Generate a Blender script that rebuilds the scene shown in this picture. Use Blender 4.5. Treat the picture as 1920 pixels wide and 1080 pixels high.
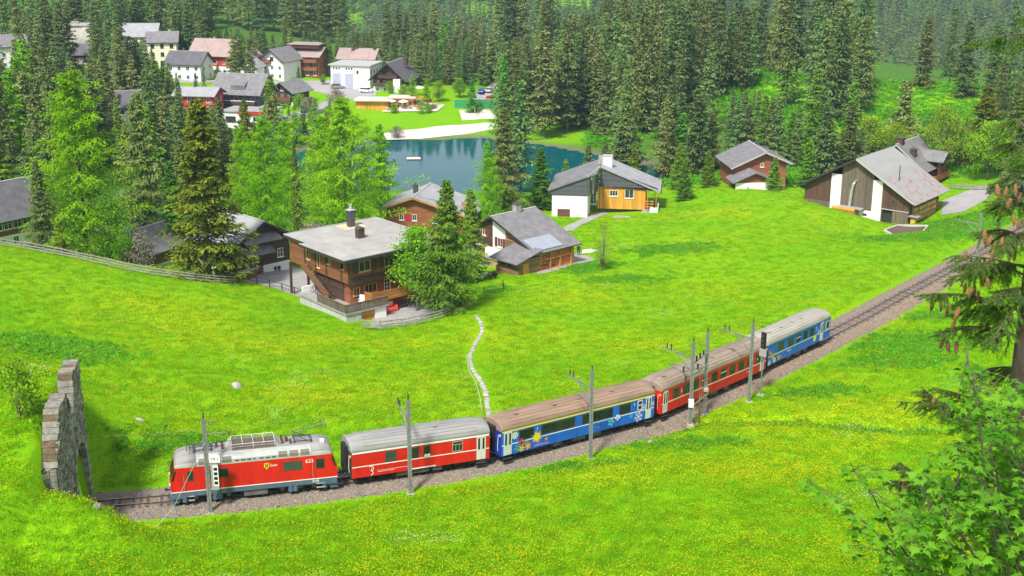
import bpy, math, random
import numpy as np
from mathutils import Vector, Matrix
R = math.radians
scene = bpy.context.scene
for o in list(bpy.data.objects): bpy.data.objects.remove(o)

# ------------------------------------------------------------------ camera
CAMZ = 42.3
cam_d = bpy.data.cameras.new('camera'); cam = bpy.data.objects.new('camera', cam_d)
scene.collection.objects.link(cam); scene.camera = cam
cam.location = (0, 0, CAMZ); cam.rotation_euler = (R(90 - 17), 0, 0)
cam_d.sensor_width = 36; cam_d.lens = 45.0; cam_d.clip_start = .1; cam_d.clip_end = 9000

# ------------------------------------------------------------------ sky, sun, exposure (bright thin overcast)
SUN_EL, SUN_AZ = R(52), R(205)      # azimuth clockwise from +Y: sun behind the camera, to the left
w = bpy.data.worlds.new('World'); scene.world = w; w.use_nodes = True
nt = w.node_tree; bg = nt.nodes['Background']
sky = nt.nodes.new('ShaderNodeTexSky'); sky.sky_type = 'NISHITA'; sky.sun_disc = False
sky.sun_elevation = SUN_EL; sky.sun_rotation = SUN_AZ; sky.air_density = 1.0; sky.dust_density = 4.0; sky.altitude = 1700
hs = nt.nodes.new('ShaderNodeHueSaturation'); hs.inputs['Saturation'].default_value = .30; hs.inputs['Value'].default_value = 1.0
nt.links.new(sky.outputs[0], hs.inputs['Color']); nt.links.new(hs.outputs[0], bg.inputs[0])
bg.inputs[1].default_value = 0.12
sun_d = bpy.data.lights.new('sun', 'SUN'); sun_d.energy = 2.9; sun_d.angle = R(7); sun_d.color = (1.0, .96, .90)
sun = bpy.data.objects.new('sun', sun_d); scene.collection.objects.link(sun)
_d = Vector((math.sin(SUN_AZ) * math.cos(SUN_EL), math.cos(SUN_AZ) * math.cos(SUN_EL), math.sin(SUN_EL)))
sun.rotation_euler = _d.to_track_quat('Z', 'Y').to_euler(); sun.location = (0, 0, 200)
vs = scene.view_settings; vs.view_transform = 'Standard'; vs.look = 'None'; vs.gamma = 1; vs.exposure = 1.0
vs.use_curve_mapping = False
scene.cycles.max_bounces = 6; scene.cycles.diffuse_bounces = 3; scene.cycles.glossy_bounces = 3
scene.cycles.transparent_max_bounces = 6; scene.cycles.volume_bounces = 0
scene.cycles.use_denoising = True

# ------------------------------------------------------------------ small tool kit
COL = scene.collection
rng = np.random.default_rng(7); random.seed(7)

def tag(o, label=None, cat=None, group=None, kind=None):
    if label: o['label'] = label
    if cat: o['category'] = cat
    if group: o['group'] = group
    if kind: o['kind'] = kind
    return o
def empty(name, loc=(0, 0, 0), rz=0.0, label=None, cat=None, group=None, rx=0.0, parent=None):
    o = bpy.data.objects.new(name, None); COL.objects.link(o); o.location = loc; o.rotation_euler = (rx, 0, rz)
    o.empty_display_size = .2
    if parent: o.parent = parent
    return tag(o, label, cat, group)
def mobj(name, me, parent=None):
    o = bpy.data.objects.new(name, me); COL.objects.link(o)
    if parent: o.parent = parent
    return o
def copy_tree(src, parent=None):
    c = src.copy(); COL.objects.link(c)
    if parent: c.parent = parent
    for k in ('label',):
        pass
    for ch in src.children: copy_tree(ch, c)
    return c

MATS = {}
def mat(name, col, rough=.75, metal=0.0, var=.18, vscale=1.5, bump=0.0, bscale=20.0, col2=None, stretch=None, spec=None, objvar=0.0, emit=0):
    """procedural material: base colour broken up by noise, optional fine relief"""
    if name in MATS: return MATS[name]
    m = bpy.data.materials.new(name); m.use_nodes = True; MATS[name] = m
    n = m.node_tree.nodes; l = m.node_tree.links; b = n['Principled BSDF']
    b.inputs['Roughness'].default_value = rough; b.inputs['Metallic'].default_value = metal
    if spec is not None: b.inputs['Specular IOR Level'].default_value = spec
    tc = n.new('ShaderNodeTexCoord'); mp = n.new('ShaderNodeMapping'); l.new(tc.outputs['Object'], mp.inputs[0])
    if stretch: mp.inputs['Scale'].default_value = stretch
    nz = n.new('ShaderNodeTexNoise'); nz.inputs['Scale'].default_value = vscale; nz.inputs['Detail'].default_value = 6; nz.inputs['Roughness'].default_value = .65
    l.new(mp.outputs[0], nz.inputs['Vector'])
    rp = n.new('ShaderNodeValToRGB'); l.new(nz.outputs[0], rp.inputs[0])
    c = np.array(col[:3])
    a, d = (np.clip(c * (1 - var), 0, 1), np.clip(c * (1 + var), 0, 1)) if col2 is None else (c, np.array(col2[:3]))
    rp.color_ramp.elements[0].position = .3; rp.color_ramp.elements[1].position = .7
    rp.color_ramp.elements[0].color = (*a, 1); rp.color_ramp.elements[1].color = (*d, 1)
    out = rp.outputs[0]
    if objvar:
        oi = n.new('ShaderNodeObjectInfo'); h = n.new('ShaderNodeHueSaturation')
        mr = n.new('ShaderNodeMapRange'); mr.inputs[3].default_value = 1 - objvar; mr.inputs[4].default_value = 1 + objvar
        l.new(oi.outputs['Random'], mr.inputs[0]); l.new(mr.outputs[0], h.inputs['Value']); l.new(out, h.inputs['Color'])
        mr2 = n.new('ShaderNodeMapRange'); mr2.inputs[3].default_value = .5 - objvar * .10; mr2.inputs[4].default_value = .5 + objvar * .10
        mm = n.new('ShaderNodeMath'); mm.operation = 'FRACT'; m2 = n.new('ShaderNodeMath'); m2.operation = 'MULTIPLY'; m2.inputs[1].default_value = 7.31
        l.new(oi.outputs['Random'], m2.inputs[0]); l.new(m2.outputs[0], mm.inputs[0]); l.new(mm.outputs[0], mr2.inputs[0]); l.new(mr2.outputs[0], h.inputs['Hue'])
        out = h.outputs[0]
    l.new(out, b.inputs['Base Color'])
    if emit: l.new(out, b.inputs['Emission Color']); b.inputs['Emission Strength'].default_value = emit
    if bump:
        nb = n.new('ShaderNodeTexNoise'); nb.inputs['Scale'].default_value = bscale; nb.inputs['Detail'].default_value = 4
        l.new(mp.outputs[0], nb.inputs['Vector'])
        bp = n.new('ShaderNodeBump'); bp.inputs['Strength'].default_value = bump; bp.inputs['Distance'].default_value = .03
        l.new(nb.outputs[0], bp.inputs['Height']); l.new(bp.outputs[0], b.inputs['Normal'])
    return m
def wood(name, col, pitch=.16, axis='Z', rough=.8, var=.35, bump=.6):
    """boarded timber: grain streaks along the boards and a dark joint every pitch metres across axis"""
    if name in MATS: return MATS[name]
    m = bpy.data.materials.new(name); m.use_nodes = True; MATS[name] = m
    n = m.node_tree.nodes; l = m.node_tree.links; b = n['Principled BSDF']; b.inputs['Roughness'].default_value = rough
    tc = n.new('ShaderNodeTexCoord'); sp = n.new('ShaderNodeSeparateXYZ'); l.new(tc.outputs['Object'], sp.inputs[0])
    if axis == 'Z': src = sp.outputs['Z']
    else:
        ad = n.new('ShaderNodeMath'); ad.operation = 'ADD'; l.new(sp.outputs['X'], ad.inputs[0]); l.new(sp.outputs['Y'], ad.inputs[1]); src = ad.outputs[0]
    dv = n.new('ShaderNodeMath'); dv.operation = 'DIVIDE'; dv.inputs[1].default_value = pitch; l.new(src, dv.inputs[0])
    fr = n.new('ShaderNodeMath'); fr.operation = 'FRACT'; l.new(dv.outputs[0], fr.inputs[0])
    fl = n.new('ShaderNodeMath'); fl.operation = 'FLOOR'; l.new(dv.outputs[0], fl.inputs[0])
    wn = n.new('ShaderNodeTexWhiteNoise'); wn.noise_dimensions = '1D'; l.new(fl.outputs[0], wn.inputs['W'])
    mp = n.new('ShaderNodeMapping'); l.new(tc.outputs['Object'], mp.inputs[0])
    mp.inputs['Scale'].default_value = (1, 1, 9) if axis == 'Z' else (7, 7, .7)
    nz = n.new('ShaderNodeTexNoise'); nz.inputs['Scale'].default_value = 1.2; nz.inputs['Detail'].default_value = 5; l.new(mp.outputs[0], nz.inputs['Vector'])
    av = n.new('ShaderNodeMath'); av.operation = 'MULTIPLY_ADD'; av.inputs[1].default_value = .45; l.new(wn.outputs[0], av.inputs[0]); l.new(nz.outputs[0], av.inputs[2])
    rp = n.new('ShaderNodeValToRGB'); l.new(av.outputs[0], rp.inputs[0]); c = np.array(col)
    rp.color_ramp.elements[0].position = .35; rp.color_ramp.elements[1].position = 1.0
    rp.color_ramp.elements[0].color = (*np.clip(c * (1 - var), 0, 1), 1); rp.color_ramp.elements[1].color = (*np.clip(c * (1 + var * 1.3), 0, 1), 1)
    l.new(rp.outputs[0], b.inputs['Base Color'])
    st = n.new('ShaderNodeMath'); st.operation = 'GREATER_THAN'; st.inputs[1].default_value = .12; l.new(fr.outputs[0], st.inputs[0])
    bp = n.new('ShaderNodeBump'); bp.inputs['Strength'].default_value = bump; bp.inputs['Distance'].default_value = .03
    l.new(st.outputs[0], bp.inputs['Height']); l.new(bp.outputs[0], b.inputs['Normal'])
    return m

class MB:
    """collects faces and links them as one mesh object"""
    def __init__(s): s.v = []; s.f = []; s.m = []
    def add(s, vs, fs, m=0):
        k = len(s.v); s.v += [tuple(map(float, p)) for p in vs]
        for f in fs: s.f.append(tuple(k + i for i in f)); s.m.append(m)
        return s
    def quad(s, a, b, c, d, m=0): return s.add([a, b, c, d], [(0, 1, 2, 3)], m)
    def box(s, x0, y0, z0, x1, y1, z1, m=0):
        if x1 < x0: x0, x1 = x1, x0
        if y1 < y0: y0, y1 = y1, y0
        if z1 < z0: z0, z1 = z1, z0
        return s.add([(x0, y0, z0), (x1, y0, z0), (x1, y1, z0), (x0, y1, z0), (x0, y0, z1), (x1, y0, z1), (x1, y1, z1), (x0, y1, z1)],
                     [(0, 3, 2, 1), (4, 5, 6, 7), (0, 1, 5, 4), (1, 2, 6, 5), (2, 3, 7, 6), (3, 0, 4, 7)], m)
    def bar(s, a, b, w, h=None, m=0, up=(0, 0, 1)):
        """rectangular bar from a to b"""
        h = h or w; a = Vector(a); b = Vector(b); d = (b - a).normalized(); u = Vector(up)
        if abs(d.dot(u)) > .98: u = Vector((1, 0, 0))
        x = d.cross(u).normalized() * (w / 2); y = x.cross(d).normalized() * (h / 2)
        vs = [a - x - y, a + x - y, a + x + y, a - x + y, b - x - y, b + x - y, b + x + y, b - x + y]
        return s.add(vs, [(0, 1, 2, 3), (7, 6, 5, 4), (0, 4, 5, 1), (1, 5, 6, 2), (2, 6, 7, 3), (3, 7, 4, 0)], m)
    def tube(s, pts, r, n=8, m=0, cap=True):
        pts = [Vector(p) for p in pts]; rs = r if hasattr(r, '__len__') else [r] * len(pts); vs = []; fs = []
        for i, p in enumerate(pts):
            d = (pts[min(i + 1, len(pts) - 1)] - pts[max(i - 1, 0)]).normalized()
            u = Vector((0, 0, 1)) if abs(d.z) < .9 else Vector((1, 0, 0))
            x = d.cross(u).normalized(); y = x.cross(d)
            for k in range(n):
                a = 2 * math.pi * k / n; vs.append(p + (x * math.cos(a) + y * math.sin(a)) * rs[i])
        for i in range(len(pts) - 1):
            for k in range(n): fs.append((i * n + k, i * n + (k + 1) % n, (i + 1) * n + (k + 1) % n, (i + 1) * n + k))
        if cap: fs.append(tuple(range(n - 1, -1, -1))); fs.append(tuple((len(pts) - 1) * n + k for k in range(n)))
        return s.add(vs, fs, m)
    def extrude(s, poly, axis, lo, hi, m=0):
        """polygon in the plane across axis, extruded along it; poly (a,b): axis x->(y,z), y->(x,z), z->(x,y)"""
        def P(p, t): return {'x': (t, p[0], p[1]), 'y': (p[0], t, p[1]), 'z': (p[0], p[1], t)}[axis]
        n = len(poly); vs = [P(p, lo) for p in poly] + [P(p, hi) for p in poly]
        fs = [tuple(range(n))[::-1], tuple(range(n, 2 * n))] + [(i, (i + 1) % n, n + (i + 1) % n, n + i) for i in range(n)]
        return s.add(vs, fs, m)
    def wall(s, frame, u0, u1, z0, top, holes=(), t=.18, m=0):
        """wall sheet with real openings. frame=(origin, u_dir, outward_normal); top = height or list of (u,z) profile; holes (ua,ub,za,zb)"""
        o, ud, nd = [np.array(q, float) for q in frame]
        prof = [(u0, top), (u1, top)] if not hasattr(top, '__len__') else list(top)
        us = sorted({u0, u1, *[h[0] for h in holes], *[h[1] for h in holes], *[p[0] for p in prof if u0 < p[0] < u1]})
        def tz(u): return float(np.interp(u, [p[0] for p in prof], [p[1] for p in prof]))
        def pt(u, z, d): return o + ud * u + np.array((0, 0, z)) - nd * d
        for a, b in zip(us[:-1], us[1:]):
            mid = (a + b) / 2; hh = sorted([(h[2], h[3]) for h in holes if h[0] <= mid <= h[1]])
            z = z0; segs = []
            for (c, d) in hh: segs.append((z, z, c, c)); z = d
            segs.append((z, z, tz(a), tz(b)))
            for (za, zb, zc, zd) in segs:
                if max(zc - za, zd - zb) < 1e-4: continue
                s.quad(pt(a, za, 0), pt(b, zb, 0), pt(b, zd, 0), pt(a, zc, 0), m)
                s.quad(pt(b, zb, t), pt(a, za, t), pt(a, zc, t), pt(b, zd, t), m)
        for (a, b, c, d) in holes:
            s.quad(pt(a, c, 0), pt(a, c, t), pt(b, c, t), pt(b, c, 0), m); s.quad(pt(a, d, t), pt(a, d, 0), pt(b, d, 0), pt(b, d, t), m)
            s.quad(pt(a, c, t), pt(a, c, 0), pt(a, d, 0), pt(a, d, t), m); s.quad(pt(b, c, 0), pt(b, c, t), pt(b, d, t), pt(b, d, 0), m)
        return s
    def mesh(s, name, mats, smooth=False):
        me = bpy.data.meshes.new(name); me.from_pydata(s.v, [], s.f)
        for q in (mats if isinstance(mats, (list, tuple)) else [mats]): me.materials.append(q)
        if any(s.m): me.polygons.foreach_set('material_index', s.m)
        if smooth: me.polygons.foreach_set('use_smooth', [True] * len(s.f))
        me.update(); return me
    def build(s, name, mats, parent=None, smooth=False):
        return mobj(name, s.mesh(name, mats, smooth), parent)
def np_mesh(name, V, Fc, mats, smooth=False, cols=None):
    """fast mesh from numpy arrays; Fc (n,3) or (n,4); cols: per-vertex colour 'tint'"""
    me = bpy.data.meshes.new(name); V = np.asarray(V, np.float32); Fc = np.asarray(Fc, np.int32); k = Fc.shape[1]
    me.vertices.add(len(V)); me.vertices.foreach_set('co', V.ravel())
    me.loops.add(Fc.size); me.loops.foreach_set('vertex_index', Fc.ravel())
    me.polygons.add(len(Fc)); me.polygons.foreach_set('loop_start', np.arange(0, Fc.size, k, dtype=np.int32))
    try: me.polygons.foreach_set('loop_total', np.full(len(Fc), k, np.int32))
    except Exception: pass
    if smooth: me.polygons.foreach_set('use_smooth', np.ones(len(Fc), bool))
    for q in (mats if isinstance(mats, (list, tuple)) else [mats]): me.materials.append(q)
    if cols is not None:
        at = me.attributes.new('tint', 'FLOAT', 'POINT'); at.data.foreach_set('value', np.asarray(cols, np.float32))
    me.update(); me.validate(); return me

# ------------------------------------------------------------------ lie of the land
SLOPE = -.06
KN = np.array([(-80, 74.5), (-60, 78.5), (-45, 81.5), (-33, 83.7), (-19.1, 86.65), (-7.4, 90.9), (4.8, 97.8), (17.5, 109.5), (27.9, 122.2), (38, 135.0), (48, 148.6), (66.2, 173.3), (84, 197.5), (110, 232), (150, 285)], float)
def _catmull(P, n=24):
    out = []
    for i in range(1, len(P) - 2):
        p0, p1, p2, p3 = P[i - 1:i + 3]
        for t in np.linspace(0, 1, n, endpoint=False):
            out.append(.5 * (2 * p1 + (p2 - p0) * t + (2 * p0 - 5 * p1 + 4 * p2 - p3) * t * t + (3 * p1 - p0 - 3 * p2 + p3) * t ** 3))
    return np.array(out)
TRK = _catmull(KN)
_s = np.r_[0, np.cumsum(np.linalg.norm(np.diff(TRK, axis=0), axis=1))]
def trk_at(s):
    x = np.interp(s, _s, TRK[:, 0]); y = np.interp(s, _s, TRK[:, 1]); return x, y
TRK = np.array([trk_at(q) for q in np.arange(0, _s[-1], .5)]); _s = np.arange(len(TRK)) * .5
TDIR = np.gradient(TRK, axis=0); TDIR /= np.linalg.norm(TDIR, axis=1)[:, None]; TNRM = np.stack([-TDIR[:, 1], TDIR[:, 0]], 1)
def tz_of(y): return SLOPE * (y - 88)
def trk_near(x, y):
    """signed distance to the track (positive on the far side) and the index along it"""
    x = np.atleast_1d(x).astype(float); y = np.atleast_1d(y).astype(float); best = np.full(x.shape, 1e9); idx = np.zeros(x.shape, int)
    sub = np.arange(0, len(TRK), 2)
    for i in sub:
        d = (x - TRK[i, 0]) ** 2 + (y - TRK[i, 1]) ** 2; k = d < best; best[k] = d[k]; idx[k] = i
    sd = (x - TRK[idx, 0]) * TNRM[idx, 0] + (y - TRK[idx, 1]) * TNRM[idx, 1]
    return np.sqrt(best) * np.sign(sd), idx
CTRL = [
 (-31,69,3), (-16,71.1,1.8), (0,71.1,1.8), (15.7,69.8,2.5), (30.2,67.2,4), (21.8,88.6,0), (37.3,113.4,-0.8), (36.4,97.4,0.6),
 (54.2,139.2,-2.8), (66.6,161,-4), (11.7,88.1,0.2), (-9.6,79.7,0.6), (-23.9,78.2,1), (-25.4,110.4,-1), (-30.6,103.5,0), (-18.7,117.1,-2.2),
 (-11.3,121.1,-2.6), (-3.2,118.5,-2.2), (-4.3,141.1,-4.4), (-38,130.8,-2.5), (-47.3,129.9,-1), (-56.3,134.3,0), (-67.1,161.9,-1.5), (-52.6,159.6,-3.6),
 (-42.6,160.6,-5.2), (-36.1,159.7,-5.8), (-28,152.8,-5.8), (-21.7,145.7,-5.6), (-17,143.1,-6.2), (-11.3,142.3,-5.8), (-5.7,144.5,-5.2), (1.8,168.9,-8.2),
 (10.7,175.9,-8.3), (11.5,155.3,-6.6), (5.2,132.1,-4.2), (17.1,134,-3.6), (28.4,147.7,-4.2), (26.3,178.8,-7.5), (41.9,179.8,-7), (46.2,166.6,-5.6),
 (57.8,194.8,-8.5), (68.1,198.2,-8.5), (11.7,210.3,-11.6), (7.3,228.7,-13.5), (11.6,225.9,-13.5), (20.5,217.8,-11.6), (26.9,224.2,-12), (35.4,237,-12.4),
 (52.7,238,-12), (38.9,206.1,-9.6), (57.6,224.2,-12.2), (55,238.6,-13.6), (60.3,237.2,-14.1), (66,233.7,-14.6), (71.5,228.3,-15.2), (64.8,217.2,-12.9),
 (65.5,205.7,-11.8), (82.2,231.7,-12.5), (-67.9,171.1,-4), (-50.8,174.9,-8), (-36.8,172.9,-8.6), (-32.9,168.3,-8), (-29.2,167.9,-7.5), (-41.1,239.9,-16),
 (-27.2,244.6,-15), (-15.4,225.5,-12.5), (-5.9,229.6,-13), (4,233.8,-13.5), (9.6,283.7,-18), (34.3,279,-17), (40,277.6,-15.5), (55.2,265.6,-13),
 (76.6,274.5,-12.5), (87.2,260.2,-13), (96.3,241.2,-10), (-104.3,257,-9), (-94.9,277,-13), (-75.5,269.6,-15), (-61.4,283.7,-18), (-22,349.6,-19.3),
 (-24.7,368.7,-18), (-40.5,372.3,-17.5), (-11.6,368.7,-18), (-4.9,392.8,-17), (-53.2,399.3,-15.5), (-51.7,407.6,-15), (-36.2,395,-15.2), (-74.3,411.7,-13.2),
 (-77.3,362.3,-16.5), (-72.2,343.9,-18), (-65.9,375.7,-16), (-95.1,409.3,-12.2), (-114.6,413.3,-10), (-154.3,451,-8.5), (-139.4,421.5,-10), (-96.2,327,-16),
 (-87.1,353.1,-15), (-155.4,397.5,-8), (5.7,340.1,-19.5), (26.3,328.8,-19.4), (35.2,297.1,-17), (101.9,330,-8.5), (60.6,375,-7.3), (82.4,288,-10.5),
 (73.3,325,-9.5), (124.1,335,-6.9), (44.8,370,-15.9), (120.7,300,-8.7), (91.9,345,-7.6), (130,402,-17), (160,430,-26), (90,420,-20),
 (0,52,9), (0,25,23), (0,2,39.8), (-60,42,17), (60,50,14), (40,25,26), (-40,10,38), (45,5,39),
 (-90,70,12), (95,110,4), (120,160,2), (-70,100,8), (-100,140,8), (-150,200,6), (120,230,-6), (180,280,2),
 (-420,420,60), (-300,440,12), (-200,520,0), (-150,600,8), (-330,600,70), (-500,700,140), (-420,250,50), (-250,300,8),
 (-80,460,-13), (-20,470,-14), (40,470,-14), (120,470,-14), (200,450,-15), (300,450,-12), (400,480,0), (300,330,0),
 (420,300,40), (250,220,6), (-100,700,-60), (50,640,-75), (250,620,-80), (450,640,-70), (-250,800,10), (-450,1000,90),
 (-150,900,-55), (0,850,-75), (200,820,-82), (420,820,-84), (650,850,-80), (-200,1100,-15), (0,1050,-52), (250,1050,-52),
 (550,1050,-56), (-400,1300,120), (0,1300,20), (300,1300,30), (700,1300,30), (-900,900,190), (900,700,20), (900,1200,60),
 (-800,1500,190), (0,1700,150), (800,1600,150), (-900,300,150), (900,300,120), (-900,-200,120), (900,-200,120), (0,-200,50),
 (0,-40,41), (-20,0,40), (20,0,40), (0,12,33), (12,12,34.2), (-15,15,32),
]
LAKEZ = -20.0
LAKE = np.array([
 (-55.7,317.5), (-50.4,332), (-32,338.1), (-20,338.9), (-8.6,342.1), (3.5,335), (11.1,328.3), (18.9,320.3), (29,311.4), (35.6,300.4), (33.7,288.4), (16.4,275.1), (-6.9,269.9), (-25.8,275.1), (-43.5,284.4), (-53.8,302.3)
])
for i in range(30, len(TRK), 34):
    for off, dz in ((-4.5, -.15), (4.5, .1)):
        p = TRK[i] + TNRM[i] * off
        if 0 < p[1] < 230: CTRL.append((p[0], p[1], tz_of(TRK[i, 1]) + dz))
CTRL = np.array(CTRL, float)
def _k(r2): return .5 * r2 * np.log(r2 + 1e-9)
_n = len(CTRL); _A = np.zeros((_n + 3, _n + 3)); _X = CTRL[:, :2] / 100
_A[:_n, :_n] = _k(((_X[:, None] - _X[None]) ** 2).sum(-1)) + np.eye(_n) * 1e-4
_A[:_n, _n] = 1; _A[:_n, _n + 1:] = _X; _A[_n, :_n] = 1; _A[_n + 1:, :_n] = _X.T
_W = np.linalg.solve(_A, np.r_[CTRL[:, 2], 0, 0, 0])
def sstep(a, b, x): t = np.clip((x - a) / (b - a), 0, 1); return t * t * (3 - 2 * t)
def poly_sd(x, y, P):
    """signed distance to a polygon, negative inside"""
    d = np.full(x.shape, 1e9); ins = np.zeros(x.shape, bool)
    for a, b in zip(P, np.roll(P, -1, 0)):
        e = b - a; t = np.clip(((x - a[0]) * e[0] + (y - a[1]) * e[1]) / (e @ e), 0, 1)
        d = np.minimum(d, np.hypot(x - a[0] - e[0] * t, y - a[1] - e[1] * t))
        c = (a[1] > y) != (b[1] > y)
        with np.errstate(divide='ignore', invalid='ignore'): ins ^= c & (x < (b[0] - a[0]) * (y - a[1]) / (b[1] - a[1]) + a[0])
    return np.where(ins, -d, d)
PORT_X, PORT_Y = -31.0, 84.15        # where the track enters the tunnel
def ground(x, y):
    x = np.atleast_1d(np.asarray(x, float)); y = np.atleast_1d(np.asarray(y, float)); sh = x.shape; x = x.ravel(); y = y.ravel()
    z = np.zeros(x.shape)
    for i in range(0, len(x), 20000):
        q = np.stack([x[i:i + 20000], y[i:i + 20000]], 1) / 100
        z[i:i + 20000] = _k(((q[:, None] - _X[None]) ** 2).sum(-1)) @ _W[:_n] + _W[_n] + q @ _W[_n + 1:]
    # gentle humps of the meadow
    z += .35 * np.sin(x * .11 + 1.3) * np.sin(y * .09) + .12 * np.sin(x * .37 + y * .21) * np.sin(y * .29 - x * .1)
    nr = (y < 330) & (y > 40)
    sd = np.full(x.shape, 99.); ti = np.zeros(x.shape, int)
    sd[nr], ti[nr] = trk_near(x[nr], y[nr])
    tz = tz_of(TRK[ti, 1])
    # spur the tunnel runs through: steep only right at the portal wall
    v = (y - PORT_Y) + .14 * (x - PORT_X)                       # along the wall, 0 at the track
    ux = (PORT_X - .55) - (x + .14 * (y - PORT_Y))              # >0 behind the wall
    soft = .8 + 22 * sstep(3.5, 22, v) + 12 * sstep(9, 22, -v)
    hump = 9.4 * np.exp(-((v + 1) / np.where(v > -1, 17., 13.5)) ** 2) * np.exp(-((x + 44) / np.where(x < -44, 30., 60)) ** 2)
    up = hump * sstep(0, 1, (ux + soft * .35) / soft)
    # open cutting in front of the portal on the near side
    bank = 4.6 * np.exp(-((v + 9.6) / 4.0) ** 2) * sstep(11, 0, -ux) * (ux < 0) 
    cut = sstep(7.5, 3.4, np.abs(sd)) * (ux < 0)
    z = np.where(ux < 0, z * (1 - cut) + (tz - .34) * cut, z) + np.maximum(up, bank * (1 - cut))
    # lake basin
    ld = poly_sd(x, y, LAKE)
    k = sstep(14, 0, ld); z = z * (1 - k) + np.where(ld < 0, LAKEZ - .25 - np.minimum(2.5, -ld * .25), LAKEZ + .12 + ld * .05) * k
    return z.reshape(sh)
def gz(x, y): return float(ground(x, y)[0])
# ------------------------------------------------------------------ node helpers for foliage, ground, scattering
def foliage_mat(name, c1, c2, trans=.25, objvar=.22, rough=.7):
    if name in MATS: return MATS[name]
    m = bpy.data.materials.new(name); m.use_nodes = True; MATS[name] = m
    n = m.node_tree.nodes; l = m.node_tree.links; b = n['Principled BSDF']; o = n['Material Output']
    b.inputs['Roughness'].default_value = rough; b.inputs['Specular IOR Level'].default_value = .08
    at = n.new('ShaderNodeAttribute'); at.attribute_name = 'tint'
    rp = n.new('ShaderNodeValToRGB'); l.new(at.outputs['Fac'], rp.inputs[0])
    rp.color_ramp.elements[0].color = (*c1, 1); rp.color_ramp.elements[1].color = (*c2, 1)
    oi = n.new('ShaderNodeObjectInfo'); h = n.new('ShaderNodeHueSaturation')
    mr = n.new('ShaderNodeMapRange'); mr.inputs[3].default_value = 1 - objvar; mr.inputs[4].default_value = 1 + objvar
    l.new(oi.outputs['Random'], mr.inputs[0]); l.new(mr.outputs[0], h.inputs['Value']); l.new(rp.outputs[0], h.inputs['Color'])
    mm = n.new('ShaderNodeMath'); mm.operation = 'FRACT'; m2 = n.new('ShaderNodeMath'); m2.operation = 'MULTIPLY'; m2.inputs[1].default_value = 13.7
    mr2 = n.new('ShaderNodeMapRange'); mr2.inputs[3].default_value = .5 - objvar * .14; mr2.inputs[4].default_value = .5 + objvar * .10
    l.new(oi.outputs['Random'], m2.inputs[0]); l.new(m2.outputs[0], mm.inputs[0]); l.new(mm.outputs[0], mr2.inputs[0]); l.new(mr2.outputs[0], h.inputs['Hue'])
    l.new(h.outputs[0], b.inputs['Base Color'])
    if trans:
        t = n.new('ShaderNodeBsdfTranslucent'); l.new(h.outputs[0], t.inputs[0]); mx = n.new('ShaderNodeMixShader'); mx.inputs[0].default_value = trans
        l.new(b.outputs[0], mx.inputs[1]); l.new(t.outputs[0], mx.inputs[2]); l.new(mx.outputs[0], o.inputs[0])
    return m
SRC = {}
def scatter(name, P, rot, scl, idx, meshes, label, cat, parent=None):
    """one object of kind stuff: small meshes set out on points by geometry nodes"""
    col = bpy.data.collections.new(name + '_source')
    for i, me in enumerate(meshes):
        q = bpy.data.objects.new('%s_piece_%02d' % (name, i), me); col.objects.link(q)
    me = bpy.data.meshes.new(name); P = np.asarray(P, np.float32); me.vertices.add(len(P)); me.vertices.foreach_set('co', P.ravel())
    for nm, dt, arr in (('rotz', 'FLOAT', rot), ('scl', 'FLOAT', scl), ('pick', 'INT', idx)):
        a = me.attributes.new(nm, dt, 'POINT'); a.data.foreach_set('value', np.asarray(arr, np.float32 if dt == 'FLOAT' else np.int32))
    ob = mobj(name, me, parent)
    ng = bpy.data.node_groups.new(name, 'GeometryNodeTree')
    ng.interface.new_socket('Geometry', in_out='INPUT', socket_type='NodeSocketGeometry'); ng.interface.new_socket('Geometry', in_out='OUTPUT', socket_type='NodeSocketGeometry')
    N = ng.nodes; L = ng.links; gi = N.new('NodeGroupInput'); go = N.new('NodeGroupOutput')
    ci = N.new('GeometryNodeCollectionInfo'); ci.inputs[0].default_value = col; ci.inputs['Separate Children'].default_value = True; ci.inputs['Reset Children'].default_value = True
    ip = N.new('GeometryNodeInstanceOnPoints'); ip.inputs['Pick Instance'].default_value = True
    def attr(nm, dt):
        q = N.new('GeometryNodeInputNamedAttribute'); q.data_type = dt; q.inputs[0].default_value = nm
        return [s for s in q.outputs if s.enabled and s.name == 'Attribute'][0]
    cx = N.new('ShaderNodeCombineXYZ'); L.new(attr('rotz', 'FLOAT'), cx.inputs[2])
    er = N.new('FunctionNodeEulerToRotation'); L.new(cx.outputs[0], er.inputs[0])
    L.new(gi.outputs[0], ip.inputs['Points']); L.new(ci.outputs[0], ip.inputs['Instance']); L.new(attr('pick', 'INT'), ip.inputs['Instance Index'])
    L.new(er.outputs[0], ip.inputs['Rotation']); L.new(attr('scl', 'FLOAT'), ip.inputs['Scale']); L.new(ip.outputs[0], go.inputs[0])
    md = ob.modifiers.new('scatter', 'NODES'); md.node_group = ng
    return tag(ob, label, cat, kind='stuff')

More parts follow.
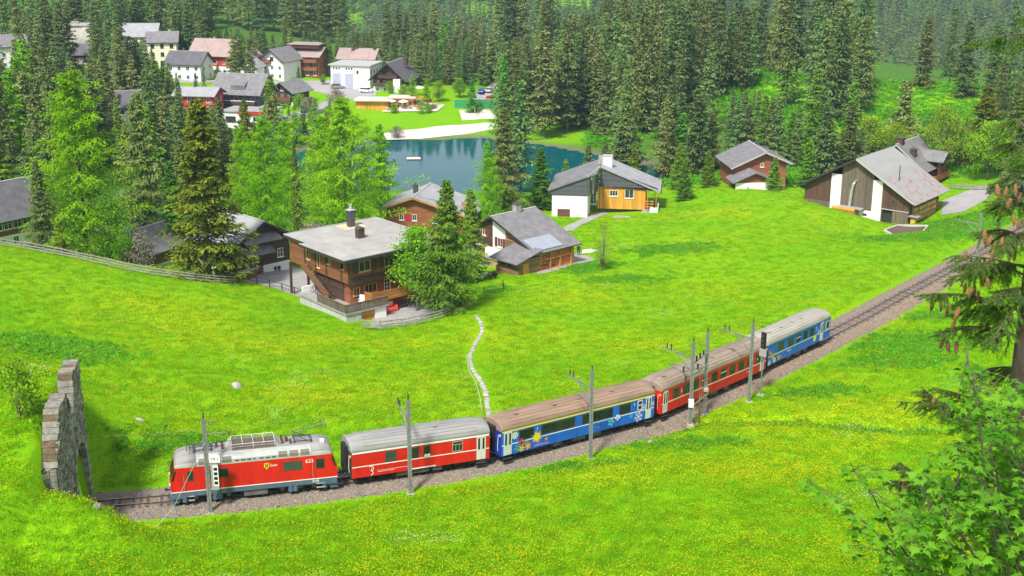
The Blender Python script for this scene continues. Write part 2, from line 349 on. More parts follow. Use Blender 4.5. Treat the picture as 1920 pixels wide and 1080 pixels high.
# ------------------------------------------------------------------ ground sheet
def ground_mat():
    m = bpy.data.materials.new('meadow_ground'); m.use_nodes = True
    n = m.node_tree.nodes; l = m.node_tree.links; b = n['Principled BSDF']; b.inputs['Roughness'].default_value = .95; b.inputs['Specular IOR Level'].default_value = .03
    tc = n.new('ShaderNodeTexCoord')
    def noise(sc, det=5, ro=.6):
        q = n.new('ShaderNodeTexNoise'); q.inputs['Scale'].default_value = sc; q.inputs['Detail'].default_value = det; q.inputs['Roughness'].default_value = ro; l.new(tc.outputs['Object'], q.inputs['Vector']); return q
    def ramp(src, a, c1, d, c2):
        q = n.new('ShaderNodeValToRGB'); q.color_ramp.elements[0].position = a; q.color_ramp.elements[1].position = d
        q.color_ramp.elements[0].color = (*c1, 1); q.color_ramp.elements[1].color = (*c2, 1); l.new(src, q.inputs[0]); return q
    def mix(f, a, c):
        q = n.new('ShaderNodeMix'); q.data_type = 'RGBA'; l.new(f, q.inputs[0]); l.new(a, q.inputs[6]); l.new(c, q.inputs[7]); return q.outputs[2]
    g = mix(noise(.09, 4).outputs[0], ramp(noise(2.2).outputs[0], .35, (.070, .27, .003), .7, (.13, .40, .004)).outputs[0], ramp(noise(3.1).outputs[0], .35, (.14, .36, .003), .7, (.26, .48, .004)).outputs[0])
    fl = n.new('ShaderNodeAttribute'); fl.attribute_name = 'flower'
    fa = n.new('ShaderNodeMath'); fa.operation = 'MULTIPLY'; l.new(fl.outputs['Fac'], fa.inputs[0]); l.new(ramp(noise(4.5, 3, .8).outputs[0], .48, (0, 0, 0), .60, (1, 1, 1)).outputs[0], fa.inputs[1])
    yl = ramp(noise(9).outputs[0], .3, (.38, .42, .006), .7, (.62, .54, .006))
    g = mix(fa.outputs[0], g, yl.outputs[0])
    fo = n.new('ShaderNodeAttribute'); fo.attribute_name = 'forest'
    fl2 = mix(noise(.35, 5).outputs[0], ramp(noise(1.3).outputs[0], .35, (.045, .085, .018), .7, (.09, .15, .025)).outputs[0], ramp(noise(1.1).outputs[0], .35, (.05, .16, .015), .7, (.09, .26, .025)).outputs[0])
    g = mix(fo.outputs['Fac'], g, fl2)
    ea = n.new('ShaderNodeAttribute'); ea.attribute_name = 'earth'
    g = mix(ea.outputs['Fac'], g, ramp(noise(1.5).outputs[0], .3, (.10, .085, .06), .7, (.22, .19, .14)).outputs[0])
    l.new(g, b.inputs['Base Color'])
    nb = noise(6, 4, .8); bp = n.new('ShaderNodeBump'); bp.inputs['Strength'].default_value = .8; bp.inputs['Distance'].default_value = .12
    l.new(nb.outputs[0], bp.inputs['Height']); l.new(bp.outputs[0], b.inputs['Normal'])
    return m
FLOW = [  # patches thick with yellow flowers: x, y, radius across, radius in depth, strength
 (27.4,103.1,14,3.5,0.75), (18.3,91.1,10,2.2,0.9), (30.0,96.1,9,2.5,0.6), (3.6,88.0,9,2,0.4), (-24.8,130.6,12,7,0.45), (-9.4,132.5,9,7,0.5), (12.8,154.0,13,8,0.5), (26.8,188.5,10,8,0.6), (36.6,219.0,14,6,0.65), (-47.0,141.4,10,8,0.45), (-35.6,140.0,8,6,0.45), (-11.3,104.9,9,4,0.5), (6.0,136.9,8,5,0.5), (33.4,113.8,7,3,0.45), (35.3,103.8,6,3,0.6), (-5.5,112.3,6,4,0.45), (-17.4,108.3,6,4,0.4), (40.8,136.8,5,4,0.4), (36.5,161.6,8,6,0.25), (13.5,127.4,8,5,0.35), (-31.9,152.0,6,6,0.3), (16.7,229.9,7,4,0.6)
]
CLEAR = [  # open grass among the woods: x, y, rx, ry
 (-25,370,60,22), (-80,376,45,22), (-54,405,38,22), (-14,379,26,16), (13,344,24,12), (108,331,34,22), (84,293,14,14), (75,455,18,18), (75,347,14,16), (49,252,24,10), (24,237,22,10), (-113,412,35,18), (-153,448,26,12), (71,246,40,12), (84,236,20,14), (-6,229,22,10), (-123,1021,7,30), (-28,1065,14,18), (53,1091,18,16), (-57,346,14,8)
]
def fnoise(x, y, s, seed=0):
    """cheap smooth value noise for masks"""
    r = np.random.default_rng(seed); T = r.random((64, 64)); u = x / s; v = y / s; i = np.floor(u).astype(int); j = np.floor(v).astype(int); a = u - i; c = v - j
    a = a * a * (3 - 2 * a); c = c * c * (3 - 2 * c); g = lambda p, q: T[p % 64, q % 64]
    return (g(i, j) * (1 - a) + g(i + 1, j) * a) * (1 - c) + (g(i, j + 1) * (1 - a) + g(i + 1, j + 1) * a) * c
def flower_mask(x, y):
    f = .19 * np.ones_like(x)
    for (a, c, rx, ry, st) in FLOW: f += st * np.exp(-((x - a) / rx) ** 2 - ((y - c) / ry) ** 2)
    f *= .35 + 1.3 * fnoise(x, y * .7, 9, 1) * (.5 + fnoise(x, y, 3, 2))
    return np.clip(f, 0, 1)
def forest_mask(x, y):
    k = sstep(225, 262, y + 10 * np.sin(x * .05)) 
    k = np.maximum(k, sstep(178, 196, y) * sstep(-32, -42, x))
    for (a, c, rx, ry) in CLEAR: k = k * (1 - np.clip(1.6 * np.exp(-((x - a) / rx) ** 2 - ((y - c) / ry) ** 2), 0, 1))
    return k
ys = np.r_[np.arange(-30, 60, 3), np.arange(60, 262, .8), np.arange(262, 480, 3.), np.arange(480, 1000, 10.), np.arange(1000, 1720, 30)]
xs = np.r_[-np.geomspace(60, 900, 54)[::-1], np.arange(-59.2, 92, .8), np.geomspace(92.5, 900, 50)]
GX, GY = np.meshgrid(xs, ys); GZ = ground(GX, GY)
ii = np.arange(len(ys) * len(xs)).reshape(len(ys), len(xs))
quads = np.stack([ii[:-1, :-1], ii[:-1, 1:], ii[1:, 1:], ii[1:, :-1]], -1).reshape(-1, 4)
FUR = np.array([(8, 98.4), (11.3, 99.7), (13.2, 101), (16.6, 102.7), (20.5, 103.3), (25, 102.8), (29, 100.5), (32.8, 98.4), (36.4, 97.3), (44, 96)]); TRA = np.array([(1.4, 163.9), (10.5, 172.7), (18.8, 180.8), (27.9, 190.4), (39.4, 208.8), (50.5, 227.6)]); TRB = np.array([(24.8, 191.8), (29.4, 201.3), (35.9, 220.7), (38.8, 231.7)])
def dline(x, y, L_):
    d = np.full(x.shape, 99.)
    for a_, c_ in zip(L_[:-1], L_[1:]): e_ = c_ - a_; t = np.clip(((x - a_[0]) * e_[0] + (y - a_[1]) * e_[1]) / (e_ @ e_), 0, 1); d = np.minimum(d, np.hypot(x - a_[0] - e_[0] * t, y - a_[1] - e_[1] * t))
    return d
DF = dline(GX, GY, FUR); GZ = GZ - .55 * np.exp(-(DF / .75) ** 2) - .30 * np.exp(-(dline(GX, GY, TRA) / 1.0) ** 2)      # sunken footpaths across the meadow
me = np_mesh('terrain', np.stack([GX, GY, GZ], -1).reshape(-1, 3), quads, ground_mat(), smooth=True)
for nm, arr in (('flower', flower_mask(GX, GY)), ('forest', forest_mask(GX, GY)), ('earth', np.clip(1.2 * np.exp(-((poly_sd(GX.ravel(), GY.ravel(), LAKE) - 1) / 2.2) ** 2), 0, 1).reshape(GX.shape) * .8)):
    a = me.attributes.new(nm, 'FLOAT', 'POINT'); a.data.foreach_set('value', arr.astype(np.float32).ravel())
terrain = tag(mobj('terrain', me), kind='structure')

def sheet(name, poly, material, dz=.05, step=2.0, kind='structure', parent=None, flat=None):
    """draped sheet over a polygon given in plan"""
    from mathutils.geometry import delaunay_2d_cdt
    P = np.array(poly, float); B = []
    for a, c in zip(P, np.roll(P, -1, 0)):
        k = max(1, int(np.linalg.norm(c - a) / step)); B += [a + (c - a) * t / k for t in range(k)]
    B = np.array(B); X, Y = np.meshgrid(np.arange(P[:, 0].min(), P[:, 0].max(), step), np.arange(P[:, 1].min(), P[:, 1].max(), step))
    sd = poly_sd(X.ravel(), Y.ravel(), P); ins = sd < -step * .35
    V = np.r_[B, np.stack([X.ravel()[ins], Y.ravel()[ins]], 1)]
    r = delaunay_2d_cdt([Vector(v) for v in V], [(i, (i + 1) % len(B)) for i in range(len(B))], [list(range(len(B)))], 1, 1e-4)
    vs = np.array([tuple(v) for v in r[0]]); z = ground(vs[:, 0], vs[:, 1]) + dz if flat is None else np.full(len(vs), flat)
    me = bpy.data.meshes.new(name); me.from_pydata([(a, b, c) for (a, b), c in zip(vs, z)], [], [tuple(f) for f in r[2]]); me.materials.append(material)
    me.polygons.foreach_set('use_smooth', [True] * len(me.polygons)); me.update()
    o = mobj(name, me, parent)
    return tag(o, kind=kind) if not parent else o
def ribbon(name, line, width, material, dz=.05, step=1.0, parent=None, kind='structure'):
    L = np.array(line, float); s = np.r_[0, np.cumsum(np.linalg.norm(np.diff(L, axis=0), axis=1))]; q = np.arange(0, s[-1], step)
    C = np.stack([np.interp(q, s, L[:, 0]), np.interp(q, s, L[:, 1])], 1); d = np.gradient(C, axis=0); d /= np.linalg.norm(d, axis=1)[:, None]; nn = np.stack([-d[:, 1], d[:, 0]], 1)
    offs = np.linspace(-width / 2, width / 2, 5); V = (C[:, None] + nn[:, None] * offs[None, :, None]).reshape(-1, 2); z = ground(V[:, 0], V[:, 1]) + dz
    k = np.arange(len(C) * 5).reshape(-1, 5); F = np.stack([k[:-1, :-1], k[1:, :-1], k[1:, 1:], k[:-1, 1:]], -1).reshape(-1, 4)[:, ::-1]
    o = mobj(name, np_mesh(name, np.c_[V, z], F, material, smooth=True), parent)
    return o if parent else tag(o, kind=kind)

# lake with still dark water
wm = bpy.data.materials.new('lake_water'); wm.use_nodes = True
n = wm.node_tree.nodes; l = wm.node_tree.links; b = n['Principled BSDF']; b.inputs['Base Color'].default_value = (.003, .078, .088, 1); b.inputs['Roughness'].default_value = .04; b.inputs['IOR'].default_value = 1.33
b.inputs['Specular IOR Level'].default_value = .12
tc = n.new('ShaderNodeTexCoord'); nz = n.new('ShaderNodeTexNoise'); nz.inputs['Scale'].default_value = .9; nz.inputs['Detail'].default_value = 5; l.new(tc.outputs['Object'], nz.inputs['Vector'])
bp = n.new('ShaderNodeBump'); bp.inputs['Strength'].default_value = .12; bp.inputs['Distance'].default_value = .1; l.new(nz.outputs[0], bp.inputs['Height']); l.new(bp.outputs[0], b.inputs['Normal'])
c = LAKE.mean(0); sheet('lake', c + (LAKE - c) * 1.05, wm, step=6, flat=LAKEZ)

# ------------------------------------------------------------------ conifers and other trees
def leafmesh(base, tip, width, nrm):
    """rhombus leaves: arrays base (n,3), tip (n,3), width (n,), nrm (n,3) -> V,F"""
    d = tip - base; s = np.cross(d, nrm); s /= np.linalg.norm(s, axis=1)[:, None] + 1e-9; mid = base + d * .45
    V = np.stack([base, mid + s * width[:, None] * .5, tip, mid - s * width[:, None] * .5], 1); k = len(base)
    return V.reshape(-1, 3), np.arange(4 * k).reshape(-1, 4)
def conifer(seed, H=1.0, R0=.18, base=.08, whorls=26, per=6, tw=12, droop=.35, shape=.9, width=.030, ragged=.25, gap=0.0, twl=.34, hang=.25, up=.3, skirt=.75, cl=1, clen=.02, fuzz=.35):
    """crown of a conifer of unit height: whorls of drooping branches, side twigs, and on each twig cl needle clumps; returns V,F,tint"""
    r = np.random.default_rng(seed); BV, TV, WV, NV, CV = [], [], [], [], []
    side_bias = r.normal(0, .14, 8); lump = r.random(64)
    for i in range(whorls):
        f = i / (whorls - 1); h = base + (1 - base) * (f ** .88) * .985
        Lm = R0 * ((1 - h) / (1 - base)) ** shape * (skirt + (1 - skirt) * min(1, (h - base) * 6 + .1)) * (.80 + .4 * lump[i % 64]) + .008
        nb = max(3, int(per * (1 - .35 * f) + r.random())); a0 = r.random() * 6.28
        for j in range(nb):
            if r.random() < gap: continue
            a = a0 + 6.283 * j / nb + r.normal(0, .22); L = Lm * max(.35, 1 + r.normal(0, ragged) + side_bias[int(a * 8 / 6.283) % 8])
            hh = h + r.normal(0, .25) * (1 - base) / whorls; dr = droop * (1.15 - .9 * f) + r.normal(0, .08); u = up * (1 - f * .3); tone = r.normal(0, .13)
            ca, sa = math.cos(a), math.sin(a); nt_ = max(3, int(tw * (.45 + .55 * L / R0)))
            t = np.clip(.1 + .9 * (np.arange(nt_) + .6 + r.normal(0, .15, nt_)) / nt_, .05, 1.0); rad = L * t; zz = hh - dr * L * t + u * L * t ** 2.4
            p = np.stack([ca * rad, sa * rad, zz], 1)
            for sgn in (-1, 1):
                ang = a + sgn * (1.0 + r.normal(0, .25, nt_)) * (1 - .35 * t); ln = L * twl * (1.08 - .75 * t) * (.7 + .6 * r.random(nt_)) + .006 + .004 * r.random(nt_)
                d = np.stack([np.cos(ang), np.sin(ang), -hang - .4 * r.random(nt_)], 1); q = p + r.normal(0, .003, p.shape)
                if cl == 1: B, D, ll, tt = q, d, ln, t
                else:
                    B = np.concatenate([q + d * (ln * (c + r.random(nt_)) / cl)[:, None] for c in range(cl)]); k = len(B); D = np.concatenate([d] * cl) + r.normal(0, fuzz, (k, 3)); D /= np.linalg.norm(D, axis=1)[:, None]; ll = clen * (.6 + .8 * r.random(k)); tt = np.concatenate([t] * cl)
                k = len(B); BV.append(B); TV.append(B + D * ll[:, None]); WV.append(width * (.7 + .6 * r.random(k)) * (1 if cl > 1 else (.55 + .45 * L / R0)))
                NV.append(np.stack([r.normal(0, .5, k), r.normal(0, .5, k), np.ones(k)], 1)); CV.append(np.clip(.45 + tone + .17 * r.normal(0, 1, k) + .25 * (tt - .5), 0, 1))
            q = p[-1:]; d = np.array([[ca, sa, -.1]]); BV.append(q - d * .01); TV.append(q + d * (min(L * .12, .02) + .006)); WV.append(np.array([width * .8])); NV.append(np.array([[0, 0, 1.]])); CV.append(np.array([.8]))
    for k in range(5):
        BV.append(np.array([[0, 0, .955]])); a = k * 1.256; TV.append(np.array([[.006 * math.cos(a), .006 * math.sin(a), 1.0]])); WV.append(np.array([width * .5])); NV.append(np.array([[math.cos(a), math.sin(a), 0]])); CV.append(np.array([.7]))
    V, F = leafmesh(np.concatenate(BV), np.concatenate(TV), np.concatenate(WV), np.concatenate(NV))
    return V * H, F, np.repeat(np.concatenate(CV), 4)
def trunk_mesh(name, H, r0, material, n=7, top=.97, wig=.004, branches=0, seed=0):
    rr = random.Random(seed); b = MB(); P = []; Rr = []
    for i in range(8):
        f = i / 7; P.append((rr.gauss(0, wig) * H * f, rr.gauss(0, wig) * H * f, H * top * f - (.5 if i == 0 else 0))); Rr.append(r0 * (1 - f) ** .8 + .01 * r0)
    b.tube(P, Rr, n)
    for k in range(branches):
        f = .12 + .3 * rr.random(); a = rr.random() * 6.28; L = H * .05 * (1 + rr.random()); z = H * f
        b.tube([(0, 0, z), (L * math.cos(a), L * math.sin(a), z + L * rr.uniform(-.3, .2))], [r0 * .12, r0 * .03], 4)
    return b.mesh(name, material, True)
bark = mat('bark', (.10, .075, .055), .95, var=.4, vscale=4, bump=.6, bscale=12, stretch=(1, 1, .25))
bark_grey = mat('bark_grey', (.19, .17, .14), .95, var=.4, vscale=4, bump=.6, bscale=12, stretch=(1, 1, .25))
M_SPR = foliage_mat('spruce_needles', (.052, .118, .030), (.255, .335, .095), .2, objvar=.34)
M_SPG = foliage_mat('spruce_needles_green', (.055, .170, .014), (.230, .420, .038), .22, objvar=.28)
M_SPO = foliage_mat('spruce_needles_olive', (.058, .110, .008), (.270, .340, .028), .18, objvar=.12)
M_LAR = foliage_mat('larch_needles', (.110, .310, .003), (.330, .640, .008), .38, objvar=.08)
M_DEC = foliage_mat('broad_leaves', (.115, .275, .010), (.320, .530, .026), .38, objvar=.16)
M_YEL = foliage_mat('young_yellow_leaves', (.130, .270, .012), (.330, .500, .025), .35, objvar=.10)
M_TWG = foliage_mat('bare_twigs', (.13, .12, .09), (.30, .28, .20), 0, objvar=.1)
TREE = {}
def tree_kind(key, crown_args, material, variants=3, r0=.016):
    out = []
    for v in range(variants):
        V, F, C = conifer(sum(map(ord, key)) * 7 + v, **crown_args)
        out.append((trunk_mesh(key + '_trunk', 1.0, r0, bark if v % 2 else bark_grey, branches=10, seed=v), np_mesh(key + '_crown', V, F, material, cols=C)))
    TREE[key] = out
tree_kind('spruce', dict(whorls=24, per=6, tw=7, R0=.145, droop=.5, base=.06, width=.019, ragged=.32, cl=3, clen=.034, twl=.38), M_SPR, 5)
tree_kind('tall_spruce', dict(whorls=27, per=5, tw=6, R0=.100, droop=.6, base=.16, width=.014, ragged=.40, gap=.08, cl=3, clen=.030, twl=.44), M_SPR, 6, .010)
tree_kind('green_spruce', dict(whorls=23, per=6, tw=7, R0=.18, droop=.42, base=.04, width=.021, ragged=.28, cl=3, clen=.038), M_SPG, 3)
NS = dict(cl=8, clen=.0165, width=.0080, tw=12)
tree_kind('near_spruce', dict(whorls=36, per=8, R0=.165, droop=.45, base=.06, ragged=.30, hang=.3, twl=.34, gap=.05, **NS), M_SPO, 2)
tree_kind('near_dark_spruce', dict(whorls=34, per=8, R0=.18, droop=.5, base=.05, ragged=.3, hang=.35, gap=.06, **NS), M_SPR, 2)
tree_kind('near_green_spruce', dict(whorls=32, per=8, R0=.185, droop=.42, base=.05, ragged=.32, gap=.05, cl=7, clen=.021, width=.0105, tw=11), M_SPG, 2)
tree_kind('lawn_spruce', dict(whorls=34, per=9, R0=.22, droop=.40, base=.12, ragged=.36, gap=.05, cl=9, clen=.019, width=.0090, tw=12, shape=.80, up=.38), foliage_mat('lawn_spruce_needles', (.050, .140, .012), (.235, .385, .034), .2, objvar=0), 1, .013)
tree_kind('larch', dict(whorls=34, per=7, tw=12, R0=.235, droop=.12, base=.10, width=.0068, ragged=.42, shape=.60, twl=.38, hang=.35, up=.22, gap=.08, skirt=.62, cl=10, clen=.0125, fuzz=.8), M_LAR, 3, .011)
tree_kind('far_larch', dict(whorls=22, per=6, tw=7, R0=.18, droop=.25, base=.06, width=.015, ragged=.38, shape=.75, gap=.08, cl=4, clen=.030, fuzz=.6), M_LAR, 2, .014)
FARM = []
for v in range(5):
    V, F, C = conifer(900 + v, whorls=11, per=5, tw=3, R0=.125, droop=.7, base=.05, width=.075, ragged=.3, twl=.5); FARM.append(np_mesh('far_tree_%d' % v, V, F, M_SPR, cols=C))
def broadleaf(seed, R0=.33, n=2600, leaf=.035, base=.25, clumps=26, flat=.9, top=1.0):
    """round crown: leaf rhombi gathered in clumps on limbs"""
    r = np.random.default_rng(seed); cs = []
    for k in range(clumps):
        f = r.random(); h = base + (top - base) * (f * .9 + .05); rad = R0 * math.sin(math.pi * min(1, .12 + .85 * f)) * math.sqrt(r.random()); a = r.random() * 6.283
        cs.append((rad * math.cos(a), rad * math.sin(a), h))
    cs = np.array(cs); w = r.integers(0, clumps, n); p = cs[w] + r.normal(0, 1, (n, 3)) * np.array([1, 1, .75]) * R0 * .21
    p[:, 2] = np.clip(p[:, 2], base * .6, top); d = r.normal(0, 1, (n, 3)); d[:, 2] -= .35; d /= np.linalg.norm(d, axis=1)[:, None]
    V, F = leafmesh(p, p + d * leaf, np.full(n, leaf * .62), r.normal(0, 1, (n, 3)) + np.array([0, 0, .8]))
    return V, F, np.repeat(np.clip(.5 + .3 * r.normal(0, 1, n) + (r.random(clumps) - .5)[w] * .5, 0, 1), 4), cs
def limb_mesh(name, cs, r0, base, material, seed=0):
    b = MB(); rr = random.Random(seed); b.tube([(0, 0, -.04), (.005, .004, base * .6), (0, .008, base), (.01, 0, .8)], [r0, r0 * .8, r0 * .7, r0 * .2], 7)
    for c in cs:
        z = base * rr.uniform(.55, 1.3); z = min(z, c[2] * .9); b.tube([(0, 0, z), (c[0] * .55, c[1] * .55, (z + c[2]) / 2 + .01), tuple(c)], [r0 * .38, r0 * .22, r0 * .06], 4)
    return b.mesh(name, material, True)
def leafy_kind(key, material, variants=2, r0=.02, bk=None, **kw):
    out = []
    for v in range(variants):
        V, F, C, cs = broadleaf(sum(map(ord, key)) + v, **kw); out.append((limb_mesh(key + '_trunk', cs, r0, kw.get('base', .25), bk or bark_grey, v), np_mesh(key + '_crown', V, F, material, cols=C)))
    TREE[key] = out
leafy_kind('leafy_tree', M_DEC, 2, .02, n=5200, leaf=.034, R0=.30, clumps=46)
leafy_kind('yellow_tree', M_YEL, 2, .016, n=5200, leaf=.028, R0=.30, clumps=46, base=.2)
leafy_kind('airy_tree', M_YEL, 1, .010, n=1500, leaf=.022, R0=.20, clumps=46, base=.05)
leafy_kind('bush', M_DEC, 2, .02, n=1600, leaf=.07, R0=.5, clumps=18, base=.12)
leafy_kind('bare_bush', M_TWG, 2, .02, n=1500, leaf=.075, R0=.55, clumps=50, base=.10)
NAMES = {'spruce': 'spruce_tree', 'tall_spruce': 'spruce_tree', 'green_spruce': 'spruce_tree', 'near_spruce': 'spruce_tree', 'near_dark_spruce': 'spruce_tree', 'near_green_spruce': 'spruce_tree',
         'lawn_spruce': 'spruce_tree', 'larch': 'larch_tree', 'far_larch': 'larch_tree', 'leafy_tree': 'leafy_tree', 'yellow_tree': 'leafy_tree', 'airy_tree': 'leafy_tree', 'bush': 'bush', 'bare_bush': 'bush'}
def plant_tree(key, x, y, h, label, width=1.0, group=None, v=None, z=None, lean=0.0):
    k = v if v is not None else rng.integers(len(TREE[key])); tm, cm = TREE[key][k % len(TREE[key])]
    e = empty(NAMES[key], (x, y, (gz(x, y) if z is None else z) - .1), rng.random() * 6.28, label, 'bush' if 'bush' in key else 'tree', group)
    e.scale = (h * width, h * width, h); e.rotation_euler[0] = lean
    mobj('trunk', tm, e); mobj('crown', cm, e); return e
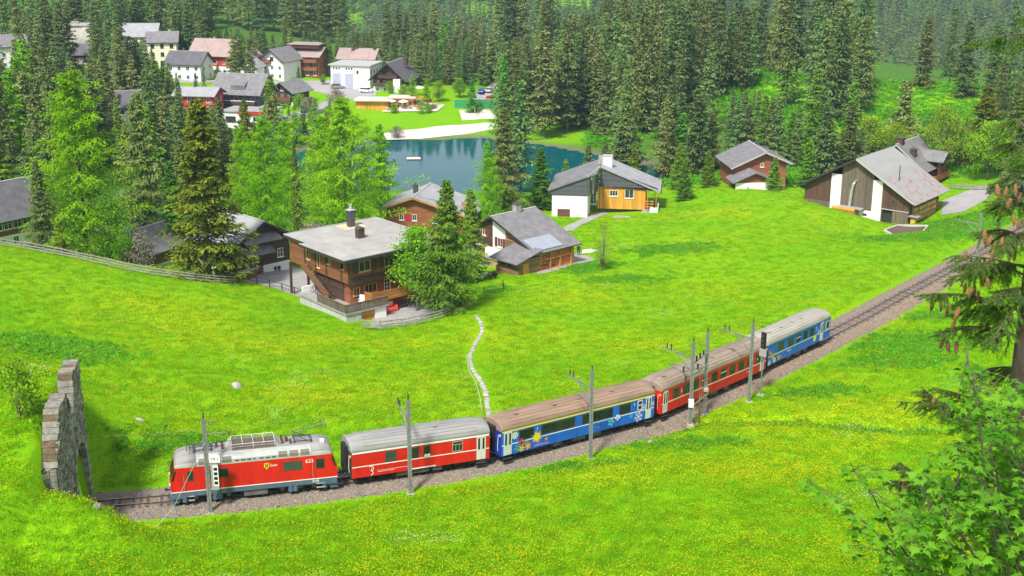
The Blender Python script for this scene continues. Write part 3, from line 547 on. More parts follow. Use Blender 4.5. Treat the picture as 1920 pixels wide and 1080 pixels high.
FOREST = [ # x, y, height in dm, kind, zone
 (1.8,268.6,251,1,6),(8.6,340.3,286,1,6),(15.1,348.9,301,1,6),(-90.4,242.8,201,0,2),(-68.5,238.5,184,2,4),(77.6,306.9,264,1,10),(23.4,264.5,196,1,6),
 (70.7,329.7,240,1,8),(38.5,265.6,189,0,8),(57.0,352.9,277,1,9),(-97.5,242.4,182,1,2),(-91.7,255.3,230,1,2),(23.9,265.8,267,1,6),(64.9,354.3,226,1,9),
 (32.0,264.4,174,1,8),(117.7,334.0,200,0,12),(85.7,315.6,238,1,10),(-65.0,262.9,173,2,4),(-83.5,245.8,148,0,2),(35.4,334.0,240,1,6),(125.8,369.3,223,1,12),
 (-61.0,231.9,137,0,4),(-62.2,237.5,193,0,4),(111.6,348.4,191,0,12),(78.1,406.7,302,1,9),(38.4,326.2,231,1,6),(48.6,315.8,229,1,8),(64.0,268.1,145,2,10),
 (25.4,343.0,208,0,6),(122.5,316.6,251,1,13),(-37.1,263.2,139,0,4),(57.5,274.8,146,0,8),(-57.4,264.3,140,0,4),(76.2,366.5,255,1,9),(-106.9,272.5,181,3,2),
 (115.5,302.0,155,1,13),(46.3,343.7,296,1,8),(-49.9,270.6,159,0,4),(-88.4,265.1,190,0,2),(-89.0,276.5,210,1,2),(43.8,335.1,233,1,8),(-77.2,253.8,123,2,2),
 (76.4,285.9,146,2,10),(-89.0,254.3,126,2,2),(51.4,275.9,132,0,8),(-69.9,248.0,192,0,4),(34.5,339.1,319,1,6),(49.1,276.0,144,0,8),(25.5,274.9,289,1,6),
 (-89.1,271.6,199,0,2),(61.2,271.1,129,0,10),(-106.1,425.9,202,0,3),(-77.9,383.6,170,0,3),(19.7,356.1,215,1,6),(24.4,355.3,227,1,6),(-83.2,386.3,176,0,3),
 (-106.6,279.6,176,0,2),(-63.8,267.3,151,0,4),(0.9,343.6,213,1,6),(111.3,277.3,145,0,13),(-28.3,269.5,121,2,5),(76.8,317.3,232,1,10),(-2.6,262.9,116,1,6),
 (126.1,335.9,177,0,12),(-47.3,266.6,117,0,4),(-102.8,348.4,154,1,2),(-1.8,460.3,278,1,7),(-42.2,265.7,115,0,4),(-54.8,266.1,120,0,4),(-82.3,281.3,168,3,4),
 (91.5,339.8,297,1,11),(-30.9,263.3,109,1,5),(48.9,348.0,279,1,8),(-42.1,274.1,152,0,4),(-109.9,423.5,171,0,3),(-101.2,423.0,165,0,3),(79.9,370.1,273,1,11),
 (-2.1,360.3,224,1,6),(-2.8,343.9,153,1,6),(110.0,278.5,147,0,13),(-106.8,350.3,168,0,2),(40.1,268.2,180,0,8),(-82.8,523.6,269,1,1),(68.1,285.9,175,2,10),
 (49.4,284.6,154,1,8),(-127.9,469.2,192,0,0),(-61.6,271.2,119,0,4),(-70.2,522.7,243,1,1),(-100.4,524.8,264,1,1),(36.9,275.3,136,2,8),(79.9,299.4,168,0,10),
 (94.5,344.9,258,1,11),(69.0,265.3,94,0,10),(-105.1,520.0,234,1,1),(-119.9,458.9,290,1,0),(43.3,273.9,125,0,8),(73.7,262.1,90,1,10),(63.6,354.7,229,1,9),
 (-170.7,434.6,228,1,0),(3.8,461.4,257,1,7),(80.0,336.9,241,1,11),(-29.4,406.3,143,0,5),(55.5,363.9,305,1,9),(-44.6,465.6,202,0,5),(-56.3,331.3,119,3,4),
 (-68.8,254.5,147,0,4),(56.8,285.6,129,2,8),(-88.4,522.4,215,1,1),(56.6,358.6,312,1,9),(-144.5,422.2,181,0,2),(43.1,370.5,330,1,6),(82.2,372.2,295,1,11),
 (-61.5,421.6,132,0,3),(93.3,263.0,86,0,13),(-52.7,278.2,141,3,4),(61.0,359.5,210,1,9),(-75.3,522.9,223,1,1),(83.4,352.9,274,1,11),(-112.7,526.0,289,1,1),
 (68.5,270.5,98,2,10),(-92.3,268.4,191,0,2),(-20.0,409.0,135,0,5),(-4.9,264.7,94,0,5),(-6.7,418.4,148,0,5),(-56.5,280.2,127,0,4),(-140.4,369.7,219,1,2),
 (-113.9,300.9,231,3,2),(57.3,280.3,136,0,8),(-88.4,260.7,161,0,2),(-115.1,358.6,205,0,2),(43.4,355.2,282,1,8),(-17.0,405.4,119,1,5),(19.8,269.3,90,1,6),
 (76.4,375.4,230,1,9),(-156.6,411.4,226,1,2),(-79.1,254.7,99,0,2),(-25.9,404.4,117,1,5),(37.7,341.5,273,1,6),(84.6,329.5,264,1,10),(-138.5,472.3,239,1,0),
 (-9.2,411.1,122,0,5),(88.8,274.3,80,0,13),(-15.1,410.5,133,0,5),(-54.3,287.2,184,1,4),(79.7,311.9,257,1,10),(-134.6,475.7,226,1,0),(-112.5,368.8,220,1,2),
 (4.0,360.1,243,1,6),(-4.6,464.2,264,1,7),(29.4,339.1,264,1,6),(-28.0,465.8,199,0,5),(-155.2,478.7,228,1,0),(-107.6,353.8,208,0,2),(-76.4,447.6,123,0,3),
 (100.1,272.1,71,2,13),(59.0,305.4,108,0,8),(41.7,312.9,128,0,8),(-71.4,262.2,182,0,4),(-49.2,338.3,89,0,4),(-142.4,408.4,174,0,2),(-37.0,277.6,92,2,5),
 (-89.1,371.1,93,1,3),(-119.7,385.3,211,1,2),(-71.7,252.2,223,1,4),(23.6,369.6,265,1,6),(87.0,357.2,330,1,11),(-110.1,461.9,248,1,1),(-97.3,314.0,109,2,2),
 (-52.2,337.5,111,3,4),(74.8,271.1,82,0,10),(3.6,355.7,181,1,6),(-35.0,466.6,194,0,5),(-95.1,429.1,110,2,3),(-23.8,404.8,116,1,5),(-40.7,467.7,185,0,5),
 (-98.6,428.9,114,2,3),(53.7,370.2,280,1,9),(142.1,380.5,211,1,12),(96.0,274.7,85,0,13),(8.3,343.2,294,1,6),(28.6,335.8,200,1,6),(-52.6,427.3,101,0,5),
 (-55.2,336.2,98,0,4),(-115.3,298.2,181,2,2),(-87.1,381.0,90,0,3),(39.7,319.6,144,0,8),(18.2,364.5,254,1,6),(-97.2,530.5,245,1,1),(69.1,279.0,123,2,10),
 (-32.9,424.0,117,1,5),(71.6,411.1,293,1,9),(29.3,395.6,231,1,7),(-37.2,434.7,119,1,5),(10.6,423.1,251,1,7),(77.2,321.1,241,1,10),(46.7,359.6,287,1,8),
 (-82.3,445.3,105,0,3),(12.9,434.1,286,1,7),(-61.5,324.5,177,2,4),(-105.4,289.6,228,1,2),(-162.1,480.7,209,0,0),(61.0,276.4,104,2,10),(-81.9,421.0,117,0,3),
 (69.0,282.0,144,0,10),(-46.2,342.2,80,0,4),(32.9,269.9,185,0,8),(77.1,263.6,61,0,10),(-45.4,426.7,97,0,5),(-97.0,361.4,104,0,3),(12.1,358.9,231,1,6),
 (-86.8,304.5,208,0,4),(-128.5,400.2,200,0,2),(68.9,274.6,106,0,10),(-56.5,430.1,92,0,5),(-101.2,318.7,182,0,2),(166.6,418.3,214,1,13),(29.7,364.6,285,1,6),
 (21.4,374.4,254,1,6),(93.3,282.6,63,0,13),(-67.4,286.3,156,0,4),(-120.6,524.3,281,1,1),(-149.8,418.4,232,1,2),(-136.1,472.3,190,0,0),(-105.1,361.7,141,0,3),
 (-80.6,460.7,111,1,3),(-80.9,388.8,141,2,3),(-151.6,412.2,235,1,2),(-106.7,360.6,178,0,2),(-83.2,434.0,133,0,3),(89.6,329.4,222,1,10),(-103.4,258.0,181,0,2),
 (-69.8,444.8,87,0,3),(-133.9,365.9,177,0,2),(-31.0,460.1,163,0,5),(-94.2,250.5,149,0,2),(-148.5,413.5,168,0,2),(31.8,394.1,274,1,7),(-43.9,438.6,86,0,5),
 (-51.2,428.1,110,1,5),(-88.3,318.2,185,0,4),(-92.1,373.9,74,0,3),(77.2,367.7,287,1,9),(-19.3,464.1,166,0,5),(-24.1,463.2,147,2,5),(-42.0,447.8,88,1,5),
 (-137.6,441.1,233,1,2),(-134.0,446.9,202,0,2),(-71.3,280.4,127,3,4),(-107.5,522.8,242,1,1),(-12.2,433.6,95,0,5),(-81.7,410.4,116,0,3),(-109.7,296.2,196,0,2),
 (-34.9,434.5,119,1,5),(-78.4,295.7,132,0,4),(-14.2,419.5,127,1,5),(83.4,418.1,252,1,9),(158.0,422.8,219,1,13),(-97.6,289.1,207,0,2),(54.3,300.8,117,0,8),
 (-160.2,420.4,249,1,2),(-78.0,275.9,215,1,4),(-61.8,435.2,102,2,3),(-64.6,429.6,95,0,3),(-148.7,466.1,250,1,0),(31.4,355.0,281,1,6),(2.3,351.9,171,2,6),
 (-114.3,443.5,233,1,3),(17.9,370.3,295,1,6),
]
FOREST2 = [
 -78,258,9,-95,261,17,-106,262,16,-97,263,15,-90,263,13,-4,265,10,-75,269,14,110,269,14,-32,269,8,78,270,4,-56,270,11,-100,270,17,-83,271,8,-111,273,17,-58,274,12,21,274,9,-65,276,13,-93,276,18,-77,278,15,-68,278,15,99,279,5,-51,279,15,
 77,280,6,-103,280,19,51,280,8,-113,281,17,-94,281,19,-113,282,18,-99,283,15,38,283,12,114,283,15,-88,284,7,42,285,17,-50,286,10,-64,287,9,-59,287,9,115,288,10,-109,290,15,-74,291,12,-55,291,18,-79,291,15,104,291,4,-67,291,13,-95,291,21,
 -103,292,17,-65,292,10,-116,293,17,-53,293,11,69,294,12,83,296,4,45,296,15,-103,296,17,51,297,11,-91,298,5,-60,298,8,-65,299,9,-74,300,13,-65,300,9,-90,300,7,-84,301,14,-99,304,21,-98,304,21,-70,304,15,-82,306,15,124,306,22,56,307,11,
 55,310,9,-62,311,7,-74,311,10,119,311,14,-111,311,16,65,312,4,-72,312,13,-64,315,8,-78,315,9,-81,316,10,-111,316,16,-70,317,6,55,319,9,-93,319,10,-81,320,8,27,320,17,-73,321,10,-123,322,17,-84,322,13,-111,324,17,42,324,11,-120,325,16,
 -76,326,9,-102,326,13,-119,327,18,-122,328,18,-62,328,17,82,330,23,-86,330,12,-129,331,10,63,332,6,126,333,8,-66,333,5,61,333,6,-114,334,14,-107,334,17,-87,334,13,84,336,26,-120,337,11,36,338,23,-113,338,14,-135,338,10,-131,340,13,-131,341,17,
 88,342,25,130,343,16,-116,343,12,-86,344,4,-122,344,13,41,345,23,-65,346,15,42,348,23,28,348,19,-124,349,16,-138,349,10,-115,349,10,14,349,25,-99,350,12,90,351,28,-133,352,12,-124,353,14,-112,353,16,-100,353,14,14,354,22,-56,354,6,-129,356,16,
 23,356,19,-99,356,13,135,358,16,33,358,24,-133,359,14,-145,359,15,-126,360,11,-63,360,4,-118,360,10,30,360,23,-48,361,5,22,361,18,94,362,27,50,362,26,-97,363,9,-1,364,20,-52,364,5,30,364,25,-141,364,8,-106,364,14,-59,365,4,37,366,30,
 5,366,20,14,366,26,-146,366,10,-97,367,6,-51,368,4,-127,369,10,-58,369,4,34,369,24,51,369,29,7,370,17,14,370,20,-107,371,13,-103,371,11,12,373,19,-3,373,16,95,373,27,-100,375,9,-115,375,17,-109,375,15,1,375,20,21,376,24,-123,376,8,
 -131,376,9,-109,376,14,-140,377,15,-107,377,15,34,378,25,-152,378,18,-126,379,6,-3,381,17,32,381,25,47,381,26,18,381,26,-105,381,8,23,382,25,89,382,28,40,382,22,-72,383,7,49,383,29,36,383,23,-3,383,20,-100,383,5,50,383,24,79,383,24,
 -104,383,8,-133,384,10,-110,384,13,53,385,29,-122,385,15,-86,385,7,39,386,26,-134,386,9,33,386,28,32,386,25,-141,386,16,1,387,19,48,387,25,7,388,18,-105,389,7,-126,390,11,148,390,18,10,391,23,-139,391,7,42,392,24,44,392,28,53,392,27,
 4,392,16,-84,392,14,58,393,24,36,393,21,-116,395,11,16,395,20,-126,396,17,22,396,20,-118,396,11,35,396,27,-83,396,11,31,398,25,-111,398,9,56,400,24,22,401,20,-122,401,19,-148,402,14,-85,402,13,29,402,24,2,402,16,16,403,21,14,403,19,
 -67,404,6,14,406,19,28,406,22,8,407,17,-0,407,12,35,408,28,-148,408,14,43,409,30,50,409,29,-150,410,15,53,410,25,76,411,27,-27,412,13,-165,412,16,-84,412,11,31,412,27,156,413,17,-30,413,12,-128,414,16,-21,414,14,-131,414,12,16,414,19,
 3,415,14,30,416,28,9,417,20,79,417,28,37,417,23,-26,417,13,-146,418,19,24,418,22,-167,418,16,-0,418,12,2,419,14,-155,419,23,41,420,25,71,420,23,-15,420,13,-168,421,17,24,421,22,-7,421,13,-22,422,10,41,422,27,-128,423,22,-88,423,12,
 97,423,18,17,424,20,-131,424,18,-6,425,11,35,426,23,-19,426,10,-109,426,14,25,427,22,19,427,19,-154,427,23,-102,427,14,-25,427,11,-47,428,9,-84,428,13,12,428,20,-149,428,19,-160,429,15,-9,429,11,-27,430,13,40,430,23,4,430,11,-48,430,12,
 -108,431,17,-54,431,9,-15,431,12,-150,432,19,-87,432,11,-4,432,9,-162,432,23,-98,433,11,-112,434,20,-155,434,23,-139,434,20,-20,435,9,45,436,27,10,436,23,-111,437,12,18,437,19,-99,437,11,-21,437,10,31,437,28,-11,438,11,37,438,24,-169,438,25,
 -38,439,8,40,439,25,-92,439,11,-26,440,10,-30,440,8,-18,440,9,-48,440,9,-107,440,16,-58,440,9,-109,440,17,-58,441,8,11,441,27,-46,442,9,-6,442,8,-160,442,18,15,443,24,38,443,27,-33,443,11,-17,443,9,39,443,25,-98,444,9,5,444,10,
 -56,444,8,-1,445,9,20,445,18,-87,448,9,-142,448,25,-54,448,10,-15,449,8,-10,449,9,-61,449,7,-57,449,8,5,449,10,-26,449,7,-73,450,8,2,450,9,10,450,27,-48,450,9,49,451,29,17,451,17,-20,451,8,-28,451,10,-91,451,10,-116,452,23,
 -111,452,18,28,452,16,-34,453,10,-88,453,11,-98,453,10,-32,453,8,7,453,9,-145,454,21,-13,454,8,40,454,29,-38,455,7,-100,455,10,-41,455,7,-64,455,8,-137,455,28,39,455,27,21,455,17,-53,455,8,31,456,19,-18,457,9,45,457,22,25,458,17,
 38,458,28,-114,458,25,-19,460,8,-91,460,10,-47,460,7,-140,460,26,-22,460,14,-100,461,8,-50,461,11,-107,461,8,-95,462,7,-14,462,14,-72,462,9,-13,462,15,-53,463,10,29,463,17,-62,463,11,-69,463,11,36,464,23,10,464,27,-57,464,10,-82,464,9,
 -139,465,20,-114,465,26,-50,465,11,-17,465,11,2,465,24,-72,466,9,-32,466,15,-99,466,9,1,466,32,-10,467,12,-105,468,8,24,469,12,-61,469,8,-38,469,16,-17,470,13,43,470,26,-56,470,10,-90,471,8,-122,473,30,-95,473,9,-76,473,8,-73,475,7,
 -100,475,8,-111,476,17,-82,477,9,-128,477,20,-129,479,26,-113,479,27,-165,480,26,-117,481,24,-97,481,7,-92,481,8,-135,481,23,-161,483,21,-132,484,25,-170,485,22,-159,485,26,-111,485,5,-78,486,7,-77,490,7,-123,491,28,-119,510,20,-90,523,15,-75,523,26,
 -72,526,27,-81,528,25,-119,528,28,-101,529,27,-91,530,24,-94,531,26,-85,533,26,-71,534,25,-88,535,21,-80,545,27,-72,553,26,-72,554,26,
]
# ------------------------------------------------------------------ railway: ballast, sleepers, rails
bal = mat('ballast_stone', (.205, .165, .125), .95, var=.55, vscale=9, bump=1.0, bscale=14)
stone_m = mat('ballast_lump', (.26, .235, .20), .95, var=.45, vscale=1.0, objvar=.45)
steel = mat('rail_steel', (.16, .11, .08), .45, .7, var=.4, vscale=3)
steel_top = mat('rail_head', (.42, .40, .38), .25, .9, var=.2)
tie_m = mat('sleeper_wood', (.085, .065, .052), .9, var=.5, vscale=3, objvar=.3)
T0, T1 = 16, int(np.argmax(TRK[:, 0] > 100))
def track_pt(i, off, dz): return (TRK[i, 0] + TNRM[i, 0] * off, TRK[i, 1] + TNRM[i, 1] * off, tz_of(TRK[i, 1]) + dz)
prof = [(-3.5, -.62), (-2.9, -.42), (-2.3, -.22), (-1.5, -.145), (1.5, -.145), (2.1, -.22), (2.7, -.42), (3.2, -.60)]
V = []; jit = np.random.default_rng(3)
for i in range(T0, T1):
    for (o_, z_) in prof: V.append(track_pt(i, o_ + (jit.normal(0, .10) if abs(o_) > 2 else 0), z_ + jit.normal(0, .012)))
k = np.arange(len(V)).reshape(-1, len(prof)); F = np.stack([k[:-1, :-1], k[1:, :-1], k[1:, 1:], k[:-1, 1:]], -1).reshape(-1, 4)[:, ::-1]
ballast = tag(mobj('ballast_bed', np_mesh('ballast_bed', V, F, bal, smooth=True)), kind='structure')
track = tag(empty('railway_track'), kind='structure')
for sgn in (-1, 1):
    b = MB(); pr = [(-.06, -.14), (.06, -.14), (.02, -.11), (.02, -.045), (.034, -.03), (.034, 0), (-.034, 0), (-.034, -.03), (-.02, -.045), (-.02, -.11)]; vs = []
    for i in range(T0, T1):
        for (o_, z_) in pr: vs.append(track_pt(i, sgn * .535 + o_, z_))
    n_ = len(pr); fs = []
    ms = []
    for i in range(T1 - T0 - 1):
        for q in range(n_): fs.append((i * n_ + q, i * n_ + (q + 1) % n_, (i + 1) * n_ + (q + 1) % n_, (i + 1) * n_ + q)); ms.append(1 if q == 5 else 0)
    b.v = vs; b.f = fs; b.m = ms; b.build('rail', [steel, steel_top], track)
sl = MB().box(-.12, -1.0, -.30, .12, 1.0, -.118).mesh('sleeper', tie_m)
for s in np.arange(_s[T0] + 1, _s[T1] - 1, .72):
    i = int(round(s * 2)); o = mobj('sleeper', sl, track); o.location = track_pt(i, 0, 0); o.rotation_euler = (0, 0, math.atan2(TDIR[i, 1], TDIR[i, 0]))
# loose stones of the ballast
def stone_mesh(seed):
    r = np.random.default_rng(seed); t = (1 + 5 ** .5) / 2
    v = np.array([(-1, t, 0), (1, t, 0), (-1, -t, 0), (1, -t, 0), (0, -1, t), (0, 1, t), (0, -1, -t), (0, 1, -t), (t, 0, -1), (t, 0, 1), (-t, 0, -1), (-t, 0, 1)], float); v /= np.linalg.norm(v, axis=1)[:, None]
    v *= (.65 + .6 * r.random((12, 1))) * np.array([1, .8, .6])
    return v, [(0, 11, 5), (0, 5, 1), (0, 1, 7), (0, 7, 10), (0, 10, 11), (1, 5, 9), (5, 11, 4), (11, 10, 2), (10, 7, 6), (7, 1, 8), (3, 9, 4), (3, 4, 2), (3, 2, 6), (3, 6, 8), (3, 8, 9), (4, 9, 5), (2, 4, 11), (6, 2, 10), (8, 6, 7), (9, 8, 1)]
SM = []
for v in range(5):
    q, f = stone_mesh(v); SM.append(np_mesh('stone_%d' % v, q, f, stone_m))
for v in range(5):
    q, f = stone_mesh(v); SM.append(np_mesh('stone_b%d' % v, q, f, mat('rusty_ballast_lump', (.31, .215, .135), .95, var=.4, vscale=1.0, objvar=.4)))
rr = np.random.default_rng(11); nS = 26000
si = rr.integers(T0 + 30, T1 - 4, nS); so = np.where(rr.random(nS) < .7, rr.uniform(-3.5, -1.05, nS), rr.uniform(-1.0, 3.2, nS))
sz = np.interp(so, [p[0] for p in prof], [p[1] for p in prof])
SP = np.stack([TRK[si, 0] + TNRM[si, 0] * so + rr.uniform(-.25, .25, nS), TRK[si, 1] + TNRM[si, 1] * so + rr.uniform(-.25, .25, nS), tz_of(TRK[si, 1]) + sz + .01], 1)
scatter('ballast_stones', SP, rr.random(nS) * 6.28, rr.uniform(.04, .095, nS), rr.integers(0, 5, nS) + 5 * (rr.random(nS) < np.interp(SP[:, 0], [-10, 5, 22, 40], [.05, .35, .85, .95])), SM, 'loose grey and brown ballast stones along the rails', 'gravel')

# ------------------------------------------------------------------ woods
ZL = ['on the wooded slope above the hotel', 'on the wooded ridge behind the village', 'in the thicket left of the village', 'between the village chalets', 'between village and big larches', 'behind the white hall and lawn', 'on the far lake shore', 'deep in the forest above the lake',
      'between the lake and the stacked-roof chalet', 'in the dark forest right of centre', 'in the thicket behind the barn', 'on the slope above the barn', 'on the bright green knoll', 'on the slope right of the barn']
ORD = ['first', 'second', 'third', 'fourth', 'fifth', 'sixth', 'seventh', 'eighth', 'ninth', 'tenth', 'eleventh', 'twelfth', 'thirteenth']
KK = ['spruce', 'tall_spruce', 'green_spruce', 'far_larch']; KN_ = ['dark spruce', 'tall dark spruce', 'fresh green spruce', 'bright larch']
for zn in range(14):      # rows from front to back, each counted from the left
    tz = sorted([t for t in FOREST if t[4] == zn], key=lambda t: t[1]); nr_ = max(1, round(len(tz) / 9)); 
    for ri in range(nr_):
        row = sorted(tz[ri * len(tz) // nr_:(ri + 1) * len(tz) // nr_], key=lambda t: t[0] / t[1]); rn = {1: [''], 2: ['front', 'back'], 3: ['front', 'middle', 'back']}.get(nr_, ['front', 'second', 'third', 'fourth', 'fifth', 'sixth', 'seventh'])
        for ci, (x, y, h, k, _) in enumerate(row):
            plant_tree(KK[k], x, y, h / 10, '%s %s, %s%s from left' % (KN_[k], ZL[zn], '' if nr_ == 1 else rn[min(ri, len(rn) - 1)] + ' row, ', ORD[ci]), rng.uniform(.85, 1.25), 'forest trees ' + ZL[zn])
q = np.array(FOREST2, float).reshape(-1, 3)
mid = [TREE['tall_spruce'][i][1] for i in range(5)] + [TREE['spruce'][i][1] for i in range(5)]
scatter('forest_mass', np.c_[q[:, :2], ground(q[:, 0], q[:, 1]) - .2], rng.random(len(q)) * 6.28, q[:, 2], np.where(q[:, 2] > 20, rng.integers(0, 5, len(q)), rng.integers(5, 10, len(q))), mid, 'dense dark spruce forest filling the gaps behind the lake and village', 'forest')
# the far mountainside: thousands of small spruces
r2 = np.random.default_rng(21); X = r2.uniform(-620, 620, 26000); Y = 560 + 820 * r2.random(26000) ** .8
kp = np.abs(X) < Y * .44; X = X[kp]; Y = Y[kp]
fm = forest_mask(X, Y); kp = (r2.random(len(X)) < fm * .98) & ((Y > 780) | (X < -150)); X = X[kp]; Y = Y[kp]
scatter('far_mountain_forest', np.c_[X, Y, ground(X, Y) - .3], r2.random(len(X)) * 6.28, r2.uniform(14, 23, len(X)), r2.integers(0, 5, len(X)), FARM, 'hazy blue spruce forest covering the far mountainside', 'forest')

HERO = [
 ('larch', -60.7, 176.6, 26.3, 1.10, 'huge bright green larch at the left behind the rail fence'),
 ('near_spruce', -39.9, 161.6, 23.9, 1.34, 'massive olive green spruce beside the fence, left of the flat-roofed house'),
 ('near_dark_spruce', -57.7, 196, 24.6, .95, 'grey green spruce between the huge larch and the massive olive spruce'),
 ('larch', -37.8, 192, 21.7, .80, 'bright larch just right of the massive olive spruce'),
 ('larch', -27.4, 205, 23.5, 1.15, 'broad bright larch left of the lake, above the flat-roofed house'),
 ('far_larch', -23.3, 222, 17.5, 1.1, 'larch touching the left edge of the lake'),
 ('larch', -33.5, 224, 19.5, .9, 'larch half behind the broad bright larch left of the lake'),
 ('larch', -42.5, 236, 18.5, .9, 'larch in front of the round pond'),
 ('near_spruce', -52.5, 250, 21, .9, 'spruce left of the round pond below the white terrace house'),
 ('near_dark_spruce', -37, 215, 16.1, .42, 'very narrow dark spruce between two bright larches'),
 ('lawn_spruce', -7.6, 146.9, 16.4, .92, 'tall spruce on the lawn hiding the right end of the flat-roofed house'),
 ('leafy_tree', -11.6, 149.6, 10.6, 1.0, 'small light green leafy tree left of the tall lawn spruce'),
 ('near_green_spruce', -5.6, 168, 13.1, .9, 'fresh green spruce behind the tall lawn spruce'),
 ('near_dark_spruce', -1.4, 222, 19.8, 1.06, 'big dark spruce standing against the middle of the lake'),
 ('larch', -4.2, 212, 15, .7, 'slim bright larch left of the big dark lake spruce'),
 ('near_green_spruce', 5.3, 232, 11.7, 1.19, 'green spruce in front of the lake, left of the grey-white house'),
 ('airy_tree', 12.8, 173.1, 7.2, 1.25, 'sparse young tree with thin leaves standing alone in the meadow'),
 ('near_green_spruce', 32.8, 238.2, 7.5, 1.3, 'low bushy spruce at the meadow edge right of the grey-white house'),
 ('near_green_spruce', 33.4, 251, 9.4, 1.1, 'taller green spruce behind the low bushy one at the meadow edge'),
 ('near_green_spruce', 39.1, 250, 7.6, 1.2, 'green spruce left of the chalet with stacked grey roofs'),
 ('spruce', 15.6, 258, 9.8, 1.3, 'dark spruce behind the ridge of the grey-white house'),
 ('spruce', 19.0, 258, 10.2, 1.3, 'dark spruce behind the white chimney of the grey-white house'),
 ('spruce', 22.8, 264, 12.8, 1.2, 'tallest dark spruce behind the grey-white house'),
 ('green_spruce', 25.4, 262, 9, 1.17, 'greenish spruce behind the right roof slope of the grey-white house'),
 ('green_spruce', 10.7, 250, 7.5, 1.12, 'little green spruce at the lake behind the grey-white house'),
 ('yellow_tree', 88.0, 258, 14.5, 1.0, 'yellow green leafy tree right of the house behind the barn'),
 ('spruce', 86.2, 280, 15.5, 1.5, 'dark spruce rising behind the house behind the barn'),
 ('near_spruce', 97.4, 262, 17.1, 1.5, 'olive spruce right of the yellow green leafy tree'),
 ('near_green_spruce', 50.2, 240, 6.8, 1.4, 'green spruce at the right corner of the chalet with stacked grey roofs'),
 ('green_spruce', 60, 255, 9.5, 1.4, 'green spruce at the left eave of the big barn'),
 ('spruce', 65, 262, 16.0, 1.15, 'tall dark spruce behind the left roof of the big barn'),
 ('spruce', 71, 266, 15.0, 1.2, 'dark spruce behind the ridge of the big barn'),
 ('near_dark_spruce', 92.9, 232, 14.0, 1.2, 'dark spruce beside the paved farm drive'),
 ('near_dark_spruce', 84, 209, 15.5, 1.15, 'large dark spruce at the right edge above the track'),
 ('leafy_tree', 93.5, 247, 11.5, 1.15, 'rounded light green tree behind the paved farm drive'),
 ('near_green_spruce', 101, 250, 17, 1.2, 'green spruce at the right edge behind the farm drive'),
 ('near_dark_spruce', -63.6, 168, 12.5, 1.0, 'thin dark spruce with bare trunk at the left house'),
 ('near_green_spruce', -60.6, 166, 5.2, 1.3, 'low blue green spruce at the fence by the left house'),
 ('green_spruce', -2.2, 345, 21.6, .81, 'bright pointed spruce on the lake lawn'),
 ('far_larch', -25, 375, 9, 1.3, 'small bright larch beside the orange pavilion'),
 ('far_larch', -29.5, 380, 9, 1.2, 'second small bright larch beside the orange pavilion'),
 ('green_spruce', -11.7, 372, 9.5, 1.2, 'spruce beside the sandy court and the parked cars'),
 ('leafy_tree', -55.5, 172, 8.9, 1.05, 'light leafy tree right of the huge larch'),
 ('bush', -53.6, 170, 4.2, .7, 'leafy bush at the fence under the light leafy tree'),
 ('near_green_spruce', -84, 205, 17, 1.0, 'olive spruce at the left edge above the left house'),
 ('near_dark_spruce', -80, 212, 15, 1.1, 'dark spruce behind the left house'),
 ('bush', -33.4, 80.6, 4.4, .75, 'leafy bush growing against the stone tunnel portal'),
 ('bare_bush', -29.2, 182, 6.3, .75, 'leafless grey bush behind the flat-roofed house'),
 ('bare_bush', -50.1, 167, 5, .6, 'leafless brownish bush at the half-hidden chalet'),
 ('leafy_tree', 78, 276, 9, 1.5, 'round bright bush tree behind the barn ridge'),
 ('yellow_tree', 83, 274, 8, 1.2, 'yellowish tree left of the house behind the barn'),
 ('larch', -45.3, 212, 19, .75, 'slim larch behind the massive olive spruce'),
 ('near_green_spruce', -50.4, 185, 15.4, .84, 'green spruce left behind the massive olive spruce'),
 ('near_dark_spruce', 66.8, 170.5, 6.5, .75, 'small dark conifer with bare stem beside the track'),
]
for (k, x, y, h, wd, lb) in HERO: plant_tree(k, x, y, h, lb, wd)
# ------------------------------------------------------------------ the train
red = mat('train_red', (.60, .014, .010), .38, var=.20, vscale=1.1, bump=.05, bscale=3, stretch=(1.6, 1.6, .35))
blue = mat('train_blue', (.012, .125, .56), .38, var=.22, vscale=1.1, bump=.05, bscale=3, stretch=(1.6, 1.6, .35))
dblue = mat('train_dark_blue', (.012, .035, .35), .35, var=.15)
white_p = mat('train_white', (.80, .80, .78), .4, var=.06)
silver = mat('loco_silver', (.43, .43, .42), .5, .2, var=.12, vscale=2)
skirt_m = mat('loco_skirt', (.085, .125, .19), .5, var=.2, vscale=2)
roof_grey = mat('roof_sheet_grey', (.27, .26, .255), .6, var=.25, vscale=1.2, stretch=(.25, 2, 1))
roof_brown = mat('roof_sheet_brown', (.27, .180, .125), .7, var=.30, vscale=1.2, stretch=(.25, 2, 1))
roof_taupe = mat('roof_sheet_taupe', (.27, .205, .155), .7, var=.28, vscale=1.2, stretch=(.25, 2, 1))
roof_pale = mat('roof_sheet_pale', (.35, .32, .28), .7, var=.22, vscale=1.2, stretch=(.25, 2, 1))
dark_m = mat('underframe', (.030, .028, .026), .8, var=.4, vscale=4)
rubber = mat('bellows', (.018, .018, .020), .85, var=.3)
glass = mat('train_glass', (.018, .030, .020), .08, var=.5, vscale=.7, spec=.7)
glass_g = mat('train_glass_green', (.05, .09, .06), .15, var=.4, vscale=.9)
frame_m = mat('window_rubber', (.05, .05, .05), .6, var=.2)
alu = mat('aluminium_frame', (.55, .55, .54), .4, .5, var=.1)
door_m = mat('train_door_grey', (.58, .60, .60), .45, var=.08)
yellow = mat('paint_yellow', (.80, .62, .02), .4, var=.06)
orange = mat('paint_orange', (.85, .28, .015), .4, var=.1)
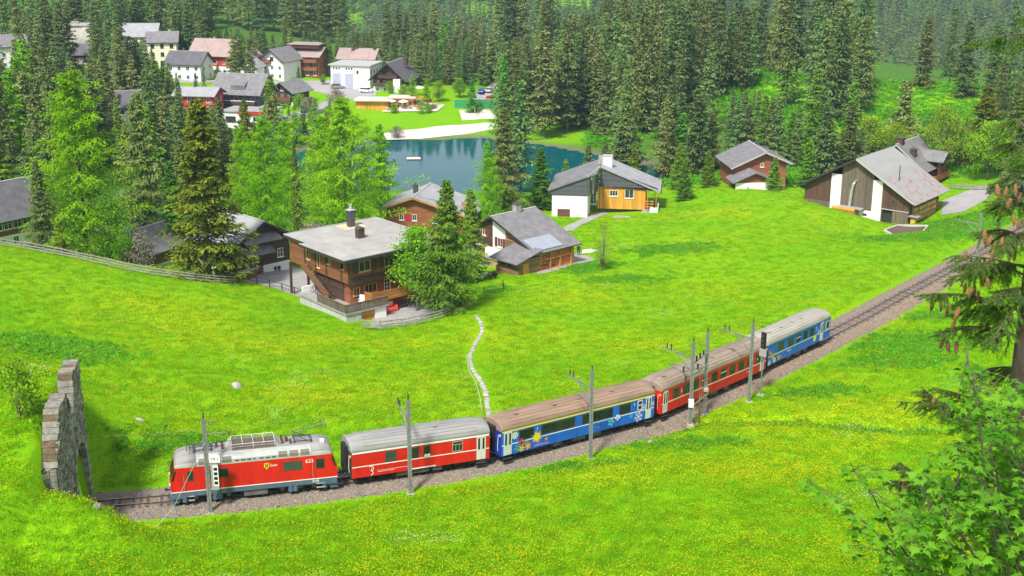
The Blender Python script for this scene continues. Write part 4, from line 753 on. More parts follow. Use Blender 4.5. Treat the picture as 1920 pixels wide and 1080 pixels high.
pinkred = mat('paint_poppy', (.80, .07, .05), .4, var=.12)
green_p = mat('paint_leaf_green', (.10, .40, .03), .4, var=.15)
sky_p = mat('paint_light_blue', (.16, .62, .75), .4, var=.1)
pink_p = mat('paint_pink', (.80, .20, .45), .4, var=.1)
black_p = mat('paint_black', (.015, .015, .015), .5, var=.2)
lamp_y = mat('marker_lamp', (.85, .50, .03), .3, var=.05)
def win(parent, xa, xb, za, zb, y, fm, gm, t=.045, name='window', nx=1, side=-1, rz=None):
    """window on a car side: proud frame with the pane set back in it"""
    b = MB(); y0 = y; y1 = y + side * .02; yi = y + side * .008
    for (a, c, d, e) in ((xa, xb, za, za + t), (xa, xb, zb - t, zb), (xa, xa + t, za + t, zb - t), (xb - t, xb, za + t, zb - t)): b.box(a, y0 - side * .02, d, c, y1, e)
    for k in range(1, nx): xm = xa + (xb - xa) * k / nx; b.box(xm - t / 2, y0 - side * .02, za + t, xm + t / 2, y1, zb - t)
    f = b.build(name, fm, parent); p = MB().box(xa + t * .6, y0 - side * .03, za + t * .6, xb - t * .6, yi, zb - t * .6).build('pane', gm, f); return f
def text_mesh(s, size, material, depth=.004):
    cu = bpy.data.curves.new('lettering', 'FONT'); cu.body = s; cu.size = size; cu.extrude = depth; cu.align_x = 'CENTER'; cu.align_y = 'CENTER'
    to = bpy.data.objects.new('lettering', cu); COL.objects.link(to); bpy.context.view_layer.update()
    me = bpy.data.meshes.new_from_object(to.evaluated_get(bpy.context.evaluated_depsgraph_get())); bpy.data.objects.remove(to); me.materials.clear(); me.materials.append(material); return me
def put_text(parent, s, size, material, x, y, z, name='lettering'):
    o = mobj(name, text_mesh(s, size, material), parent); o.location = (x, y, z); o.rotation_euler = (R(90), 0, 0); return o
def disc_shapes(b, kind, cx, cz, r, y, m=0, n=6, ph=0):
    """flat painted shapes in the side plane at depth y"""
    def P(a, rr): return (cx + rr * math.cos(a), y, cz + rr * math.sin(a))
    if kind == 'disc': b.add([P(2 * math.pi * k / 16, r) for k in range(16)], [tuple(range(16))], m)
    if kind == 'petals':
        for k in range(n):
            a = ph + 2 * math.pi * k / n; w_ = math.pi / n * .75
            b.add([P(a, r * .15), P(a - w_, r * .55), P(a - w_ * .6, r * .92), P(a, r), P(a + w_ * .6, r * .92), P(a + w_, r * .55)], [(0, 1, 2, 3, 4, 5)], m)
    if kind == 'rays':
        for k in range(n):
            a = ph + 2 * math.pi * k / n; b.add([P(a - .16, r * .5), P(a + (.1 if k % 2 else -.1), r), P(a + .16, r * .5)], [(0, 1, 2)], m)
    if kind == 'flake':
        for k in range(6):
            a = ph + math.pi * k / 3
            for rr, dw in ((1, .055),):
                dx, dz = math.cos(a), math.sin(a); px, pz = -dz * r * dw, dx * r * dw
                b.add([(cx - px, y, cz - pz), (cx + dx * r - px, y, cz + dz * r - pz), (cx + dx * r + px, y, cz + dz * r + pz), (cx + px, y, cz + pz)], [(0, 1, 2, 3)], m)
            for sg in (-1, 1):
                q = P(a, r * .5); e = (q[0] + r * .38 * math.cos(a + sg * .8), y - .0, q[2] + r * .38 * math.sin(a + sg * .8)); nx_, nz_ = -math.sin(a + sg * .8) * r * .05, math.cos(a + sg * .8) * r * .05
                b.add([(q[0] - nx_, y, q[2] - nz_), (e[0] - nx_, y, e[2] - nz_), (e[0] + nx_, y, e[2] + nz_), (q[0] + nx_, y, q[2] + nz_)], [(0, 1, 2, 3)], m)
    return b
def bogie(parent, x, wb=1.8, frame=dark_m):
    b = MB()
    for y in (-.95, .95):
        b.box(x - wb / 2 - .35, y - .06, .42, x + wb / 2 + .35, y + .06, .62); b.box(x - .35, y - .09, .30, x + .35, y + .09, .70)
        for s in (-1, 1): b.box(x + s * wb / 2 - .14, y - .1, .24, x + s * wb / 2 + .14, y + .1, .56)
    b.box(x - .15, -.95, .45, x + .15, .95, .62)
    f = b.build('bogie', frame, parent)
    for s in (-1, 1):
        w_ = MB()
        for y in (-.58, .58): w_.tube([(x + s * wb / 2, y - .06, .375), (x + s * wb / 2, y + .06, .375)], .375, 16)
        w_.tube([(x + s * wb / 2, -.6, .375), (x + s * wb / 2, .6, .375)], .06, 8); w_.build('wheelset', dark_m, f)
def couple(parent, L):
    for s in (-1, 1):
        b = MB(); x = s * L / 2; b.tube([(x, 0, .72), (x + s * .33, 0, .72)], .09, 8); b.tube([(x + s * .33, 0, .72), (x + s * .37, 0, .72)], .20, 12); b.build('buffer', dark_m, parent)
def train_root(name, ca, cb, label, cat='train car'):
    ca = Vector(ca); cb = Vector(cb); m_ = (ca + cb) / 2; d = cb - ca; yaw = math.atan2(d.y, d.x); sl_ = SLOPE * d.y / d.length
    e = empty(name, (m_.x, m_.y, tz_of(m_.y)), yaw, label, cat); e.rotation_euler = (0, -math.atan(sl_), yaw); return e, d.length
def coach(name, ca, cb, label, body_m, roof_m, end_m, W=1.33, zb=.62, zt=2.72, zr=3.50, stripe=True, fascia=None, windows=(), doors=(), cab=False, ribs=9, vents=(), win_frame=None, glassm=None):
    e, L = train_root(name, ca, cb, label); h = L / 2
    side = [(-W, zb), (-W, 2.1), (-W + .03, zt)]; sideR = [(-y, z) for y, z in side[::-1]]
    MB().extrude(side + sideR, 'x', -h, h).build('body', body_m, e)
    # vaulted roof with rounded shoulders, drawn down a little at both ends
    arc = [(-W + .005, zt - .03), (-W - .02, zt + .02)] + [(-(W + .02) * math.cos(a), zt + .02 + (zr - zt) * math.sin(a) ** .85) for a in np.linspace(.12, math.pi - .12, 15)] + [(W + .02, zt + .02), (W - .005, zt - .03)]
    V = []; xs_ = [-h - .06, -h + .02, -h + .5, -h + 1.1, h - 1.1, h - .5, h - .02, h + .06]; dr = [.16, .12, .05, 0, 0, .05, .12, .16]
    for x, q in zip(xs_, dr):
        for (y, z) in arc: V.append((x, y * (1 - q * .1), z - q * max(0, (z - zt)) * 1.2))
    n_ = len(arc); F = [(i * n_ + k, (i + 1) * n_ + k, (i + 1) * n_ + k + 1, i * n_ + k + 1) for i in range(len(xs_) - 1) for k in range(n_ - 1)] + [tuple(range(n_)), tuple((len(xs_) - 1) * n_ + k for k in range(n_ - 1, -1, -1))]
    b = MB().add(V, F); rf = b.build('roof', roof_m, e, True)
    for p in rf.data.polygons: p.use_smooth = len(p.vertices) == 4
    rb = MB()
    for k in range(ribs):
        a = math.pi * (k + 1.2) / (ribs + 1.4); y = -(W + .02) * math.cos(a); z = zt + .02 + (zr - zt) * math.sin(a) ** .85
        rb.bar((-h + 1.0, y, z + .012), (h - 1.0, y, z + .012), .035, .03)
    rb.build('roof_ribs', roof_m, rf)['kind'] = 'stuff'
    for (fx, fy) in vents: MB().tube([(fx * L - h, fy, zt + .5 * (zr - zt)), (fx * L - h, fy, zr + .05)], .13, 10).tube([(fx * L - h, fy, zr + .05), (fx * L - h, fy, zr + .10)], .20, 10).build('roof_vent', roof_m, rf)
    if fascia: 
        for s in (-1, 1): MB().box(-h + .02, s * (W - .0), zt - .17, h - .02, s * (W + .014), zt - .035).build('fascia', fascia, e)
    if stripe:
        for s in (-1, 1): MB().box(-h + .01, s * W, 1.46, h - .01, s * (W + .008), 1.53).build('stripe', white_p, e)
    # ends: frame, gangway bellows, lamps
    for s in (-1, 1):
        x = s * h
        fr = MB().extrude([(-W + .02, zb), (-W + .02, zt), (-W * .8, zt + .42), (0, zr - .14), (W * .8, zt + .42), (W - .02, zt), (W - .02, zb)], 'x', min(x, x + s * .05), max(x, x + s * .05)).build('end_wall', end_m, e)
        if not (cab and s == 1):
            for q in range(3): MB().box(x + s * (.06 + q * .10), -.55 + .02 * (q % 2), .95, x + s * (.14 + q * .10), .55 - .02 * (q % 2), 2.95).build('bellows', rubber, fr)
            for y in (-1.0, 1.0): MB().tube([(x + s * .12, y, 1.0), (x + s * .16, y, 1.5), (x + s * .12, y, 2.4)], .022, 5).build('grab_rail', white_p, fr)
        for y in (-1.18, 1.18): MB().tube([(x + s * .05, y, 2.35), (x + s * .11, y, 2.35)], .10, 10).build('marker_lamp', lamp_y, fr)
    for s in (-1, 1):
        for wdef in windows:
            fa, fb, za, zb_, nx = wdef[:5]; gm = wdef[5] if len(wdef) > 5 else (glassm or glass)
            if s == -1: win(e, fa * L - h, fb * L - h, za, zb_, -W, win_frame or frame_m, gm, nx=nx, side=-1)
            else: win(e, fa * L - h, fb * L - h, za, zb_, W, win_frame or frame_m, gm, nx=nx, side=1)
        for (fa, fb) in doors:
            xa, xb = fa * L - h, fb * L - h; y = s * W; d = MB().box(xa, y - s * .03, .66, (xa + xb) / 2 - .012, y + s * .022, 2.62).box((xa + xb) / 2 + .012, y - s * .03, .66, xb, y + s * .022, 2.62).build('door', door_m, e)
            for (p, q) in ((xa, (xa + xb) / 2), ((xa + xb) / 2, xb)): MB().box(p + (q - p) * .28, y, 1.5, p + (q - p) * .72, y + s * .030, 2.45).build('door_pane', glass, d)
            MB().box(xa - .05, y - s * .25, .34, xb + .05, y + s * .10, .38).box(xa - .05, y - s * .2, .12, xb + .05, y + s * .06, .15).build('step', dark_m, d)
    # underneath
    MB().box(-h + .2, -1.0, .50, h - .2, 1.0, zb + .01).build('underframe', dark_m, e)
    for fx, w_ in ((.36, .9), (.5, 1.3), (.62, .8)): MB().box(fx * L - h - w_ / 2, -1.15, .22, fx * L - h + w_ / 2, -.45, .55).build('equipment_box', mat('equipment_grey', (.12, .12, .12), .7, var=.3), e)
    bogie(e, -h + 2.4); bogie(e, h - 2.4); couple(e, L)
    return e, L, h
ZW = (1.62, 2.45)
van, L, h = coach('baggage_van', (-12.51, 88.77), (-2.32, 93.02), 'short red baggage van with silver roof directly behind the locomotive', red, roof_grey, mat('end_dark', (.05, .03, .03), .7), fascia=white_p,
    windows=[(.235, .315, 1.62, 2.42, 1, glass_g), (.425, .478, 1.55, 2.45, 1), (.51, .562, 1.55, 2.45, 1)], doors=[(.905, .972)], vents=[(.62, -.35)])
w5 = win(van, .722 * L - h, .80 * L - h, 1.62, 2.45, -1.33, alu, glass, nx=1)
MB().box(.722 * L - h, -1.358, 2.18, .80 * L - h, -1.33, 2.22).build('glazing_bar', alu, w5)
for k in (1, 2): MB().box((.722 + .026 * k) * L - h - .015, -1.356, 1.64, (.722 + .026 * k) * L - h + .015, -1.33, 2.18).build('glazing_bar', alu, w5)
MB().box(.40 * L - h, -1.352, .66, .60 * L - h, -1.33, .74).build('threshold', white_p, van)
o = disc_shapes(disc_shapes(MB(), 'disc', .527 * L - h, 1.66, .13, -1.3545), 'disc', .548 * L - h, 1.66, .13, -1.3545).build('white_emblem', white_p, van)
b = MB()   # ibex-like swoosh emblem low on the side
for q, (cx, cz, r0_, a0, a1) in enumerate(((-.02, .20, .20, -.9, 2.3), (-.02, -.14, .17, -1.6, 1.7), (.14, .10, .12, 2.2, 4.4))):
    A = np.linspace(a0, a1, 9); w_ = .028
    for u, v_ in zip(A[:-1], A[1:]): b.add([(cx + (r0_ + g) * math.cos(t), 0, cz + (r0_ + g) * math.sin(t)) for t, g in ((u, -w_), (v_, -w_), (v_, w_), (u, w_))], [(0, 1, 2, 3)])
o = b.build('emblem', white_p, van); o.location = (.135 * L - h, -1.336, 1.02)
for k, (a_, c_) in enumerate(((.18, .40), (.18, .30))): MB().box(a_ * L - h, -1.335, .98 - k * .1, c_ * L - h, -1.33, 1.0 - k * .1).build('pinstripe', white_p, van)

car_a, L, h = coach('passenger_car', (-1.63, 93.14), (11.3, 102.52), 'blue first class coach painted with flowers, sun and snowflakes behind the red baggage van', blue, roof_brown, dblue, fascia=mat('first_class_yellow', (.72, .66, .12), .4, var=.06),
    windows=[(.105, .195, *ZW, 1), (.24, .457, *ZW, 2), (.504, .71, *ZW, 2), (.754, .832, *ZW, 1)], doors=[(.012, .06), (.940, .978)], vents=[(.12, -.4), (.36, -.4), (.52, -.35), (.74, -.4)])
wq = win(car_a, .882 * L - h, .914 * L - h, *ZW, -1.33, white_p, glass); MB().box(.882 * L - h, -1.356, 2.02, .914 * L - h, -1.33, 2.07).build('glazing_bar', white_p, wq)
YS = -1.345
def painted(parent, name, material, shapes):
    b = MB()
    for (k, x, z, r, *more) in shapes: disc_shapes(b, k, x, z, r, YS - .002 * len(b.f) / 40, n=more[0] if more else 6, ph=more[1] if len(more) > 1 else 0)
    return b.build(name, material, parent)
fx = lambda f: f * L - h
def flower(parent, x, z, r, petal, core, n=7, name='painted_flower'):
    f = painted(parent, name, petal, [('petals', x, z, r, n, .3)]); c = disc_shapes(MB(), 'disc', x, z, r * .30, YS - .006).build('flower_centre', core, f); return f
flower(car_a, fx(.078), 2.15, .34, white_p, yellow, 9)
flower(car_a, fx(.120), 1.42, .36, pinkred, black_p, 5)
flower(car_a, fx(.160), .98, .34, orange, yellow, 6)
flower(car_a, fx(.122), .88, .26, yellow, orange, 6)
flower(car_a, fx(.275), 1.18, .17, orange, yellow, 5)
painted(car_a, 'painted_leaf', green_p, [('petals', fx(.095), 1.05, .30, 4, .4), ('petals', fx(.145), 1.28, .22, 4, 0)])
sn = painted(car_a, 'painted_sun', yellow, [('rays', fx(.215), 1.55, .62, 12), ('disc', fx(.215), 1.55, .34)])
painted(car_a, 'painted_snowflake', white_p, [('flake', fx(.890), 1.02, .48, 6, .2)]); painted(car_a, 'painted_snowflake', white_p, [('flake', fx(.925), 1.75, .34, 6, .5)])
painted(car_a, 'painted_snowflake', sky_p, [('flake', fx(.838), 1.25, .24, 6, 0)]); painted(car_a, 'painted_snowflake', sky_p, [('petals', fx(.70), 1.15, .34, 5, 0)])
painted(car_a, 'painted_snowflake', white_p, [('flake', fx(.986), 1.9, .24, 6, 0)])
painted(car_a, 'painted_moon', yellow, [('rays', fx(.61), 1.18, .36, 3, 1.2)])
painted(car_a, 'painted_blossom', white_p, [('petals', fx(.745), 1.45, .30, 5, .8)])
MB().box(fx(.20), YS, .80, fx(.29), -1.33, .86).build('painted_line', pink_p, car_a)
put_text(car_a, '1', .42, white_p, fx(.217), -1.342, 2.24, 'class_number'); put_text(car_a, '1', .42, white_p, fx(.858), -1.342, 2.2, 'class_number')

car_b, L, h = coach('passenger_car', (11.79, 102.93), (23.27, 116.02), 'red coach with brown roof and a row of square windows between the two blue coaches', red, roof_taupe, red, fascia=red,
    windows=[(.097 + .0875 * k, .153 + .0875 * k, *ZW, 1) for k in range(10)], doors=[(.012, .05), (.942, .978)], vents=[(.08, -.4), (.28, -.35), (.52, -.4), (.72, -.4)])
for k in (3, 5): MB().box(fx(.097 + .0875 * k), -1.357, 2.12, fx(.153 + .0875 * k), -1.33, 2.16).build('glazing_bar', white_p, car_b)
put_text(car_b, '2', .34, white_p, fx(.172), -1.34, 2.05, 'class_number'); put_text(car_b, '2', .34, white_p, fx(.905), -1.34, 2.05, 'class_number')
MB().box(fx(.80), -1.338, 1.12, fx(.86), -1.33, 1.16).build('pinstripe', white_p, car_b)
MB().box(-h + .4, -.42, 3.46, h - .4, -.39, 3.50).build('roof_cable', white_p, car_b)

car_c, L, h = coach('control_car', (23.59, 116.92), (32.14, 127.47), 'blue control car with flower paintings and beige roof at the far end of the train', blue, roof_pale, dblue, fascia=blue, cab=True,
    windows=[(.15, .235, *ZW, 1), (.30, .385, *ZW, 1), (.435, .505, *ZW, 1), (.545, .615, *ZW, 1), (.655, .725, *ZW, 1)], doors=[(.835, .885)], vents=[(.12, -.4), (.30, -.4), (.48, -.4), (.62, -.4)])
MB().box(fx(.435), -1.357, 2.12, fx(.505), -1.33, 2.16).build('glazing_bar', white_p, car_c)
win(car_c, fx(.925), fx(.985), 1.6, 2.5, -1.33, white_p, glass)
for (y0, y1) in ((-1.1, -.2), (.2, 1.1)): MB().box(h + .05, y0, 1.65, h + .075, y1, 2.55).build('windscreen', glass, car_c)
flower(car_c, fx(.035), 1.85, .34, pinkred, yellow, 6); flower(car_c, fx(.075), 1.35, .36, orange, yellow, 7); flower(car_c, fx(.105), .92, .30, white_p, yellow, 9); flower(car_c, fx(.17), 1.0, .26, yellow, orange, 6); flower(car_c, fx(.21), .98, .20, pinkred, yellow, 5); flower(car_c, fx(.03), .85, .30, white_p, sky_p, 6)
painted(car_c, 'painted_leaf', green_p, [('petals', fx(.06), 1.62, .22, 4, .2), ('petals', fx(.14), 1.25, .2, 4, .6)])
painted(car_c, 'painted_disc', mat('paint_lime', (.62, .72, .08), .4), [('disc', fx(.745), 1.2, .34)]); painted(car_c, 'painted_snowflake', white_p, [('flake', fx(.80), 1.75, .30, 6, .1)])
MB().box(fx(.30), -1.338, 1.18, fx(.36), -1.33, 1.24).build('pinstripe', white_p, car_c); put_text(car_c, '2', .34, white_p, fx(.765), -1.342, 2.2, 'class_number')

# locomotive -----------------------------------------------------------------
loco, L = train_root('locomotive', (-24.91, 85.04), (-13.35, 88.26), 'red electric locomotive with silver roof and crest at the head of the train', 'locomotive'); h = L / 2; W = 1.33; loco.scale = (1, 1, 1.07)
MB().extrude([(-h + .02, 1.02), (-h - .02, 1.75), (-h + .38, 2.74), (h - .38, 2.74), (h + .02, 1.75), (h - .02, 1.02)], 'y', -W, W).build('body', red, loco)
MB().extrude([(-h + .05, .50), (-h + .05, .97), (h - .05, .97), (h - .05, .50), (h - .9, .50), (h - 1.2, .62), (-h + 1.2, .62), (-h + .9, .50)], 'y', -W + .02, W - .02).build('skirt', skirt_m, loco)
MB().box(-h, -W - .012, .965, h, W + .012, 1.025).build('stripe', white_p, loco)
for s in (-1, 1):   # snow plough and end apron
    MB().extrude([(s * (h - .5), .12), (s * (h + .02), .12), (s * (h + .05), .62), (s * (h - .9), .62)], 'y', -1.15, 1.15).build('plough', skirt_m, loco)
# roof: silver shoulders along both sides, grey domed ends, open middle with the resistors and gear
sh = [(-W, 2.74), (-W + .03, 3.05), (-W + .22, 3.33), (-W + .55, 3.45), (W - .55, 3.45), (W - .22, 3.33), (W - .03, 3.05), (W, 2.74)]
MB().extrude(sh, 'x', -h + 1.9, h - 1.9).build('roof', silver, loco)
for s in (-1, 1):
    V = []
    for x, k, d in ((h - 1.9, 1, 0), (h - 1.1, 1.0, .02), (h - .6, .97, .14), (h - .40, .93, .34), (h - .32, .90, .62)):
        for (y, z) in sh: V.append((s * x, y * k, max(2.742, z - d * (z - 2.74) / .7)))
    F = [(i * 8 + k, i * 8 + k + 1, (i + 1) * 8 + k + 1, (i + 1) * 8 + k) for i in range(4) for k in range(7)] + [tuple(32 + k for k in range(8)), tuple(range(7, -1, -1))]
    if s == -1: F = [f[::-1] for f in F]
    m2 = [1 if 8 % 1 == 0 and (k % 7) in (1, 2, 3, 4, 5) else 0 for k in range(28)] + [0, 0]
    b = MB(); b.v = V; b.f = F; b.m = m2; b.build('roof_dome', [silver, roof_grey], loco, True)
MB().box(-h + 1.92, -.80, 3.452, h - 1.92, .80, 3.475).build('roof_walkway', roof_grey, loco)
for (a_, c_) in ((-h + 1.95, -1.55), (1.55 + .1, h - 1.95)):     # light panels in the shoulders
    n_ = 3; w_ = (c_ - a_) / n_
    for k in range(n_):
        for s in (-1, 1):
            xa, xb = a_ + k * w_ + .08, a_ + (k + 1) * w_ - .08
            MB().add([(xa, s * (W + .006), 2.86), (xb, s * (W + .006), 2.86), (xb, s * (W - .022), 3.05), (xa, s * (W - .022), 3.05), (xb, s * (W - .15), 3.24), (xa, s * (W - .15), 3.24)], [(0, 1, 2, 3), (3, 2, 4, 5)]).build('roof_light', mat('roof_light_brown', (.17, .15, .125), .5, var=.2), loco)
for k in range(7):
    for s in (-1, 1): MB().box(-1.4 + k * .44, s * (W - .012), 2.90, -1.4 + k * .44 + (.3 if k != 3 else .14), s * (W + .01), 2.97).build('vent_slot', dark_m, loco)
res = mat('resistor_grid', (.20, .15, .13), .7, var=.5, vscale=8); b = MB()
for s in (-1, 1): MB().extrude([(s * 1.6, 3.47), (s * 1.95, 3.47), (s * 1.6, 3.85)], 'y', -.75, .75).build('cowl', silver, loco)
for r_ in range(3):
    y = -.62 + r_ * .62
    bank = MB().box(-1.55, y - .2, 3.5, 1.55, y + .2, 3.56)
    for k in range(26): bank.box(-1.5 + k * .118, y - .2, 3.56, -1.5 + k * .118 + .05, y + .2, 3.80)
    bank.build('resistor_bank', res, loco)
g = MB()
for x in (-1.55, -.77, 0, .77, 1.55): g.bar((x, -.8, 3.5), (x, -.8, 3.9), .03); g.bar((x, .8, 3.5), (x, .8, 3.9), .03); g.bar((x, -.8, 3.9), (x, .8, 3.9), .025)
for z in (3.7, 3.9): g.bar((-1.55, -.8, z), (1.55, -.8, z), .025); g.bar((-1.55, .8, z), (1.55, .8, z), .025)
g.build('roof_cage', white_p, loco)
pant = mat('pantograph_grey', (.10, .12, .12), .5, .6, var=.2)
for s, upk in ((-1, 0), (1, 1)):
    x0_ = s * 3.6; p = MB(); z0 = 3.6
    for y in (-.5, .5): p.bar((x0_ - .7, y, z0), (x0_ + .7, y, z0), .06); 
    for x in (x0_ - .6, x0_ + .6):
        p.bar((x, -.5, z0), (x, .5, z0), .06)
        for y in (-.5, .5): p.tube([(x, y, 3.46), (x, y, 3.6)], .07, 8)
    kx, kz = (x0_ - .7, 4.05) if upk else (x0_ + .75, 3.72); tx, tz_ = (x0_ + 1.55, 4.62) if upk else (x0_ - 1.0, 3.8)
    for y in (-.22, .22): p.tube([(x0_ + s * .3, y * 2, z0), (kx, y, kz)], .035, 6); p.tube([(kx, y, kz), (tx, y * 1.4, tz_)], .025, 6)
    p.tube([(kx, -.4, kz), (kx, .4, kz)], .03, 6)
    for d in (-.12, .12): p.tube([(tx + d, -.75, tz_ - .08), (tx + d, -.5, tz_ + .03), (tx + d, .5, tz_ + .03), (tx + d, .75, tz_ - .08)], .03, 6)
    p.build('pantograph', pant, loco)
for (x, y, r_) in ((2.1, -.35, .11), (2.1, .35, .11), (2.45, 0, .14), (2.7, -.5, .09), (-2.2, .3, .11), (-2.2, -.35, .11), (-2.6, .1, .12)):
    MB().tube([(x, y, 3.47), (x, y, 3.62), (x, y, 3.66), (x, y, 3.85)], [r_, r_ * .7, r_, r_ * .5], 10).build('insulator', mat('insulator_brown', (.10, .05, .04), .3, var=.2), loco)
MB().box(h - 1.15, -.7, 3.36, h - .85, -.4, 3.58).build('horn_box', white_p, loco)
MB().bar((2.0, -.1, 3.9), (2.8, .1, 3.9), .03).bar((-2.7, 0, 3.88), (-1.6, 0, 3.88), .03).build('busbar', pant, loco)
fx = lambda f: f * L - h
for s in (-1, 1):
    y = s * W
    win(loco, fx(.225), fx(.342), 1.80, 2.45, y, frame_m, glass, nx=2, side=s); win(loco, fx(.672), fx(.785), 1.80, 2.45, y, frame_m, glass_g, nx=2, side=s)
    for (a_, c_) in ((.100, .136), (.868, .922)):
        d = MB().box(fx(a_ - .012), y - s * .01, 1.06, fx(c_ + .012), y + s * .008, 2.60).build('cab_door', red, loco)
        win(d, fx(a_), fx(c_), 1.75, 2.48, y + s * .006, frame_m, glass, side=s)
        MB().tube([(fx(a_ - .02), y + s * .05, 1.15), (fx(a_ - .02), y + s * .05, 2.2)], .016, 5).build('handrail', alu, d)
        MB().box(fx(a_), y - s * .15, .30, fx(c_), y + s * .06, .33).box(fx(a_), y - s * .15, .60, fx(c_), y + s * .06, .63).build('step', alu, d)
    for sx in (-1, 1):   # corner quarter-lights behind the slanted windscreens
        xo = sx * (h - .12); MB().add([(xo - sx * .10, y + s * .006, 1.82), (xo + sx * .05, y + s * .006, 1.82), (xo - sx * .17, y + s * .006, 2.55), (xo - sx * .34, y + s * .006, 2.55)], [(0, 1, 2, 3)]).build('quarter_light', glass, loco)
for sx in (-1, 1):
    for (y0, y1) in ((-1.15, -.08), (.08, 1.15)):
        xa = sx * (h + .0 - .02 + .012); MB().add([(sx * (h - .015), y0, 1.86), (sx * (h - .015), y1, 1.86), (sx * (h - .28), y1, 2.56), (sx * (h - .28), y0, 2.56)], [(0, 1, 2, 3)]).build('windscreen', glass, loco)
    for y in (-.95, .95): MB().tube([(sx * (h + .0), y, 1.45), (sx * (h + .07), y, 1.45)], .12, 12).build('headlight', white_p, loco)
    MB().tube([(sx * (h + .06), -1.05, 1.28), (sx * (h + .12), -1.05, 1.2), (sx * (h + .12), 1.05, 1.2), (sx * (h + .06), 1.05, 1.28)], .02, 5).build('end_handrail', alu, loco)
put_text(loco, '633', .40, white_p, fx(.83), -W - .004, 2.36, 'road_number'); put_text(loco, 'Zuoz', .26, white_p, fx(.612), -W - .004, 2.32, 'nameplate'); put_text(loco, 'RhB', .30, white_p, fx(.865), -W + .014, .80, 'railway_initials')
MB().add([(fx(.555), -W - .008, 2.52), (fx(.555), -W - .008, 2.22), (fx(.570), -W - .008, 2.06), (fx(.585), -W - .008, 2.22), (fx(.585), -W - .008, 2.52)], [(0, 1, 2, 3, 4)]).build('crest', yellow, loco)
MB().bar((fx(.560), -W - .011, 2.47), (fx(.581), -W - .011, 2.17), .06, .004, up=(0, 1, 0)).bar((fx(.581), -W - .011, 2.47), (fx(.560), -W - .011, 2.17), .06, .004, up=(0, 1, 0)).build('crest_cross', black_p, loco)
for x in (-h + 2.9, h - 2.9): bogie(loco, x, 2.3, skirt_m)
for x in (-h + .95, -h + 3.1, -h + 3.45, h - .95, h - 3.1, h - 3.45):
    for s in (-1, 1): MB().tube([(x, s * 1.12, .18), (x, s * 1.12, .62)], .2, 10).build('spring_pot', skirt_m, loco)
MB().box(-.85, -1.2, .18, .85, 1.2, .58).build('battery_box', mat('equipment_grey', (.12, .12, .12), .7, var=.3), loco)
couple(loco, L + .1)

# ------------------------------------------------------------------ masts of the overhead line
mast_m = mat('galvanised_mast', (.25, .26, .26), .55, .4, var=.25, vscale=2)
conc = mat('foundation_concrete', (.36, .33, .27), .9, var=.3, vscale=2, bump=.3)
insul = mat('insulator_dark', (.045, .03, .028), .35, var=.2)
def mast(x, y, H, arm, label, dirn, reach=3.0, wire=True, arm_z=.80, boxes=(), r=.13):
    e = empty('catenary_mast', (x, y, gz(x, y) - .05), 0, label, 'mast', 'masts carrying the overhead line')
    zt_ = tz_of(y) - e.location.z
    p = MB(); p.bar((-r * .55, 0, -.1), (-r * .55, 0, H), r * .55, r * 1.3, up=(1, 0, 0)); p.bar((r * .55, 0, -.1), (r * .55, 0, H), r * .55, r * 1.3, up=(1, 0, 0))
    for z in np.arange(.5, H, .7): p.box(-r * .7, -r * .5, z, r * .7, r * .5, z + .07)
    p.build('pole', mast_m, e); MB().box(-.30, -.30, -.4, .30, .30, .10).build('foundation', conc, e)
    ux, uy = dirn
    if arm:
        z = H * arm_z; a = MB(); tip = (ux * reach, uy * reach, z + .25); a.bar((0, 0, z), tip, .08, .12); a.bar((0, 0, z - 1.3), (ux * reach * .55, uy * reach * .55, z + .10), .07, .07); a.build('bracket_arm', mast_m, e)
        for f in (.72, .86): MB().tube([(ux * reach * f, uy * reach * f, z + .25), (ux * reach * f, uy * reach * f, z + .75)], .055, 6).build('insulator', insul, e)
        a2 = MB(); a2.tube([(ux * .1, uy * .1, H * .66), (ux * reach * .75, uy * reach * .75, H * .68)], .03, 5); a2.build('steady_arm', mast_m, e)
    MB().tube([(0, 0, H), (0, 0, H + .45)], .05, 6).build('insulator', insul, e)
    return e
def nd(i_y):
    i = int(np.argmin(np.abs(TRK[:, 1] - i_y))); return TNRM[i]
def side_pos(y_target, off):
    i = int(np.argmin(np.abs(TRK[:, 1] - y_target))); return TRK[i] + TNRM[i] * off, TNRM[i]
m1 = mast(-21.75, 83.55, 7.4, False, 'plain catenary mast in front of the red locomotive', (0.2, 1))
b = MB()
for z, L_ in ((6.2, 1.6), (7.1, .9)): b.bar((0, 0, z), (L_, .15, z + .1), .05)
b.build('side_bracket', mast_m, m1)
MB().box(.25, -.06, 1.9, .78, 0, 4.4).build('signal_post_plate', mat('plate_grey', (.30, .31, .30), .6, var=.2), m1)
s1 = MB().box(.22, -.12, 4.05, .98, -.06, 4.62).build('sign_board', white_p, m1); q = put_text(s1, '14.1', .34, black_p, .60, -.13, 4.34)
s2 = MB().box(.42, -.10, 2.2, .80, -.065, 3.8).build('number_plate', white_p, m1)
for k in range(4): MB().box(.48, -.115, 2.35 + k * .36, .74, -.1, 2.58 + k * .36).build('number_mark', black_p, s2)
MB().tube([(0, 0, 5.6), (-2.2, -1.6, 1.2), (-3.6, -2.6, -.1)], .022, 5).build('stay_wire', alu, m1)
